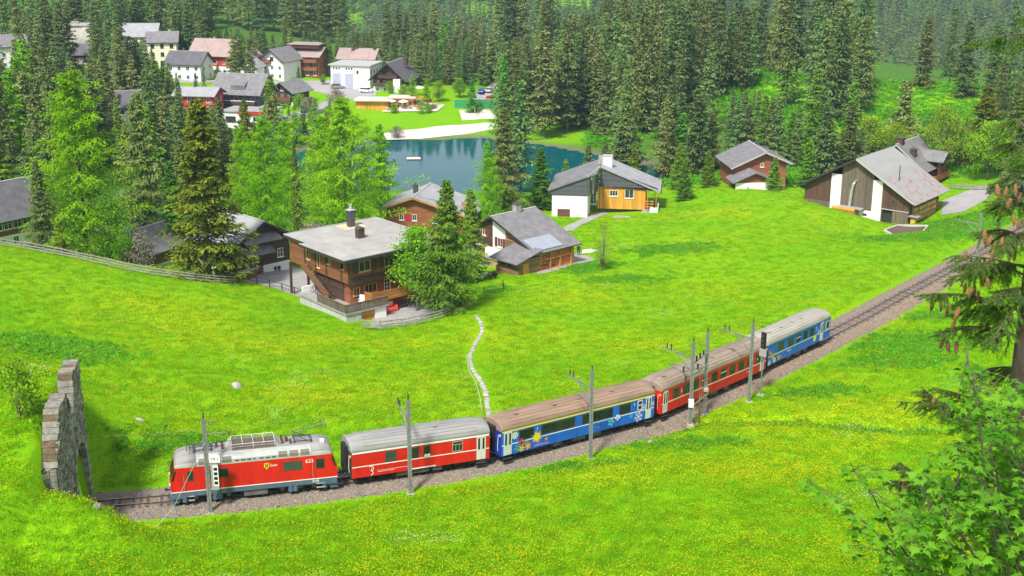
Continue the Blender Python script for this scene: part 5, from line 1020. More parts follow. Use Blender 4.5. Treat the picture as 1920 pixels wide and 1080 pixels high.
for (x, y, H, ar, lb, rc) in ((-7.6, 87.2, 7.6, True, 'catenary mast in front of the red baggage van', 2.9), (6.3, 94.3, 7.6, True, 'catenary mast in front of the blue first class coach, on a square footing', 3.3),
        (15.4, 102.4, 7.6, True, 'left one of the paired catenary masts with linked brackets', 3.3), (17.0, 105.0, 7.7, False, 'right one of the paired catenary masts with linked brackets', 3.3),
        (21.6, 108.6, 7.6, True, 'catenary mast in front of the red coach near its blue neighbour', 3.4), (60.9, 161.6, 8.0, True, 'catenary mast far along the bare track at right', 3.4)):
    m_ = mast(x, y, H, ar, lb, tuple(nd(y + 2.5)), rc)
    if 'left one' in lb:
        q = MB()
        for z in (4.5, 5.6): q.bar((0, 0, z), (1.6, 2.6, z + .1), .07, .09)
        q.bar((-.9, .5, 4.6), (2.4, 2.2, 4.9), .06); q.bar((-.6, -.2, 5.3), (2.2, 3.0, 5.9), .05); q.bar((.2, .4, 5.6), (1.2, 2.2, 4.6), .05); q.build('cross_beam', mast_m, m_)
        for (u, v_, z) in ((.4, .6, 5.9), (.8, 1.3, 5.9), (1.2, 2.0, 5.9), (-.5, .3, 4.2), (.6, 1.0, 5.0), (-.7, .45, 5.0)): MB().tube([(u, v_, z - .25), (u, v_, z + .25)], .08, 7).build('insulator', insul, m_)
        MB().box(-.22, -.2, 1.7, .22, .12, 2.4).build('switch_box', white_p, m_)
        MB().tube([(.9, 1.4, 1.6), (.85, 1.3, 4.6)], .02, 5).tube([(1.2, 1.9, 1.8), (1.15, 1.8, 4.8)], .02, 5).build('down_lead', mast_m, m_)
    if 'right one' in lb: MB().box(-.2, -.3, 2.3, .22, .12, 2.6).build('switch_box', conc, m_)
rail_m = mat('old_rail_wood', (.23, .17, .10), .9, var=.3, vscale=3)
f_ = empty('plank_rail', (15.6, 101.9, gz(15.6, 101.9)), math.atan2(2.6, 1.6), 'short weathered plank rail between the paired catenary masts', 'railing')
for z in (1.5, 1.95): MB().box(0, -.05, z, 3.0, .05, z + .14).build('plank', rail_m, f_)
for x in (1.5,): MB().box(x - .06, .06, -.3, x + .06, .16, 2.3).build('post', rail_m, f_)
# light signal by the gap before the control car
sx, sy = 22.95, 110.2; sg = empty('railway_signal', (sx, sy, gz(sx, sy)), R(-40), 'slim railway light signal with dark head near the blue control car', 'signal')
MB().tube([(0, 0, -.2), (0, 0, 5.2)], .06, 8).build('post', mast_m, sg); hd = MB().box(-.22, -.12, 4.7, .22, .12, 6.2).build('signal_head', black_p, sg)
for z in (5.0, 5.45, 5.9): MB().tube([(0, -.12, z), (0, -.2, z)], .1, 10).build('lens', frame_m, hd)
MB().box(-.35, -.08, 3.9, .35, .08, 4.6).build('signal_box', alu, sg); MB().box(-.3, -.3, -.3, .3, .3, .15).build('footing', conc, sg)
# contact wire
b = MB(); pts = [track_pt(i, 0, 5.15) for i in range(60, T1, 8)]; b.tube(pts, .011, 4, cap=False); tag(b.build('contact_wire', mat('copper_wire', (.12, .09, .07), .5, .6)), 'thin overhead contact wire strung above the rails', 'wire')

# ------------------------------------------------------------------ tunnel portal of rough stone
rub = mat('rubble_stone', (.215, .20, .17), .95, var=.5, vscale=2.2, bump=.9, bscale=7, objvar=.0)
rub2 = mat('rubble_stone_pale', (.33, .31, .27), .95, var=.4, vscale=2.2, bump=.9, bscale=7)
mort = mat('wall_core', (.17, .155, .13), .97, var=.5, vscale=3, bump=.8, bscale=9)
moss = mat('wall_top_earth', (.12, .085, .05), .97, var=.5, vscale=3, bump=.8)
portal = empty('tunnel_portal', (PORT_X, PORT_Y, tz_of(PORT_Y)), math.atan2(TDIR[100, 1], TDIR[100, 0]) * 0 + R(8), 'old rough stone tunnel portal with tall ruined wall beside the locomotive', 'tunnel portal')
prof_t = [(-6.9, 6.0), (-5.6, 7.9), (-4.6, 9.3), (-2.2, 9.4), (-1.7, 8.4), (-1.1, 7.3), (-.4, 7.2), (0, 8.6), (.5, 9.9), (2.9, 10.0), (3.0, 9.5)]   # u across (far +), height
AR = [(1.95 * math.cos(t), 2.75 + 1.95 * math.sin(t)) for t in np.linspace(0, math.pi, 13)]
def portal_in(u, z): return abs(u) < 1.95 and (z < 2.75 or (u * u + (z - 2.75) ** 2) < 1.95 ** 2)
outline = [(3.0, -.6), (3.0, 9.6)] + prof_t[::-1][1:] + [(-6.9, -.6), (-1.95, -.6), (-1.95, 2.75)] + [(u, z) for u, z in AR[::-1][1:-1]] + [(1.95, 2.75), (1.95, -.6)]
b = MB(); b.extrude(outline, 'x', -.9, -.06); b.build('wall', mort, portal)
r_ = random.Random(4); st = MB(); z = -.5
while z < 10.1:
    hh = r_.uniform(.24, .42); u = -6.9 + r_.uniform(-.3, 0)
    while u < 3.0:
        w_ = r_.uniform(.35, .85); a, c_ = max(u, -6.9), min(u + w_, 3.0); m_ = (a + c_) / 2; tp = float(np.interp(m_, [p[0] for p in prof_t], [p[1] for p in prof_t]))
        if c_ - a > .12 and z + hh * .6 < tp and not portal_in(m_, z + hh / 2) and not portal_in(a, z + hh * .3) and not portal_in(c_, z + hh * .3):
            d = r_.uniform(.0, .12); g = .02; v = [(-.08, a + g, z + g), (-.08, c_ - g, z + g), (-.08, c_ - g, z + hh - g), (-.08, a + g, z + hh - g)]
            q = [(d + r_.uniform(-.04, .04), y_ + r_.uniform(-.03, .03) - (.04 if k in (1, 2) else -.04), z_ + r_.uniform(-.02, .02) - (.03 if k > 1 else -.03)) for k, (_, y_, z_) in enumerate(v)]
            st.add(v + q, [(4, 5, 6, 7), (0, 1, 5, 4), (1, 2, 6, 5), (2, 3, 7, 6), (3, 0, 4, 7)], 0 if r_.random() < .6 else 1)
        u += w_
    z += hh
o = st.build('stone_facing', [rub, rub2], portal); o['kind'] = 'stuff'
va = MB()
for k in range(11):
    t0, t1 = math.pi * k / 11 + .015, math.pi * (k + 1) / 11 - .015; p = [(rr_ * math.cos(t), 2.75 + rr_ * math.sin(t)) for rr_, t in ((1.93, t0), (1.93, t1), (2.42, t1), (2.42, t0))]
    MB().extrude(p, 'x', -.3, .16).build('arch_stone', rub2 if k % 2 else rub, portal)
for s, hh in ((1, 2.9),):
    for k in range(8): MB().box(-.3, s * 1.94, -.3 + k * .38, .15 + .03 * (k % 3), s * (2.5 + .2 * (k % 2)), -.3 + k * .38 + .35).build('jamb_stone', rub2 if k % 2 else rub, portal)
for k in range(8): MB().box(-.3, -1.94, -.3 + k * .38, .15 + .03 * (k % 3), -(2.5 + .2 * (k % 2)), -.3 + k * .38 + .35).build('jamb_stone', rub if k % 2 else rub2, portal)
# rough coping along the broken top and stones on the near end
for (u0, z0), (u1, z1) in zip(prof_t[:-1], prof_t[1:]):
    L_ = math.hypot(u1 - u0, z1 - z0); n_ = max(1, int(L_ / .42))
    for k in range(n_):
        f0, f1 = k / n_, (k + .94) / n_; a = Vector((-.45 + r_.uniform(-.05, .05), u0 + (u1 - u0) * f0, z0 + (z1 - z0) * f0)); c_ = Vector((a.x, u0 + (u1 - u0) * f1, z0 + (z1 - z0) * f1)); MB().bar(a, c_, r_.uniform(.98, 1.06), r_.uniform(.14, .22)).build('coping_stone', (rub, rub, rub, rub, moss)[r_.randrange(5)], portal)
for k in range(15):
    for j in range(2): MB().box(-.92 + j * .46 + .01, -7.02 - r_.uniform(0, .08), -.4 + k * .42, -.5 + j * .46, -6.88, -.4 + k * .42 + .38).build('end_stone', rub, portal)
# lining of the bore
lin = MB(); ln = [(1.95, -.5), (1.95, 2.75)] + AR[1:-1] + [(-1.95, 2.75), (-1.95, -.5)]; lin.v = []
for x in (-.9, -5, -12, -24): 
    for (u, zz) in ln: lin.v.append((x, u * 1.0 + 0, zz))
n_ = len(ln); lin.f = [(i * n_ + k, (i + 1) * n_ + k, (i + 1) * n_ + k + 1, i * n_ + k + 1) for i in range(3) for k in range(n_ - 1)]; lin.m = [0] * len(lin.f)
lin.build('bore_lining', mat('bore_stone', (.13, .115, .095), .95, var=.6, vscale=2.2, bump=1.0, bscale=5), portal)
inn = MB()
for k in range(14):
    for j in range(7):
        x = -.9 - k * .62 - (j % 2) * .3; inn.box(x, 1.90, -.3 + j * .44, x - .56, 1.99, -.3 + j * .44 + .38 + .03 * ((k + j) % 3))
inn.build('bore_facing', rub, portal)['kind'] = 'stuff'
# low wing wall running down towards the camera
wp = [(.3, 6.5), (-1.2, 5.8), (-2.6, 4.9), (-3.5, 4.0)]
wing = tag(empty('wing_wall', (-30.4, 77.7, 0), R(-37)), 'low ruined stone wing wall in front of the tunnel portal', 'wall')
b = MB(); b.extrude([(u, zz) for u, zz in wp] + [(-3.5, .5), (.3, .5)], 'x', -.8, .15); b.build('wall', mort, wing)
st = MB(); z = .6; wx = [p[0] for p in wp[::-1]]; wz = [p[1] for p in wp[::-1]]
while z < 6.4:
    hh = r_.uniform(.22, .38); u = -3.5
    while u < .3:
        w_ = r_.uniform(.3, .7); tp = float(np.interp(u + w_ / 2, wx, wz))
        if z + hh < tp + .1: st.box(.1, u + .02, z + .02, .19 + r_.uniform(0, .1), min(u + w_, .3) - .02, z + hh - .02, 0 if r_.random() < .5 else 1)
        u += w_
    z += hh
st.build('stone_facing', [rub, rub2], wing)['kind'] = 'stuff'
for k in range(11):
    u = .2 - 3.6 * k / 11; zz = float(np.interp(u, wx, wz)); MB().box(-.86, u - .17, zz - .12, .22 + .05 * (k % 3), u + .15, zz + .10 + .05 * (k % 2)).build('coping_stone', rub2 if k % 3 else moss, wing)
# ------------------------------------------------------------------ houses
slate = mat('roof_slate', (.175, .168, .175), .8, var=.28, vscale=.9, bump=.5, bscale=6)
slate_l = mat('roof_pale_sheet', (.31, .31, .32), .6, var=.16, vscale=.5, bump=.2, bscale=4)
slate_d = mat('roof_dark_slate', (.105, .10, .112), .8, var=.28, vscale=.9, bump=.5, bscale=6)
felt = mat('flat_roof_gravel', (.335, .32, .30), .95, var=.20, vscale=.35, bump=.5, bscale=14)
rust_r = mat('roof_rose', (.33, .24, .22), .85, var=.2, vscale=.7, bump=.4)
white_w = mat('white_render', (.78, .77, .75), .9, var=.06, vscale=.6, bump=.25, bscale=10)
cream_w = mat('cream_render', (.70, .66, .50), .9, var=.06, vscale=.6, bump=.25, bscale=10)
pale_w = mat('pale_render', (.66, .62, .56), .9, var=.07, vscale=.6, bump=.25, bscale=10)
wood_d = wood('wood_dark', (.070, .036, .022)); wood_b = wood('wood_brown', (.190, .070, .027)); wood_r = wood('wood_red', (.250, .085, .034)); wood_o = wood('wood_orange', (.47, .20, .045), .2, 'H'); wood_oz = wood('wood_orange_h', (.42, .17, .04), .18)
wood_g = wood('wood_grey', (.130, .098, .072), .22, 'H'); wood_v = wood('wood_brown_vertical', (.092, .046, .028), .2, 'H'); wood_y = wood('wood_yellow', (.56, .26, .03), .3, 'H'); wood_gr = wood('wood_charcoal', (.075, .078, .086), .14, 'Z', bump=.3); wood_red = wood('wood_scarlet', (.42, .030, .018), .22)
logs = wood('log_wall', (.20, .115, .06), .26, 'Z', bump=1.0)
fascia_d = mat('fascia_dark', (.035, .030, .028), .8, var=.3); fascia_l = mat('fascia_grey', (.40, .39, .38), .6, var=.1); fascia_o = mat('fascia_orange', (.42, .19, .05), .7, var=.15)
wpane = mat('house_glass', (.030, .040, .045), .06, var=.4, vscale=.8, spec=.8)
wframe = mat('window_frame_white', (.74, .73, .70), .5, var=.05); yframe = mat('window_frame_yellow', (.58, .40, .14), .6, var=.1); bframe = mat('window_frame_brown', (.12, .06, .035), .6, var=.15)
sh_red = mat('shutter_red', (.24, .020, .018), .6, var=.15); sh_dark = mat('shutter_dark', (.055, .035, .025), .7, var=.2)
chim = mat('chimney_stone', (.33, .31, .29), .9, var=.3, vscale=2, bump=.4); chim_m = mat('chimney_metal', (.09, .085, .085), .5, .3, var=.2)
stonew = mat('field_stone', (.34, .32, .285), .95, var=.4, vscale=1.6, bump=.8, bscale=5); pave = mat('paving', (.31, .295, .28), .95, var=.22, vscale=.8, bump=.3, bscale=12); asph = mat('asphalt_pale', (.33, .315, .315), .95, var=.10, vscale=.4, bump=.2, bscale=20)
def side_frames(W, D):
    return {'f': ((-W / 2, -D / 2, 0), (1, 0, 0), (0, -1, 0), W), 'r': ((W / 2, -D / 2, 0), (0, 1, 0), (1, 0, 0), D), 'b': ((W / 2, D / 2, 0), (-1, 0, 0), (0, 1, 0), W), 'l': ((-W / 2, D / 2, 0), (0, -1, 0), (-1, 0, 0), D)}
def hwin(parent, fr, u0, u1, z0, z1, fm=None, nx=2, nz=1, shut=None, sill=True, depth=.10, pane=None, name='window', t=.07):
    """window: frame with bars, pane set back in the opening, sill, shutters folded open beside it"""
    o, ud, nd_ = [Vector(q) for q in fr[:3]]
    def P(u, z, d): return o + ud * u + Vector((0, 0, z)) - nd_ * d
    def bx(b, ua, ub, za, zb, d0, d1):
        c = [P(u, z, d) for d in (d0, d1) for (u, z) in ((ua, za), (ub, za), (ub, zb), (ua, zb))]; b.add(c, [(0, 1, 2, 3), (7, 6, 5, 4), (0, 4, 5, 1), (1, 5, 6, 2), (2, 6, 7, 3), (3, 7, 4, 0)])
    b = MB()
    for q in ((u0, u1, z0, z0 + t), (u0, u1, z1 - t, z1), (u0, u0 + t, z0 + t, z1 - t), (u1 - t, u1, z0 + t, z1 - t)): bx(b, *q, -.03, depth)
    for k in range(1, nx): um = u0 + (u1 - u0) * k / nx; bx(b, um - t * .4, um + t * .4, z0 + t, z1 - t, 0, depth)
    for k in range(1, nz): zm = z0 + (z1 - z0) * k / nz; bx(b, u0 + t, u1 - t, zm - t * .3, zm + t * .3, .02, depth)
    f = b.build(name, fm or wframe, parent); g = MB(); bx(g, u0 + .01, u1 - .01, z0 + .01, z1 - .01, depth * .7, depth + .05); g.build('pane', pane or wpane, f)
    if sill: q = MB(); bx(q, u0 - .08, u1 + .08, z0 - .09, z0 - .003, -.12, .03); q.build('sill', fm or wframe, f)
    if shut:
        w_ = (u1 - u0) * .5
        for (a, c_) in ((u0 - w_ - .03, u0 - .03), (u1 + .03, u1 + w_ + .03)): q = MB(); bx(q, a, c_, z0, z1, -.07, -.015); q.build('shutter', shut, f)
    return f
def slab(u0, z0, u1, z1, y0, y1, t, ex0=0, ex1=0, swap=False):
    """roof slope from (u0,z0) to (u1,z1) running y0..y1; ex extends past the ends along the slope"""
    L_ = math.hypot(u1 - u0, z1 - z0); du, dz = (u1 - u0) / L_, (z1 - z0) / L_; a = (u0 - du * ex0, z0 - dz * ex0); c = (u1 + du * ex1, z1 + dz * ex1); nx_, nz_ = -dz * t, du * t
    if nz_ < 0: nx_, nz_ = -nx_, -nz_
    poly = [a, c, (c[0] + nx_, c[1] + nz_), (a[0] + nx_, a[1] + nz_)]
    b = MB()
    if swap: b.extrude([(p[0], p[1]) for p in poly], 'x', y0, y1)
    else: b.extrude(poly, 'y', y0, y1)
    return b
def house(name, label, x, y, z, yaw, W, D, prof, bands, roof_m, ridge='y', over=.8, gover=.8, rt=.24, wins={}, chims=(), fascia=None, group=None, cat='house', edge=True, base=1.5):
    e = empty(name, (x, y, z), R(yaw), label, cat, group); SF = side_frames(W, D); GW = W if ridge == 'y' else D
    gsides = ('f', 'b') if ridge == 'y' else ('l', 'r')
    pu = [p[0] for p in prof]; pz = [p[1] for p in prof]
    def ptop(s):
        if s in gsides:
            flip = (s == 'b') if ridge == 'y' else (s == 'l')
            return [(GW - p[0], p[1]) for p in prof[::-1]] if flip else list(prof)
        left = pz[0]; right = pz[-1]
        if ridge == 'y': return left if s == 'l' else right
        return left if s == 'f' else right
    for bi, (za, zb, m) in enumerate(bands):
        b = MB(); last = zb is None
        for s in 'frbl':
            o, ud, nd_, L_ = SF[s]; holes = [q[:4] for q in wins.get(s, ()) if za <= (q[2] + q[3]) / 2 and (last or (q[2] + q[3]) / 2 < zb)]
            off = .012 * bi; oo = tuple(np.array(o) + np.array(nd_) * off)
            b.wall((oo, ud, nd_), 0, L_, za - (base if bi == 0 else 0), ptop(s) if last else zb, holes, t=.2)
        b.build('wall', m, e)
    for s, lst in wins.items():
        o, ud, nd_, L_ = SF[s]
        for q in lst:
            op = q[4] if len(q) > 4 else {}; hwin(e, (tuple(np.array(o) + np.array(nd_) * .012), ud, nd_), *q[:4], **op)
    h2 = (D if ridge == 'y' else W) / 2 + gover
    for i in range(len(prof) - 1):
        u0, z0, u1, z1 = *prof[i], *prof[i + 1]; first = i == 0; lst_ = i == len(prof) - 2
        if ridge == 'y': sb = slab(u0 - W / 2, z0, u1 - W / 2, z1, -h2, h2, rt, over if first else 0, over if lst_ else 0)
        else: sb = slab(u0 - D / 2, z0, u1 - D / 2, z1, -h2, h2, rt, over if first else 0, over if lst_ else 0, True)
        rs = sb.build('roof_slope', roof_m, e)
        if edge:   # barge boards along both gable ends, a touch proud
            for s in (-1, 1):
                v = np.array(sb.v); 
                a_, c_ = (v[0], v[1]) if s < 0 else (v[4], v[5]); n_ = np.array((0, s * .03, 0)) if ridge == 'y' else np.array((s * .03, 0, 0))
                MB().bar(tuple(a_ + n_ + (0, 0, .06)), tuple(c_ + n_ + (0, 0, .06)), .06, .30).build('barge_board', fascia or fascia_d, rs)
    pk = int(np.argmax(pz)); rl = pu[pk] - GW / 2
    if 0 < pk < len(prof) - 1 and edge: (MB().bar((rl, -h2, pz[pk] + rt + .02), (rl, h2, pz[pk] + rt + .02), .35, .10) if ridge == 'y' else MB().bar((-h2, rl, pz[pk] + rt + .02), (h2, rl, pz[pk] + rt + .02), .35, .10)).build('ridge_cap', fascia_l, e)
    for (cx, cy, cz0, cz1, s, m) in chims:
        c_ = MB().box(cx - s / 2, cy - s / 2, cz0, cx + s / 2, cy + s / 2, cz1).build('chimney', m, e); MB().box(cx - s / 2 - .08, cy - s / 2 - .08, cz1, cx + s / 2 + .08, cy + s / 2 + .08, cz1 + .1).build('chimney_cap', chim_m, c_)
        MB().tube([(cx, cy, cz1 + .1), (cx, cy, cz1 + .45)], [s * .28, s * .18], 8).build('flue', chim_m, c_)
    return e
def balcony(parent, fr, u0, u1, z, depth=1.2, m=None, h=.95, slats=True, gap=.03):
    """balcony along a wall: deck, railing posts, individually cut boards"""
    o, ud, nd_ = [Vector(q) for q in fr[:3]]; m = m or wood_b
    def P(u, zz, d): return o + ud * u + Vector((0, 0, zz)) + nd_ * d
    def bx(b, ua, ub, za, zb, d0, d1):
        c = [P(u, zz, d) for d in (d0, d1) for (u, zz) in ((ua, za), (ub, za), (ub, zb), (ua, zb))]; b.add(c, [(0, 1, 2, 3), (7, 6, 5, 4), (0, 4, 5, 1), (1, 5, 6, 2), (2, 6, 7, 3), (3, 7, 4, 0)])
    b = MB(); bx(b, u0, u1, z - .15, z, 0.0, depth); d = b.build('balcony', m, parent)
    b = MB(); bx(b, u0 - .03, u1 + .03, z + h, z + h + .08, depth - .08, depth + .04)
    for u in (u0, u1): bx(b, u - .03, u + .03, z + h, z + h + .08, .02, depth - .08)
    b.build('handrail', m, d)
    b = MB(); bw = .22
    for u in np.arange(u0, u1 - .01, bw): bx(b, u, min(u + bw - gap, u1), z - .05, z + h, depth - .03, depth)
    for u in (u0, u1):
        for dd in np.arange(.05, depth - .1, bw): bx(b, u - .015, u + .015, z - .05, z + h, dd, dd + bw - gap)
    q = b.build('railing_boards', m, d); q['kind'] = 'stuff'
    return d

# --- flat-roofed timber house in the middle left
H1 = empty('timber_house', (-19.78, 145.3, 0), R(40), 'large flat-roofed brown timber house with outside stair and terrace', 'house')
rf = MB().extrude([(0, 0), (15, 0), (15, 15.5), (3.4, 15.5), (0, 15.5), (0, 10.6), (0, 0)][:0] or [(0, 0), (15, 0), (15, 15.5), (.9, 15.5), (.9, 10.2), (0, 10.2)], 'z', .95, 1.2).build('roof', felt, H1)
MB().extrude([(-.06, -.06), (15.06, -.06), (15.06, 15.56), (.84, 15.56), (.84, 10.26), (-.06, 10.26)], 'z', .82, 1.14).build('roof_edge', fascia_d, rf)
for (p, q) in (((0, 0), (15, 0)), ((15, 0), (15, 15.5)), ((15, 15.5), (.9, 15.5)), ((.9, 15.5), (.9, 10.2)), ((0, 10.2), (0, 0))): MB().bar((*p, 1.24), (*q, 1.24), .10, .10).build('roof_rim', fascia_l, rf)
FA = ((1.2, 1.1, 0), (1, 0, 0), (0, -1, 0)); FBw = ((1.2, 14.6, 0), (0, -1, 0), (-1, 0, 0))
up_a = [(1.5, 3.2, -.95, .35), (5.2, 6.7, -.95, .35), (9.2, 10.8, -.95, .35)]; up_b = [(4.0, 4.9, -1.0, .25), (6.4, 7.1, -1.6, .3), (8.6, 9.6, -.6, .3), (11.8, 12.6, -.6, .3)]
b = MB(); b.wall(FA, 0, 13.2, -2.2, .9, up_a, .2); b.wall(((14.4, 1.1, 0), (0, 1, 0), (1, 0, 0)), 0, 13.5, -2.2, .9, (), .2); b.wall(((14.4, 14.6, 0), (-1, 0, 0), (0, 1, 0)), 0, 13.2, -2.2, .9, (), .2); b.wall(FBw, 0, 13.5, -2.2, .9, up_b, .2); b.box(1.3, 1.2, -2.3, 14.3, 14.5, -2.12)
b.build('wall', wood_b, H1)
for q in up_a: hwin(H1, FA, *q, fm=yframe, nx=2, shut=sh_dark)
for q in up_b: hwin(H1, FBw, *q, fm=yframe, nx=1 if q[1] - q[0] < .8 else 2)
for x_ in (1.2, 4.6, 8.0, 11.4): MB().box(x_ - .1, 1.0, -2.35, x_ + .1, 1.09, .85).build('corner_post', wood_d, H1)
for y_ in (2.6, 6.0, 8.4, 11.0): MB().box(1.08, y_ - .1, -2.35, 1.19, y_ + .1, .85).build('corner_post', wood_d, H1)
MB().box(1.1, .98, -2.42, 8.3, 1.085, -1.5).build('wall_band', wood_d, H1)
FA2 = ((1.7, 1.7, 0), (1, 0, 0), (0, -1, 0)); FB2 = ((1.7, 9.8, 0), (0, -1, 0), (-1, 0, 0))
lo_a = [(.5, 1.4, -4.0, -3.0), (2.1, 3.9, -4.0, -2.9), (5.0, 5.9, -4.8, -2.75)]; lo_b = [(1.2, 2.0, -4.0, -3.0)]
b = MB(); b.wall(FA2, 0, 6.9, -7.4, -2.2, lo_a, .2); b.wall(FB2, 0, 8.1, -5.2, -2.2, lo_b, .2); b.wall(((8.6, 1.7, 0), (0, 1, 0), (1, 0, 0)), 0, 8, -7.4, -2.2, (), .2); b.build('wall', wood_r, H1)
MB().box(1.62, 3.0, -5.1, 1.69, 9.8, -2.25).build('wall_cladding', wood_d, H1)
hwin(H1, FA2, *lo_a[0], fm=yframe); hwin(H1, FA2, *lo_a[1], fm=yframe, nx=3); hwin(H1, FA2, *lo_a[2], fm=wframe, nz=4, sill=False, name='glazed_door'); hwin(H1, ((1.61, 9.8, 0), (0, -1, 0), (-1, 0, 0)), *lo_b[0], fm=wframe, nz=2)
b = MB(); b.wall(((8.6, 2.3, 0), (1, 0, 0), (0, -1, 0)), 0, 5.4, -7.2, -2.2, [(3.6, 4.8, -5.2, -4.2)], .2); b.wall(((14.0, 2.3, 0), (0, 1, 0), (1, 0, 0)), 0, 8, -7.2, -2.2, (), .2); b.build('wall', wood_r, H1); hwin(H1, ((8.6, 2.3, 0), (1, 0, 0), (0, -1, 0)), 3.6, 4.8, -5.2, -4.2)
MB().box(6.5, 1.66, -7.0, 7.4, 1.70, -5.0).build('door', mat('door_brown', (.30, .07, .03), .6, var=.15), H1)
MB().box(1.6, 9.9, -7.2, 9.0, 10.1, -4.9).build('wall', white_w, H1); MB().box(-.2, 9.6, -7.2, 1.6, 9.8, -4.2).build('wall', white_w, H1)
for (x_, y_) in ((-.2 + 1.2, 14.4), (1.3, 10.6)): MB().box(x_ - .13, y_ - .13, -7.5, x_ + .13, y_ + .13, -2.2).build('post', wood_d, H1)
# terrace on a white basement with a board railing
dk = MB().extrude([(-.9, -1.3), (5.2, -1.3), (5.2, 1.65), (1.65, 1.65), (1.65, 9.6), (-.9, 9.6)], 'z', -5.1, -4.85).build('terrace', pave, H1)
MB().box(-.75, -1.15, -8.2, 1.4, 9.4, -5.1).build('basement_wall', mat('grey_render', (.42, .41, .40), .9, var=.2), H1); MB().box(3.4, -1.1, -8.0, 5.0, 1.6, -5.1).build('basement_wall', white_w, H1)
MB().box(1.4, -.95, -7.9, 3.4, -.85, -5.15).build('garage_door', wood_oz, H1)
rl_ = MB()
for k in range(27): rl_.box(-.88 + k * .225, -1.3, -4.85, -.88 + k * .225 + .18, -1.26, -3.85)
for k in range(27): rl_.box(-.9, -1.25 + k * .235, -4.85, -.86, -1.25 + k * .235 + .19, -3.85)
rr_ = MB().box(-.95, -1.36, -3.85, 5.2, -1.22, -3.77).box(-.97, -1.22, -3.85, -.82, 5.1, -3.77).build('terrace_rail', wood_g, H1); rl_.build('railing_boards', wood_g, rr_)['kind'] = 'stuff'
balcony(H1, ((1.7, 1.68, 0), (1, 0, 0), (0, -1, 0)), 1.9, 8.4, -4.55, 1.9, wood_oz, .95)
stp = empty('stair', (0, 0, 0), parent=H1)
for k in range(17):
    f = (k + .5) / 17; MB().box(.35, 10.3 - f * 6.0 - .17, -1.75 - f * 3.1, 1.45, 10.3 - f * 6.0 + .15, -1.70 - f * 3.1).build('tread', wood_d, stp)
for x_ in (.3, 1.5): MB().bar((x_, 10.4, -1.8), (x_, 4.2, -5.0), .08, .30).build('stringer', wood_d, stp)
MB().bar((.28, 10.4, -.85), (.28, 4.2, -4.0), .09, .10).build('handrail', wood_g, stp); MB().add([(.24, 10.4, -1.75), (.24, 4.2, -4.9), (.24, 4.2, -4.05), (.24, 10.4, -.9)], [(0, 1, 2, 3)]).add([(.20, 10.4, -1.75), (.20, 4.2, -4.9), (.20, 4.2, -4.05), (.20, 10.4, -.9)], [(3, 2, 1, 0)]).build('stair_panel', wood_b, stp)
c_ = MB().box(9.3, 13.0, 1.2, 10.1, 13.8, 3.4).build('chimney', chim_m, H1); MB().box(8.2, 12.1, 1.2, 11.4, 14.9, 1.24).build('chimney_pad', mat('pad_sand', (.52, .45, .28), .95, var=.2, vscale=2), c_); MB().box(9.2, 12.9, 3.4, 10.2, 13.9, 3.5).build('chimney_cap', fascia_l, c_); MB().tube([(9.7, 13.4, 3.5), (9.7, 13.4, 4.0), (9.7, 13.4, 4.2)], [.2, .16, .28], 8).build('flue', alu, c_)
c_ = MB().box(7.0, 7.5, 1.2, 7.9, 8.3, 2.4).build('chimney', wood_d, H1); MB().extrude([(6.9, 2.4), (8.0, 2.4), (7.45, 2.72)], 'y', 7.4, 8.4).build('chimney_cap', chim_m, c_)

# --- white and dark timber chalet right of centre
H3 = house('mountain_chalet', 'white chalet with dark timber gable, shallow slate roof and solar panels', 1.0, 182.8, -9.6, -48, 15.6, 7.4, [(0, 4.7), (6.6, 7.3), (15.6, 3.9)], [(0, None, white_w)], slate, wins={
    'f': [(2.6, 3.8, 1.2, 2.2, dict(shut=sh_red, nx=2)), (7.3, 8.4, 3.0, 4.4, dict(shut=sh_red, nx=2)), (3.9, 4.9, 4.15, 5.1, dict(shut=sh_red))]}, chims=[(-1.0, .5, 6.8, 8.6, .9, chim)])
pan = MB(); pan.wall(((-7.9, -3.78, 0), (1, 0, 0), (0, -1, 0)), .3, 6.3, 2.75, [(0, 4.65), (6.7, 7.2), (15.6, 3.9)], [(3.9, 4.9, 4.15, 5.1)], .06); pan.build('gable_boarding', wood_d, H3)
MB().wall(((-7.9, -3.77, 0), (1, 0, 0), (0, -1, 0)), 9.2, 15.5, 1.0, [(0, 4.65), (6.7, 7.2), (15.6, 3.85)], (), .06).build('log_boarding', logs, H3)
for k in range(9): MB().tube([(1.4, -3.85, 1.6 + k * .36), (7.6 - max(0, k - 5) * 1.25, -3.85, 1.6 + k * .36)], .15, 7).build('log', logs, H3)
b = MB(); b.wall(((7.86, -3.7, 0), (0, 1, 0), (1, 0, 0)), 0, 7.4, -.5, 3.85, (), .05); b.build('side_boarding', wood_oz, H3)
for (u0, u1, z0, z1) in ((.6, 2.0, 1.7, 3.1), (2.6, 3.6, 1.4, 2.4)): hwin(H3, ((7.9, -3.7, 0), (0, 1, 0), (1, 0, 0)), u0, u1, z0, z1, fm=bframe)
for u in (.3, 2.4, 4.4, 6.6): MB().box(8.0, -3.7 + u - .1, -.6, 8.22, -3.7 + u + .1, 3.6).build('post', wood_o, H3)
for z_ in (.95, 2.5): MB().box(7.98, -3.6, z_, 8.25, 3.3, z_ + .14).build('rail', wood_o, H3)
for k in range(11): MB().box(8.04, -3.2 + k * .36, -.4, 8.10, -3.12 + k * .36, .9).build('baluster', wframe, H3)
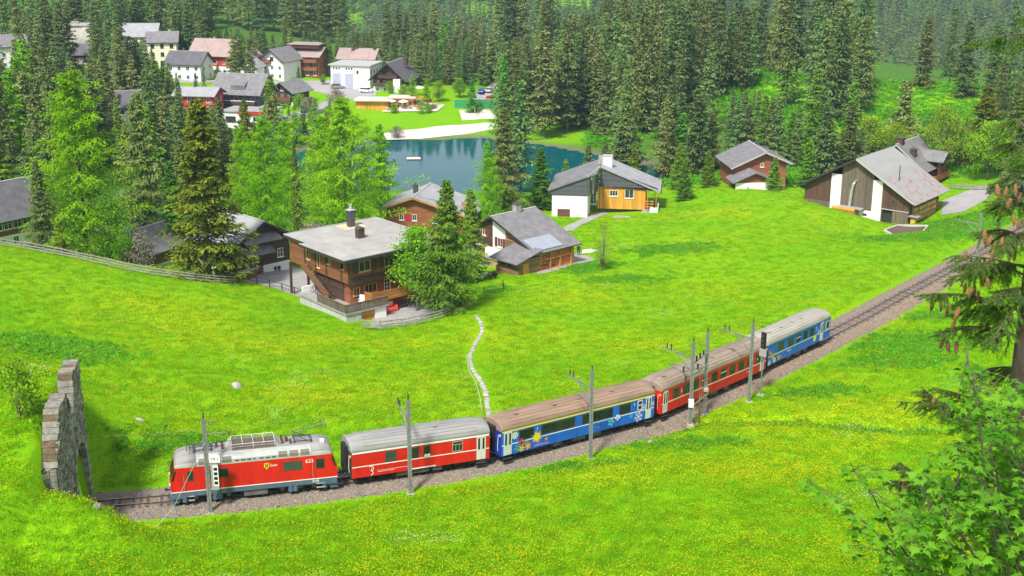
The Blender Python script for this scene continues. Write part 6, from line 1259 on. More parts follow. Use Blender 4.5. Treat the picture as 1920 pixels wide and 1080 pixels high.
for k in range(2): MB().add([(x_, -4.2 + (k + d_) * 2.7 - .05 * d_, 3.9 + .24 + z_ + .378 * (7.8 - x_)) for z_ in (.10, .18) for x_, d_ in ((5.4, 0), (8.2, 0), (8.2, 1), (5.4, 1))], [(3, 2, 1, 0), (4, 5, 6, 7), (0, 1, 5, 4), (1, 2, 6, 5), (2, 3, 7, 6), (3, 0, 4, 7)]).build('solar_panel', mat('solar_glass', (.40, .44, .50), .08, .3, var=.1), H3)
AN = empty('annex', (6.2, -5.7, 1.0), parent=H3)
b = MB()
for fr, L_ in ((((-2.2, -2.0, 0), (1, 0, 0), (0, -1, 0)), 4.4), (((2.2, -2.0, 0), (0, 1, 0), (1, 0, 0)), 4.0), (((-2.2, 2.0, 0), (0, -1, 0), (-1, 0, 0)), 4.0)): b.wall(fr, 0, L_, -.6, 2.3, [(1.0, 1.6, 1.3, 1.8), (2.2, 2.8, 1.3, 1.8)] if fr[2] == (0, -1, 0) else (), .15)
b.build('annex_wall', logs, AN)
for k in range(9): MB().tube([(-2.35, -2.08, .1 + k * .25), (2.35, -2.08, .1 + k * .25)], .115, 6).build('log', logs, AN) if not 4 <= k <= 6 else None
slab(-2.0 - 1, 2.05, 2.0, 3.3, -2.9, 2.9, .16, .0, .1, True).build('annex_roof', slate, AN)
MB().box(2.21, -1.2, -.3, 2.26, -.1, 1.8).build('door', wood_o, AN)

# --- modern house with charcoal gables, white garage wing and yellow timber front
H4 = empty('modern_house', (15.4, 225, -13), R(-8), 'modern house with charcoal gables, white garage wing and yellow timber front', 'house')
zl = lambda x: 8.0 + .385 * x if x < 0 else 8.0 - .40 * x         # roof line above the ridge axis at x = 0
def gab(x0, x1, y, z0, m, name, holes=()): 
    pr = [(0, zl(x0))] + ([(0 - x0, 8.0)] if x0 < 0 < x1 else []) + [(x1 - x0, zl(x1))]
    return MB().wall(((x0, y, 0), (1, 0, 0), (0, -1, 0)), 0, x1 - x0, z0, pr, holes, .2).build(name, m, H4)
b = MB(); b.wall(((-8.2, -.4, 0), (1, 0, 0), (0, -1, 0)), 0, 6.4, -1.8, 4.0, [(1.0, 3.3, -.9, 1.3)], .25); b.wall(((-1.8, -.4, 0), (0, 1, 0), (1, 0, 0)), 0, 6.6, -1.8, 4.6, (), .25); b.wall(((-8.2, 11, 0), (0, -1, 0), (-1, 0, 0)), 0, 11.4, -1.8, 4.5, (), .25); b.build('wall', white_w, H4)
MB().box(-7.2, -.32, -1.4, -4.9, -.25, 1.3).build('garage_door', mat('garage_brown', (.14, .050, .038), .6, var=.12), H4)
gab(-8.3, -1.7, -.5, 3.85, wood_gr, 'gable_cladding'); 
for k, x_ in enumerate((-1.55, -1.0, -.45)): MB().box(x_ - .10, -.45 + 1.7 * k, 3.9, x_ + .12, .1 + 1.9 * (k + 1), zl(x_) - .02).build('gable_fin', wood_gr if k % 2 == 0 else fascia_l, H4)
gab(.1, 10.6, 5.2, 4.4, wood_gr, 'gable_cladding')
wl = [(2.2, 3.7, 2.6, 3.7), (5.0, 6.6, 2.3, 4.0)]; fr4 = ((-.4, 5.6, 0), (1, 0, 0), (0, -1, 0))
MB().wall(fr4, 0, 8.8, .2, 4.5, wl, .2).build('wall', wood_y, H4); hwin(H4, fr4, *wl[0], fm=wframe, nx=3); hwin(H4, fr4, *wl[1], fm=wframe, nx=2)
hwin(H4, ((-1.8, 5.5, 0), (1, 0, 0), (0, -1, 0)), .1, 1.2, 1.0, 3.9, fm=wframe, nz=2, name='entrance_door')
b = MB(); b.wall(((8.4, 5.6, 0), (0, 1, 0), (1, 0, 0)), 0, 6, .2, 4.5, (), .2); b.wall(((10.2, 9, 0), (0, 1, 0), (1, 0, 0)), 0, 3, -1, 3.9, (), .2); b.build('wall', wood_oz, H4)
slab(-8.9, zl(-8.9), 0, 8.0, -.8, 13, .28).build('roof_slope', slate, H4); 
slab(0, 8.0, 11.0, zl(11.0), 4.9, 15, .28).build('roof_slope', mat('roof_slate_pale', (.30, .30, .31), .7, var=.22, vscale=.6, bump=.4, bscale=5), H4)
MB().bar((-1.75, -.82, zl(-1.75) + .16), (0, 4.6, 8.2), .3, .22).build('roof_verge', fascia_l, H4)
MB().bar((11.2, 4.85, zl(11.2) + .12), (11.2, 15, zl(11.2) + .12), .16, .3).build('gutter', fascia_d, H4)
c_ = MB().box(.3, 7.6, 7.4, 2.0, 8.9, 9.6).build('chimney', white_w, H4); MB().box(-.5, 7.7, 7.6, .3, 8.8, 9.5).build('chimney_block', chim, c_); MB().box(.2, 7.5, 9.6, 2.1, 9.0, 9.7).build('chimney_cap', fascia_l, c_)
MB().box(7.9, 3.2, .1, 10.8, 5.55, .35).build('porch_slab', pave, H4); MB().box(9.3, 3.2, .35, 10.8, 3.35, 1.2).build('porch_wall', white_w, H4); MB().box(10.65, 3.35, .35, 10.8, 8.5, 1.2).build('porch_wall', white_w, H4)
for x_ in (8.8, 10.4): MB().box(x_ - .08, 3.4, .35, x_ + .08, 3.56, zl(x_) - .05).build('porch_post', wood_o, H4)
for k in range(3): MB().box(8.5, 4.6 + .02 * k, .9 + k * .5, 9.9, 4.7 + .02 * k, 1.15 + k * .5).build('plant_shelf', wood_o, H4)

# --- reddish timber house behind the flat roof
H2 = house('red_timber_house', 'reddish timber house with wide grey roof in front of the lake', -13.2, 212.5, -12.5, -12, 14.2, 9.5, [(0, 5.0), (4.9, 6.9), (14.2, 4.1)], [(0, None, wood_r)], slate_l, fascia=fascia_o, over=.9, gover=1.0, wins={'f': [(2.3, 3.1, 2.9, 4.0, dict(fm=wframe)), (4.5, 5.3, 2.9, 4.0, dict(fm=wframe)), (8.0, 9.2, 2.6, 3.7, dict(fm=wframe))]}, chims=[(-2.9, -1.2, 6.2, 8.2, .75, chim_m)])
MB().box(-7.1 + 3.14, -4.83, 2.9, -7.1 + 4.46, -4.77, 4.0).build('shutter_panel', mat('panel_crimson', (.42, .015, .03), .6), H2); MB().box(5.4, -2.6, 5.3, 6.6, -1.9, 5.9).build('roof_hatch', mat('hatch_rust', (.36, .14, .06), .8, var=.3), H2)

# --- chalet with stacked grey roofs left of the barn
H5 = house('grey_roofed_chalet', 'brown chalet with stacked grey roofs and white garage front at the meadow edge', 48.6, 254.5, -12.8, 6, 10.6, 10.5, [(0, 4.2), (6.0, 6.9), (10.6, 4.9)], [(0, None, wood_r)], slate, fascia=fascia_l, wins={'f': [(5.3, 6.0, 3.9, 4.7), (7.4, 8.2, 3.6, 4.6, dict(fm=bframe))]}, over=1.0, gover=1.0, chims=[(1.2, 1.5, 6.3, 7.6, .6, chim_m)])
G5 = empty('garage_wing', (-2.2, -7.5, 0), parent=H5)
b = MB(); b.wall(((-3.9, -2, 0), (1, 0, 0), (0, -1, 0)), 0, 7.6, -1.5, [(0, 2.0), (3.8, 3.6), (7.6, 2.0)], (), .2); b.build('wing_wall', wood_r, G5); MB().box(-3.9, -2.2, -1.6, 3.2, -2.03, 1.75).build('garage_front', white_w, G5); MB().box(-1.6, -2.24, .1, -1.2, -2.2, .9).build('vent', chim, G5)
for (a_, c2) in (((-4.6, 1.75), (-.1, 3.7)), ((-.1, 3.7), (4.5, 1.7))): slab(*a_, *c2, -2.9, 3.0, .2).build('wing_roof', slate, G5)

# --- big old barn
e_x = Vector((71.43 - 53.79, 221.92 - 236.49, 0)).normalized(); yawB = math.degrees(math.atan2(e_x.y, e_x.x)); mid = Vector(((53.79 + 71.43) / 2, (236.49 + 221.92) / 2)); dB = Vector((-e_x.y, e_x.x)); cB = mid + dB * (15.4 / 2)
BN = empty('old_barn', (cB.x, cB.y, -15), R(yawB), 'large old timber barn with white pillars and pale sheet roof patched with red', 'barn')
WB, DB = 20.6, 13.6; g0, gr = 5.6, 11.6; x0 = -WB / 2; yF = -DB / 2
def bz(u): return g0 + (gr - g0) * (1 - abs(u) / (WB / 2 + .0)) if abs(u) < WB / 2 else g0
prB = [(0, g0), (WB / 2, gr), (WB, g0)]
b = MB(); b.wall(((x0, yF, 0), (1, 0, 0), (0, -1, 0)), 0, 5.4, -1, prB, (), .2); b.build('wall', wood_v, BN)
b = MB(); b.wall(((x0, yF - .02, 0), (1, 0, 0), (0, -1, 0)), 7.4, 13.6, 1.9, prB, (), .2); b.build('wall', wood_g, BN)
b = MB(); b.wall(((x0, yF, 0), (1, 0, 0), (0, -1, 0)), 15.4, WB, -1, prB, [(15.6, 17.5, .3, 3.0), (17.2, 18.0, 4.2, 5.0)], .2); b.build('wall', wood_v, BN)
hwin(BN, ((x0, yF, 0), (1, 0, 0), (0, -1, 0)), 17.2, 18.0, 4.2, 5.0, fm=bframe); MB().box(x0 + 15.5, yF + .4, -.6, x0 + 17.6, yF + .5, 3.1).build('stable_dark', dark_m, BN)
for (u0, u1) in ((5.4, 7.4), (13.6, 15.4)): MB().box(x0 + u0, yF - .25, -1.2, x0 + u1, yF + .2, min(bz(x0 + u0), bz(x0 + u1)) - .45).build('pillar', white_w, BN)
MB().box(x0 + 7.4, yF - .22, -1.2, x0 + 13.6, yF + .1, 2.3).build('plinth', white_w, BN); MB().box(x0 + 12.0, yF - .235, 1.3, x0 + 12.8, yF - .2, 1.75).build('cellar_window', dark_m, BN)
for k in range(14):
    u = x0 + 7.45 + k * .44; tp = min(bz(u), bz(u + .42)) - 1.9; MB().box(u, yF - .10, 2.35, u + .41, yF - .025 + .01 * (k % 3), tp).build('door_board', wood_g, BN)
MB().box(x0 + 17.6, yF - .12, -1, x0 + WB - .1, yF - .04, 2.95).build('stable_door', wood_g, BN); MB().box(x0, yF - .10, -.6, x0 + 5.3, yF - .03, 3.0).build('lower_boarding', wood_g, BN); MB().box(x0 - .1, yF - .16, 3.0, x0 + 5.4, yF - .02, 3.15).build('rail', wood_d, BN); MB().box(x0 + 15.4, yF - .16, 3.05, x0 + WB, yF - .02, 3.2).build('rail', fascia_l, BN)
b = MB(); b.wall(((WB / 2, yF, 0), (0, 1, 0), (1, 0, 0)), 0, DB, -1, g0, [(1.5, DB - .6, .6, g0 - .5)], .2); b.wall(((-WB / 2, -yF, 0), (0, -1, 0), (-1, 0, 0)), 0, DB, -1, g0, (), .2); b.wall(((WB / 2, -yF, 0), (-1, 0, 0), (0, 1, 0)), 0, WB, -1, prB, (), .2); b.build('wall', wood_d, BN)
for u in (1.5, 4.2, 7.0, 9.8, DB - .6): MB().box(WB / 2 + .02, yF + u - .12, -.8, WB / 2 + .24, yF + u + .12, g0 - .1).build('post', wood_o, BN)
for k in range(3):
    for j in range(5): MB().box(WB / 2 - 1.0, yF + 1.7 + j * 2.15, .9 + k * .95, WB / 2 + .16 + .05 * ((k + j) % 2), yF + 1.7 + j * 2.15 + 2.0, .9 + k * .95 + .75).build('firewood_stack', mat('cut_wood', (.55, .36, .15), .9, var=.45, vscale=5, bump=.8, bscale=12), BN)
for z_ in (1.65, 2.6): MB().box(WB / 2 + .1, yF + 1.2, z_, WB / 2 + .3, -yF - .3, z_ + .12).build('rail', wood_o, BN)
MB().box(WB / 2 + .1, yF - .6, 2.5, WB / 2 + 1.9, yF + 1.2, 2.6).build('lean_to_roof', slate_l, BN); MB().box(WB / 2 + .5, yF - .2, -.6, WB / 2 + 1.3, yF + .7, 2.2).build('cabinet', mat('cabinet_yellow', (.62, .38, .03), .6, var=.1), BN)
roofB = mat('barn_sheet', (.33, .325, .31), .55, .1, var=.13, vscale=.35, stretch=(1, .25, 1)); roofR = mat('barn_sheet_red', (.33, .315, .31), .55, .1, vscale=.75, col2=(.36, .12, .11)); _r = [q for q in roofR.node_tree.nodes if q.type == 'VALTORGB'][0].color_ramp; _r.elements[0].position = .52; _r.elements[1].position = .70
ov = 1.1; slab(-WB / 2, g0, 0, gr, yF - ov, -yF + ov, .22, 1.3, 0).build('roof_slope', slate_l, BN)
slab(0, gr, WB / 2 * .52, gr - (gr - g0) * .52, yF - ov, -yF + ov, .22, 0, 0).build('roof_slope', roofB, BN)
npan = 9; yy0 = yF - ov; wpn = (DB + 2 * ov) / npan
for k in range(npan):      # separate sheets on the lower half
    for j in range(2):
        f0, f1 = .52 + j * .26, .52 + (j + 1) * .26; u0, u1 = WB / 2 * f0, WB / 2 * f1; slab(u0 + .02, gr - (gr - g0) * f0, u1, gr - (gr - g0) * f1, yy0 + k * wpn + .015, yy0 + (k + 1) * wpn - .015, .21 + .012 * ((k + j) % 3), 0, 1.25 * j).build('roof_sheet', roofR, BN)
for s in (-1, 1): MB().bar((s * (WB / 2 + 1.15), yF - ov - .04, g0 - .55), (0, yF - ov - .04, gr + .1), .08, .34).build('barge_board', fascia_d if s < 0 else fascia_l, BN)
MB().tube([(-.9, yF - .55, 2.2), (-.6, yF - .6, 5.8), (-.35, yF - .55, 7.0), (.05, yF - .25, 7.7)], .28, 10).build('ventilation_pipe', mat('galvanised_pipe', (.46, .46, .44), .45, .4, var=.15), BN); MB().tube([(6.7, yF + 3.0, 7.4), (6.7, yF + 3.0, 10.8)], .09, 7).build('stove_pipe', chim_m, BN)
mb_ = empty('manure_bunker', (0, 0, 0), parent=BN); MB().box(-3.6, yF - 2.0, .0, .9, yF - .3, 2.3).build('bunker', mat('rusty_steel', (.30, .13, .055), .8, var=.3), mb_); MB().box(-3.6, yF - 2.04, 2.3, .8, yF - 1.7, 2.7).build('bunker_edge', mat('edge_orange', (.66, .33, .03), .6), mb_); MB().box(-2.8, yF - 1.7, 2.55, 2.0, yF - .3, 2.75).build('bunker_lid', slate_l, mb_)
tz_ = gz(cB.x, cB.y)

# --- house behind the barn
H7 = house('farmhouse', 'brown farmhouse with slate roof and balcony peeking out behind the barn', 80.2, 256.0, -13.6, -38, 11.0, 10, [(0, 4.4), (5.2, 8.6), (11.0, 4.2)], [(0, None, wood_r)], slate, fascia=fascia_l, chims=[(-.3, -3.8, 7.6, 9.8, 1.3, wood_d), (2.6, -3.9, 6.0, 7.9, 1.1, wood_d)], wins={'r': [(5.8, 6.8, 1.6, 2.8)], 'f': [(7.5, 8.6, 1.5, 2.8)]})
D7 = empty('dormer', (2.8, 1.4, 0), parent=H7)
slab(-2.6, 5.2, 0, 7.0, -2.0, 5.0, .2, swap=True).build('dormer_roof', slate, D7); slab(2.6, 5.2, 0, 7.0, -2.0, 5.0, .2, swap=True).build('dormer_roof', slate, D7); MB().wall(((4.0, -2.2, 0), (0, 1, 0), (1, 0, 0)), 0, 4.4, 1.5, [(0, 5.4), (2.2, 6.9), (4.4, 5.4)], [(1.4, 3.0, 4.0, 5.2)], .2).build('dormer_wall', wood_r, D7)
balcony(H7, ((5.6, -5, 0), (0, 1, 0), (1, 0, 0)), 2.0, 9.5, 1.8, 1.7, wood_r)

# --- houses at the left
H8 = house('brown_chalet', 'dark brown chalet with long slate roof and white windows at the left edge', -74.4, 177.8, -4.9, 52, 12, 9, [(0, 4.3), (4.5, 8.0), (9, 4.3)], [(0, 1.5, white_w), (1.5, None, wood_b)], slate_d, ridge='x', over=1.1, gover=1.2, wins={'f': [(2.2 + k * 1.5, 3.5 + k * 1.5, 2.4, 3.9, dict(nx=2, nz=2)) for k in range(6)] + [(4.4, 5.3, .1, 1.2), (6.4, 7.3, .1, 1.2)]})
H10 = house('white_based_chalet', 'dark chalet with white ground floor half hidden by the massive spruce', -38.9, 178.0, -10.2, 44, 9.5, 10, [(0, 6.0), (5.0, 8.8), (9.5, 6.4)], [(0, 2.5, white_w), (2.5, None, wood_d)], slate_l, over=.9, gover=.9, wins={'f': [(3.4, 4.5, .7, 1.8, dict(nx=2, nz=2)), (6.6, 7.9, .7, 2.0, dict(nx=2, nz=2)), (3.2, 4.3, 3.2, 4.4, dict(nz=2)), (7.4, 8.4, 3.2, 4.5, dict(nz=2))]})
for (p, q, yy) in (((-4.2, 5.4), (.8, 6.6), -6.6), ((-4.2, 4.2), (1.0, 4.2), -7.2)): pass
slab(-6.9, 4.6, -4.9, 5.7, -4.6, 1.2, .18, swap=True).build('porch_roof', slate, H10); slab(-6.6, 6.2, -4.9, 7.0, -3.4, 2.6, .18, swap=True).build('porch_roof', slate, H10)
H9 = house('small_brown_chalet', 'small brown chalet with grey gable roof behind the leafless brownish bush', -53.5, 182.5, -9.6, -30, 7.5, 8, [(0, 3.2), (3.7, 5.4), (7.5, 3.0)], [(0, .9, white_w), (.9, None, wood_b)], slate, wins={'f': [(2.6, 3.8, 2.0, 3.0, dict(fm=yframe))]})
# ------------------------------------------------------------------ village across the lake
def rows(L_, n, zs, w_=1.1, h_=1.25, **op):
    out = []
    for z_ in zs:
        for k in range(n): c_ = L_ * (k + .5) / n; out.append((c_ - w_ / 2, c_ + w_ / 2, z_, z_ + h_, dict(op)))
    return out
def gable(W, e, r, pk=.5): return [(0, e), (W * pk, r), (W, e)]
GV = 'houses of the village across the lake'
house('village_house', 'white house with grey hip-like roof at the far left edge', -157, 401, -9, 30, 11, 10, gable(10, 7.5, 10.3), [(0, None, white_w)], slate, ridge='x', group=GV, wins={'f': rows(11, 4, (1.2, 4.2), nx=2)})
V2 = house('hotel', 'cream flat-roofed hotel block at the upper left', -151.5, 452, -10.5, 12, 13.5, 9, [(0, 10.2), (13.5, 10.2)], [(0, None, pale_w)], fascia_l, over=.4, gover=.4, rt=.3, edge=False, group=GV, cat='hotel', wins={'f': [(1.2, 2.3, z_, z_ + 1.2, dict(fm=bframe)) for z_ in (1.6, 4.6, 7.6)] + [(9.5, 10.6, z_, z_ + 1.2, dict(fm=bframe)) for z_ in (1.6, 4.6, 7.6)], 'l': [(1.0, 3.2, z_, z_ + 2.1, dict(fm=bframe)) for z_ in (1.2, 4.4, 7.4)] + [(5.0, 7.4, z_, z_ + 2.1, dict(fm=bframe)) for z_ in (1.2, 4.4, 7.4)]})
MB().box(2.6, -5.6, 0, 6.6, -4.45, 9.3).build('stair_tower', pale_w, V2); MB().box(-2, -1, 10.5, 1, 1, 11.4).build('roof_box', chim, V2)
house('village_house', 'dark-roofed brown chalet below the cream hotel', -139.5, 423, -10.6, -8, 9.5, 7.5, gable(7.5, 4.0, 6.8), [(0, 1.3, white_w), (1.3, None, wood_d)], slate_d, ridge='x', group=GV, wins={'f': rows(9.5, 3, (1.8,), fm=wframe, shut=sh_red), 'l': rows(7.5, 2, (2.0,))})
house('village_house', 'long grey-roofed house at the upper left behind the yellow house', -129, 446, -9, 2, 15, 10, gable(10, 6.0, 9.6), [(0, None, white_w)], slate_l, ridge='x', group=GV, wins={'f': rows(15, 5, (1.4, 4.0))})
house('village_house', 'tall yellow-cream house with grey roof among the spruces', -113, 420, -10.5, 8, 9, 9, gable(9, 8.3, 10.9), [(0, None, cream_w)], slate, ridge='x', group=GV, wins={'f': rows(9, 3, (1.0, 3.7, 6.3), fm=bframe, nx=2), 'r': rows(9, 2, (1.0, 3.7, 6.3))}, chims=[(2.0, 1, 10.0, 11.8, .7, chim)])
house('village_house', 'white house with dark slate roof and skylight left of the rose-roofed chalet', -100.5, 402, -12.4, -14, 11.5, 8.5, gable(8.5, 5.4, 8.6), [(0, None, white_w)], slate_d, ridge='x', group=GV, wins={'f': rows(11.5, 4, (.7, 3.3), nx=2), 'r': rows(8.5, 2, (.7, 3.3))}, chims=[(-2, .5, 8, 9.4, .6, chim_m)])
V7 = house('village_house', 'big chalet with rose-brown roof and balconies', -94, 413, -12.2, -16, 13, 10, gable(10, 7.0, 11.0), [(0, 3.2, white_w), (3.2, None, wood_red)], rust_r, ridge='x', group=GV, over=1.3, gover=1.3, wins={'f': rows(13, 4, (.8, 3.9)), 'r': rows(10, 3, (.8, 3.9, 6.4), shut=sh_red)}, chims=[(-1, .5, 10.2, 11.8, .8, chim)])
for z_ in (2.9, 5.6): balcony(V7, ((6.5, -5, 0), (0, 1, 0), (1, 0, 0)), .6, 9.4, z_, 1.2, wood_red)
house('village_house', 'small brown-roofed annex at the right of the rose-roofed chalet', -84, 412, -12.0, -16, 5, 6, gable(5, 6.0, 7.8), [(0, None, wood_r)], rust_r, group=GV, wins={'f': rows(5, 2, (3.4,))})
V8 = house('village_house', 'tall white house with dark hip roof behind the massive spruce', -97.5, 331, -17.5, 14, 10, 9, gable(9, 8.6, 11.8), [(0, None, white_w)], slate_d, ridge='x', group=GV, over=1.0, wins={'f': rows(10, 3, (1.0, 3.8, 6.4), nx=2), 'l': rows(9, 2, (3.8, 6.4))})
V9 = house('village_house', 'scarlet house with pale roof partly hidden by an orange-green tree', -87, 356, -15.4, -8, 11, 8, gable(8, 5.4, 7.0), [(0, None, wood_red)], slate_l, ridge='x', group=GV, wins={'f': rows(11, 4, (1.2, 3.5), nx=2), 'r': rows(8, 2, (1.2, 3.4))}, chims=[(-1, 0, 6.6, 8.0, .6, chim_m)])
V10 = house('village_house', 'dark chalet with big grey roof, dormer and long white-railed balconies', -76.5, 366, -17.2, -14, 13, 10.5, gable(10.5, 6.9, 11.2), [(0, None, wood_gr)], slate, ridge='x', group=GV, over=1.4, gover=1.2, fascia=fascia_l, wins={'f': rows(13, 5, (1.0, 4.0), 1.4, 1.7, nx=2), 'l': rows(10.5, 3, (1.2, 4.2, 6.9))}, chims=[(-.5, 1.0, 10.4, 12.2, .9, pale_w)])
for z_ in (.7, 3.6): 
    balcony(V10, ((-6.5, -5.25, 0), (1, 0, 0), (0, -1, 0)), .3, 12.7, z_, 1.5, wood_d); MB().box(-6.3, -6.84, z_ + .95, 6.3, -6.70, z_ + 1.12).build('white_rail', white_w, V10)
MB().extrude([(-4.9, 7.4), (-4.9, 8.7), (-1.5, 10.1), (-1.5, 9.9)], 'x', -1.8, 2.6).build('dormer', slate, V10); hwin(V10, ((-1.6, -4.92, 0), (1, 0, 0), (0, -1, 0)), .3, 3.8, 7.55, 8.5, fm=bframe, nx=3, sill=False)
MB().box(-6.6, -9.4, -.6, 7.6, -6.9, .5).build('forecourt', pave, V10)
V11 = house('village_house', 'white house with flat terrace roof and red-brown edge below the dark chalet', -71.5, 346.5, -19.2, -14, 12, 8, [(0, 6.1), (12, 6.1)], [(0, None, white_w)], slate_l, edge=False, over=.4, gover=.4, rt=.3, group=GV, wins={'f': [(1.0, 4.0, 3.3, 4.9, dict(fm=bframe, nx=2)), (5.6, 7.0, .8, 2.0, dict(fm=bframe)), (9.2, 10.6, .6, 2.2, dict(fm=wframe, nx=2)), (9.0, 10.8, 3.6, 5.0, dict(nx=2))]})
MB().box(-1.2, -4.5, 5.6, 6.45, -4.36, 6.5).build('roof_edge', wood_red, V11); balcony(V11, ((-6, -4, 0), (1, 0, 0), (0, -1, 0)), 8.0, 11.8, 2.7, 1.2, wood_d)
house('village_house', 'white extension with terrace beside the dark chalet', -67.5, 353.5, -18.4, -14, 6, 6, [(0, 4.6), (6, 4.6)], [(0, None, white_w)], pave, edge=False, over=.2, gover=.2, group=GV, wins={'f': rows(6, 1, (1.4,), 1.8, 1.6, nx=2), 'r': rows(6, 1, (1.4,), 1.6, 1.6)})
V12 = house('village_house', 'white gabled house with brown gable boards left of the brown hotel', -74, 413, -13.6, -24, 8.5, 10, gable(8.5, 6.4, 9.6), [(0, None, white_w)], slate, group=GV, over=1.0, gover=1.1, wins={'f': rows(8.5, 3, (.9, 3.5), 1.0, 1.2, nx=2) + [(3.6, 4.9, 6.2, 7.5, dict(fm=bframe))]}, chims=[(-1.5, 2, 8.4, 10, .7, chim_m)]); balcony(V12, ((-4.25, -5, 0), (1, 0, 0), (0, -1, 0)), 1.5, 4.0, 5.6, .9, wood_b)
V13 = house('village_house', 'brown timber hotel wing with stacked balconies', -66.5, 421, -13.8, -14, 11, 9, gable(9, 7.0, 9.2), [(0, None, wood_b)], rust_r, ridge='x', group=GV, over=1.0, wins={'f': rows(11, 4, (.8, 3.4, 5.8), 1.1, 1.2, nx=2)})
for z_ in (2.6, 5.1): balcony(V13, ((-5.5, -4.5, 0), (1, 0, 0), (0, -1, 0)), .4, 10.6, z_, 1.1, wood_r)
MB().box(-5.2, -3.4, 9.3, 5.2, 3.4, 10.4).build('roof_lantern', wood_d, V13); MB().box(-5.6, -3.8, 10.4, 5.6, 3.8, 10.6).build('lantern_roof', rust_r, V13)
V14 = house('village_house', 'small dark chalet with flower balcony below the white gabled house', -65.5, 379, -16.8, -28, 7.5, 8, gable(7.5, 4.6, 7.0), [(0, 1.6, white_w), (1.6, None, wood_d)], slate, group=GV, over=1.1, gover=1.2, wins={'f': rows(7.5, 3, (.3, 2.6), .9, 1.1) + [(3.2, 4.3, 4.7, 5.6)]}); balcony(V14, ((-3.75, -4, 0), (1, 0, 0), (0, -1, 0)), .4, 7.1, 2.0, 1.0, wood_b)
V15 = house('white_hall', 'white flat-roofed hall with three grey garage doors', -49.5, 409.5, -16.0, -14, 13, 11, [(0, 7.6), (13, 7.6)], [(0, None, white_w)], fascia_l, edge=False, over=.6, gover=.6, rt=.35, group=GV, cat='hall', wins={'f': [(.8 + k * .9 + (3.9 if k > 2 else 0) - (0 if k < 3 else 2.7 - .9 * 0), 1.3 + k * .9 + (3.9 if k > 2 else 0) - (0 if k < 3 else 2.7), 6.3, 6.9, dict(fm=bframe, nx=1, sill=False)) for k in range(3)] + [(5.0 + k * .9, 5.5 + k * .9, 6.3, 6.9, dict(fm=bframe, nx=1, sill=False)) for k in range(3)][:3] + [(8.6, 9.3, 5.2, 6.2, dict(nx=1, fm=bframe))], 'r': rows(11, 4, (5.2,), .8, 1.0, fm=bframe)})
for k, m_ in enumerate((mat('garage_lilac', (.40, .42, .52), .5, var=.1), mat('garage_lilac', (.4, .42, .52)), mat('garage_pale', (.62, .60, .56), .6, var=.1))):
    d = MB().box(-6.0 + k * 4.2, -5.60, .6, -3.2 + k * 4.2, -5.49, 5.2).build('garage_door', m_, V15)
    for j in range(5): MB().box(-6.0 + k * 4.2, -5.64, 1.4 + j * .8, -3.2 + k * 4.2, -5.60, 1.44 + j * .8).build('door_panel_joint', fascia_l, d)
MB().box(-6.5, -7.6, -.8, 6.5, -5.5, .4).build('loading_ramp', pave, V15)
V16 = house('village_house', 'big dark chalet with sweeping slate roof beside the white hall', -36.5, 401, -15.6, -16, 10, 11, gable(10, 4.6, 9.0, .52), [(0, 1.8, white_w), (1.8, None, wood_d)], slate_d, group=GV, over=1.6, gover=1.6, wins={'f': rows(10, 4, (.4, 2.6), .9, 1.1) + rows(10, 2, (5.0,), .9, 1.1)}, chims=[(3.0, 2, 7.6, 9.9, 1.0, wood_d), (-2.5, 1, 7.4, 8.6, .8, wood_o)])
for (a_, c_, z_) in ((.3, 9.7, 2.1), (2.0, 8.2, 4.6)): balcony(V16, ((-5, -5.5, 0), (1, 0, 0), (0, -1, 0)), a_, c_, z_, 1.2, wood_d)
MB().box(2.2, -7.4, 0, 4.4, -5.4, 4.4).build('porch_tower', white_w, V16)
house('village_house', 'house with pale roof behind the white hall', -50.5, 428, -13.5, -10, 12, 9, gable(9, 5.0, 7.6), [(0, None, white_w)], rust_r, ridge='x', group=GV, wins={'f': rows(12, 4, (1.5,))}, chims=[(-1, 0, 7, 8.4, .6, chim)])
house('village_house', 'little white house between the rose-roofed chalet and the white gabled house', -82, 405, -13, -10, 6, 7, gable(6, 4.4, 6.6), [(0, None, white_w)], slate_l, group=GV, wins={'f': rows(6, 2, (1.2,))})
# orange pavilion with terrace
P18 = empty('pavilion', (-39.0, 377.0, -18.0), R(-4), 'orange timber lakeside pavilion with flat pale roof', 'pavilion')
for (x0_, x1_, y0_, y1_, h_, wn) in ((-6.5, 3.0, -3.4, 3.5, 3.1, ()), (3.0, 10.0, .6, 5.5, 3.4, [(.6 + k * 1.6, 1.7 + k * 1.6, .3, 2.5) for k in range(4)])):
    b = MB(); b.wall(((x0_, y0_, 0), (1, 0, 0), (0, -1, 0)), 0, x1_ - x0_, -1, h_, wn, .2); b.wall(((x1_, y0_, 0), (0, 1, 0), (1, 0, 0)), 0, y1_ - y0_, -1, h_, [(.6, 1.4, .6, 2.4), (2.0, 2.8, .6, 2.4)] if not wn else (), .2); b.wall(((x0_, y1_, 0), (0, -1, 0), (-1, 0, 0)), 0, y1_ - y0_, -1, h_, (), .2); b.wall(((x1_, y1_, 0), (-1, 0, 0), (0, 1, 0)), 0, x1_ - x0_, -1, h_, (), .2); b.build('wall', wood_y, P18)
    for q in wn: hwin(P18, ((x0_, y0_, 0), (1, 0, 0), (0, -1, 0)), *q, fm=yframe, sill=False)
    MB().box(x0_ - .7, y0_ - .9, h_, x1_ + .6, y1_ + .5, h_ + .28).build('roof', mat('pavilion_roof', (.62, .52, .47), .8, var=.1), P18); MB().box(x0_ - .75, y0_ - .96, h_ - .05, x1_ + .65, y0_ - .9, h_ + .22).build('roof_edge', fascia_o, P18)
terr_m = mat('terrace_planks', (.62, .55, .48), .9, var=.2, vscale=1.5)
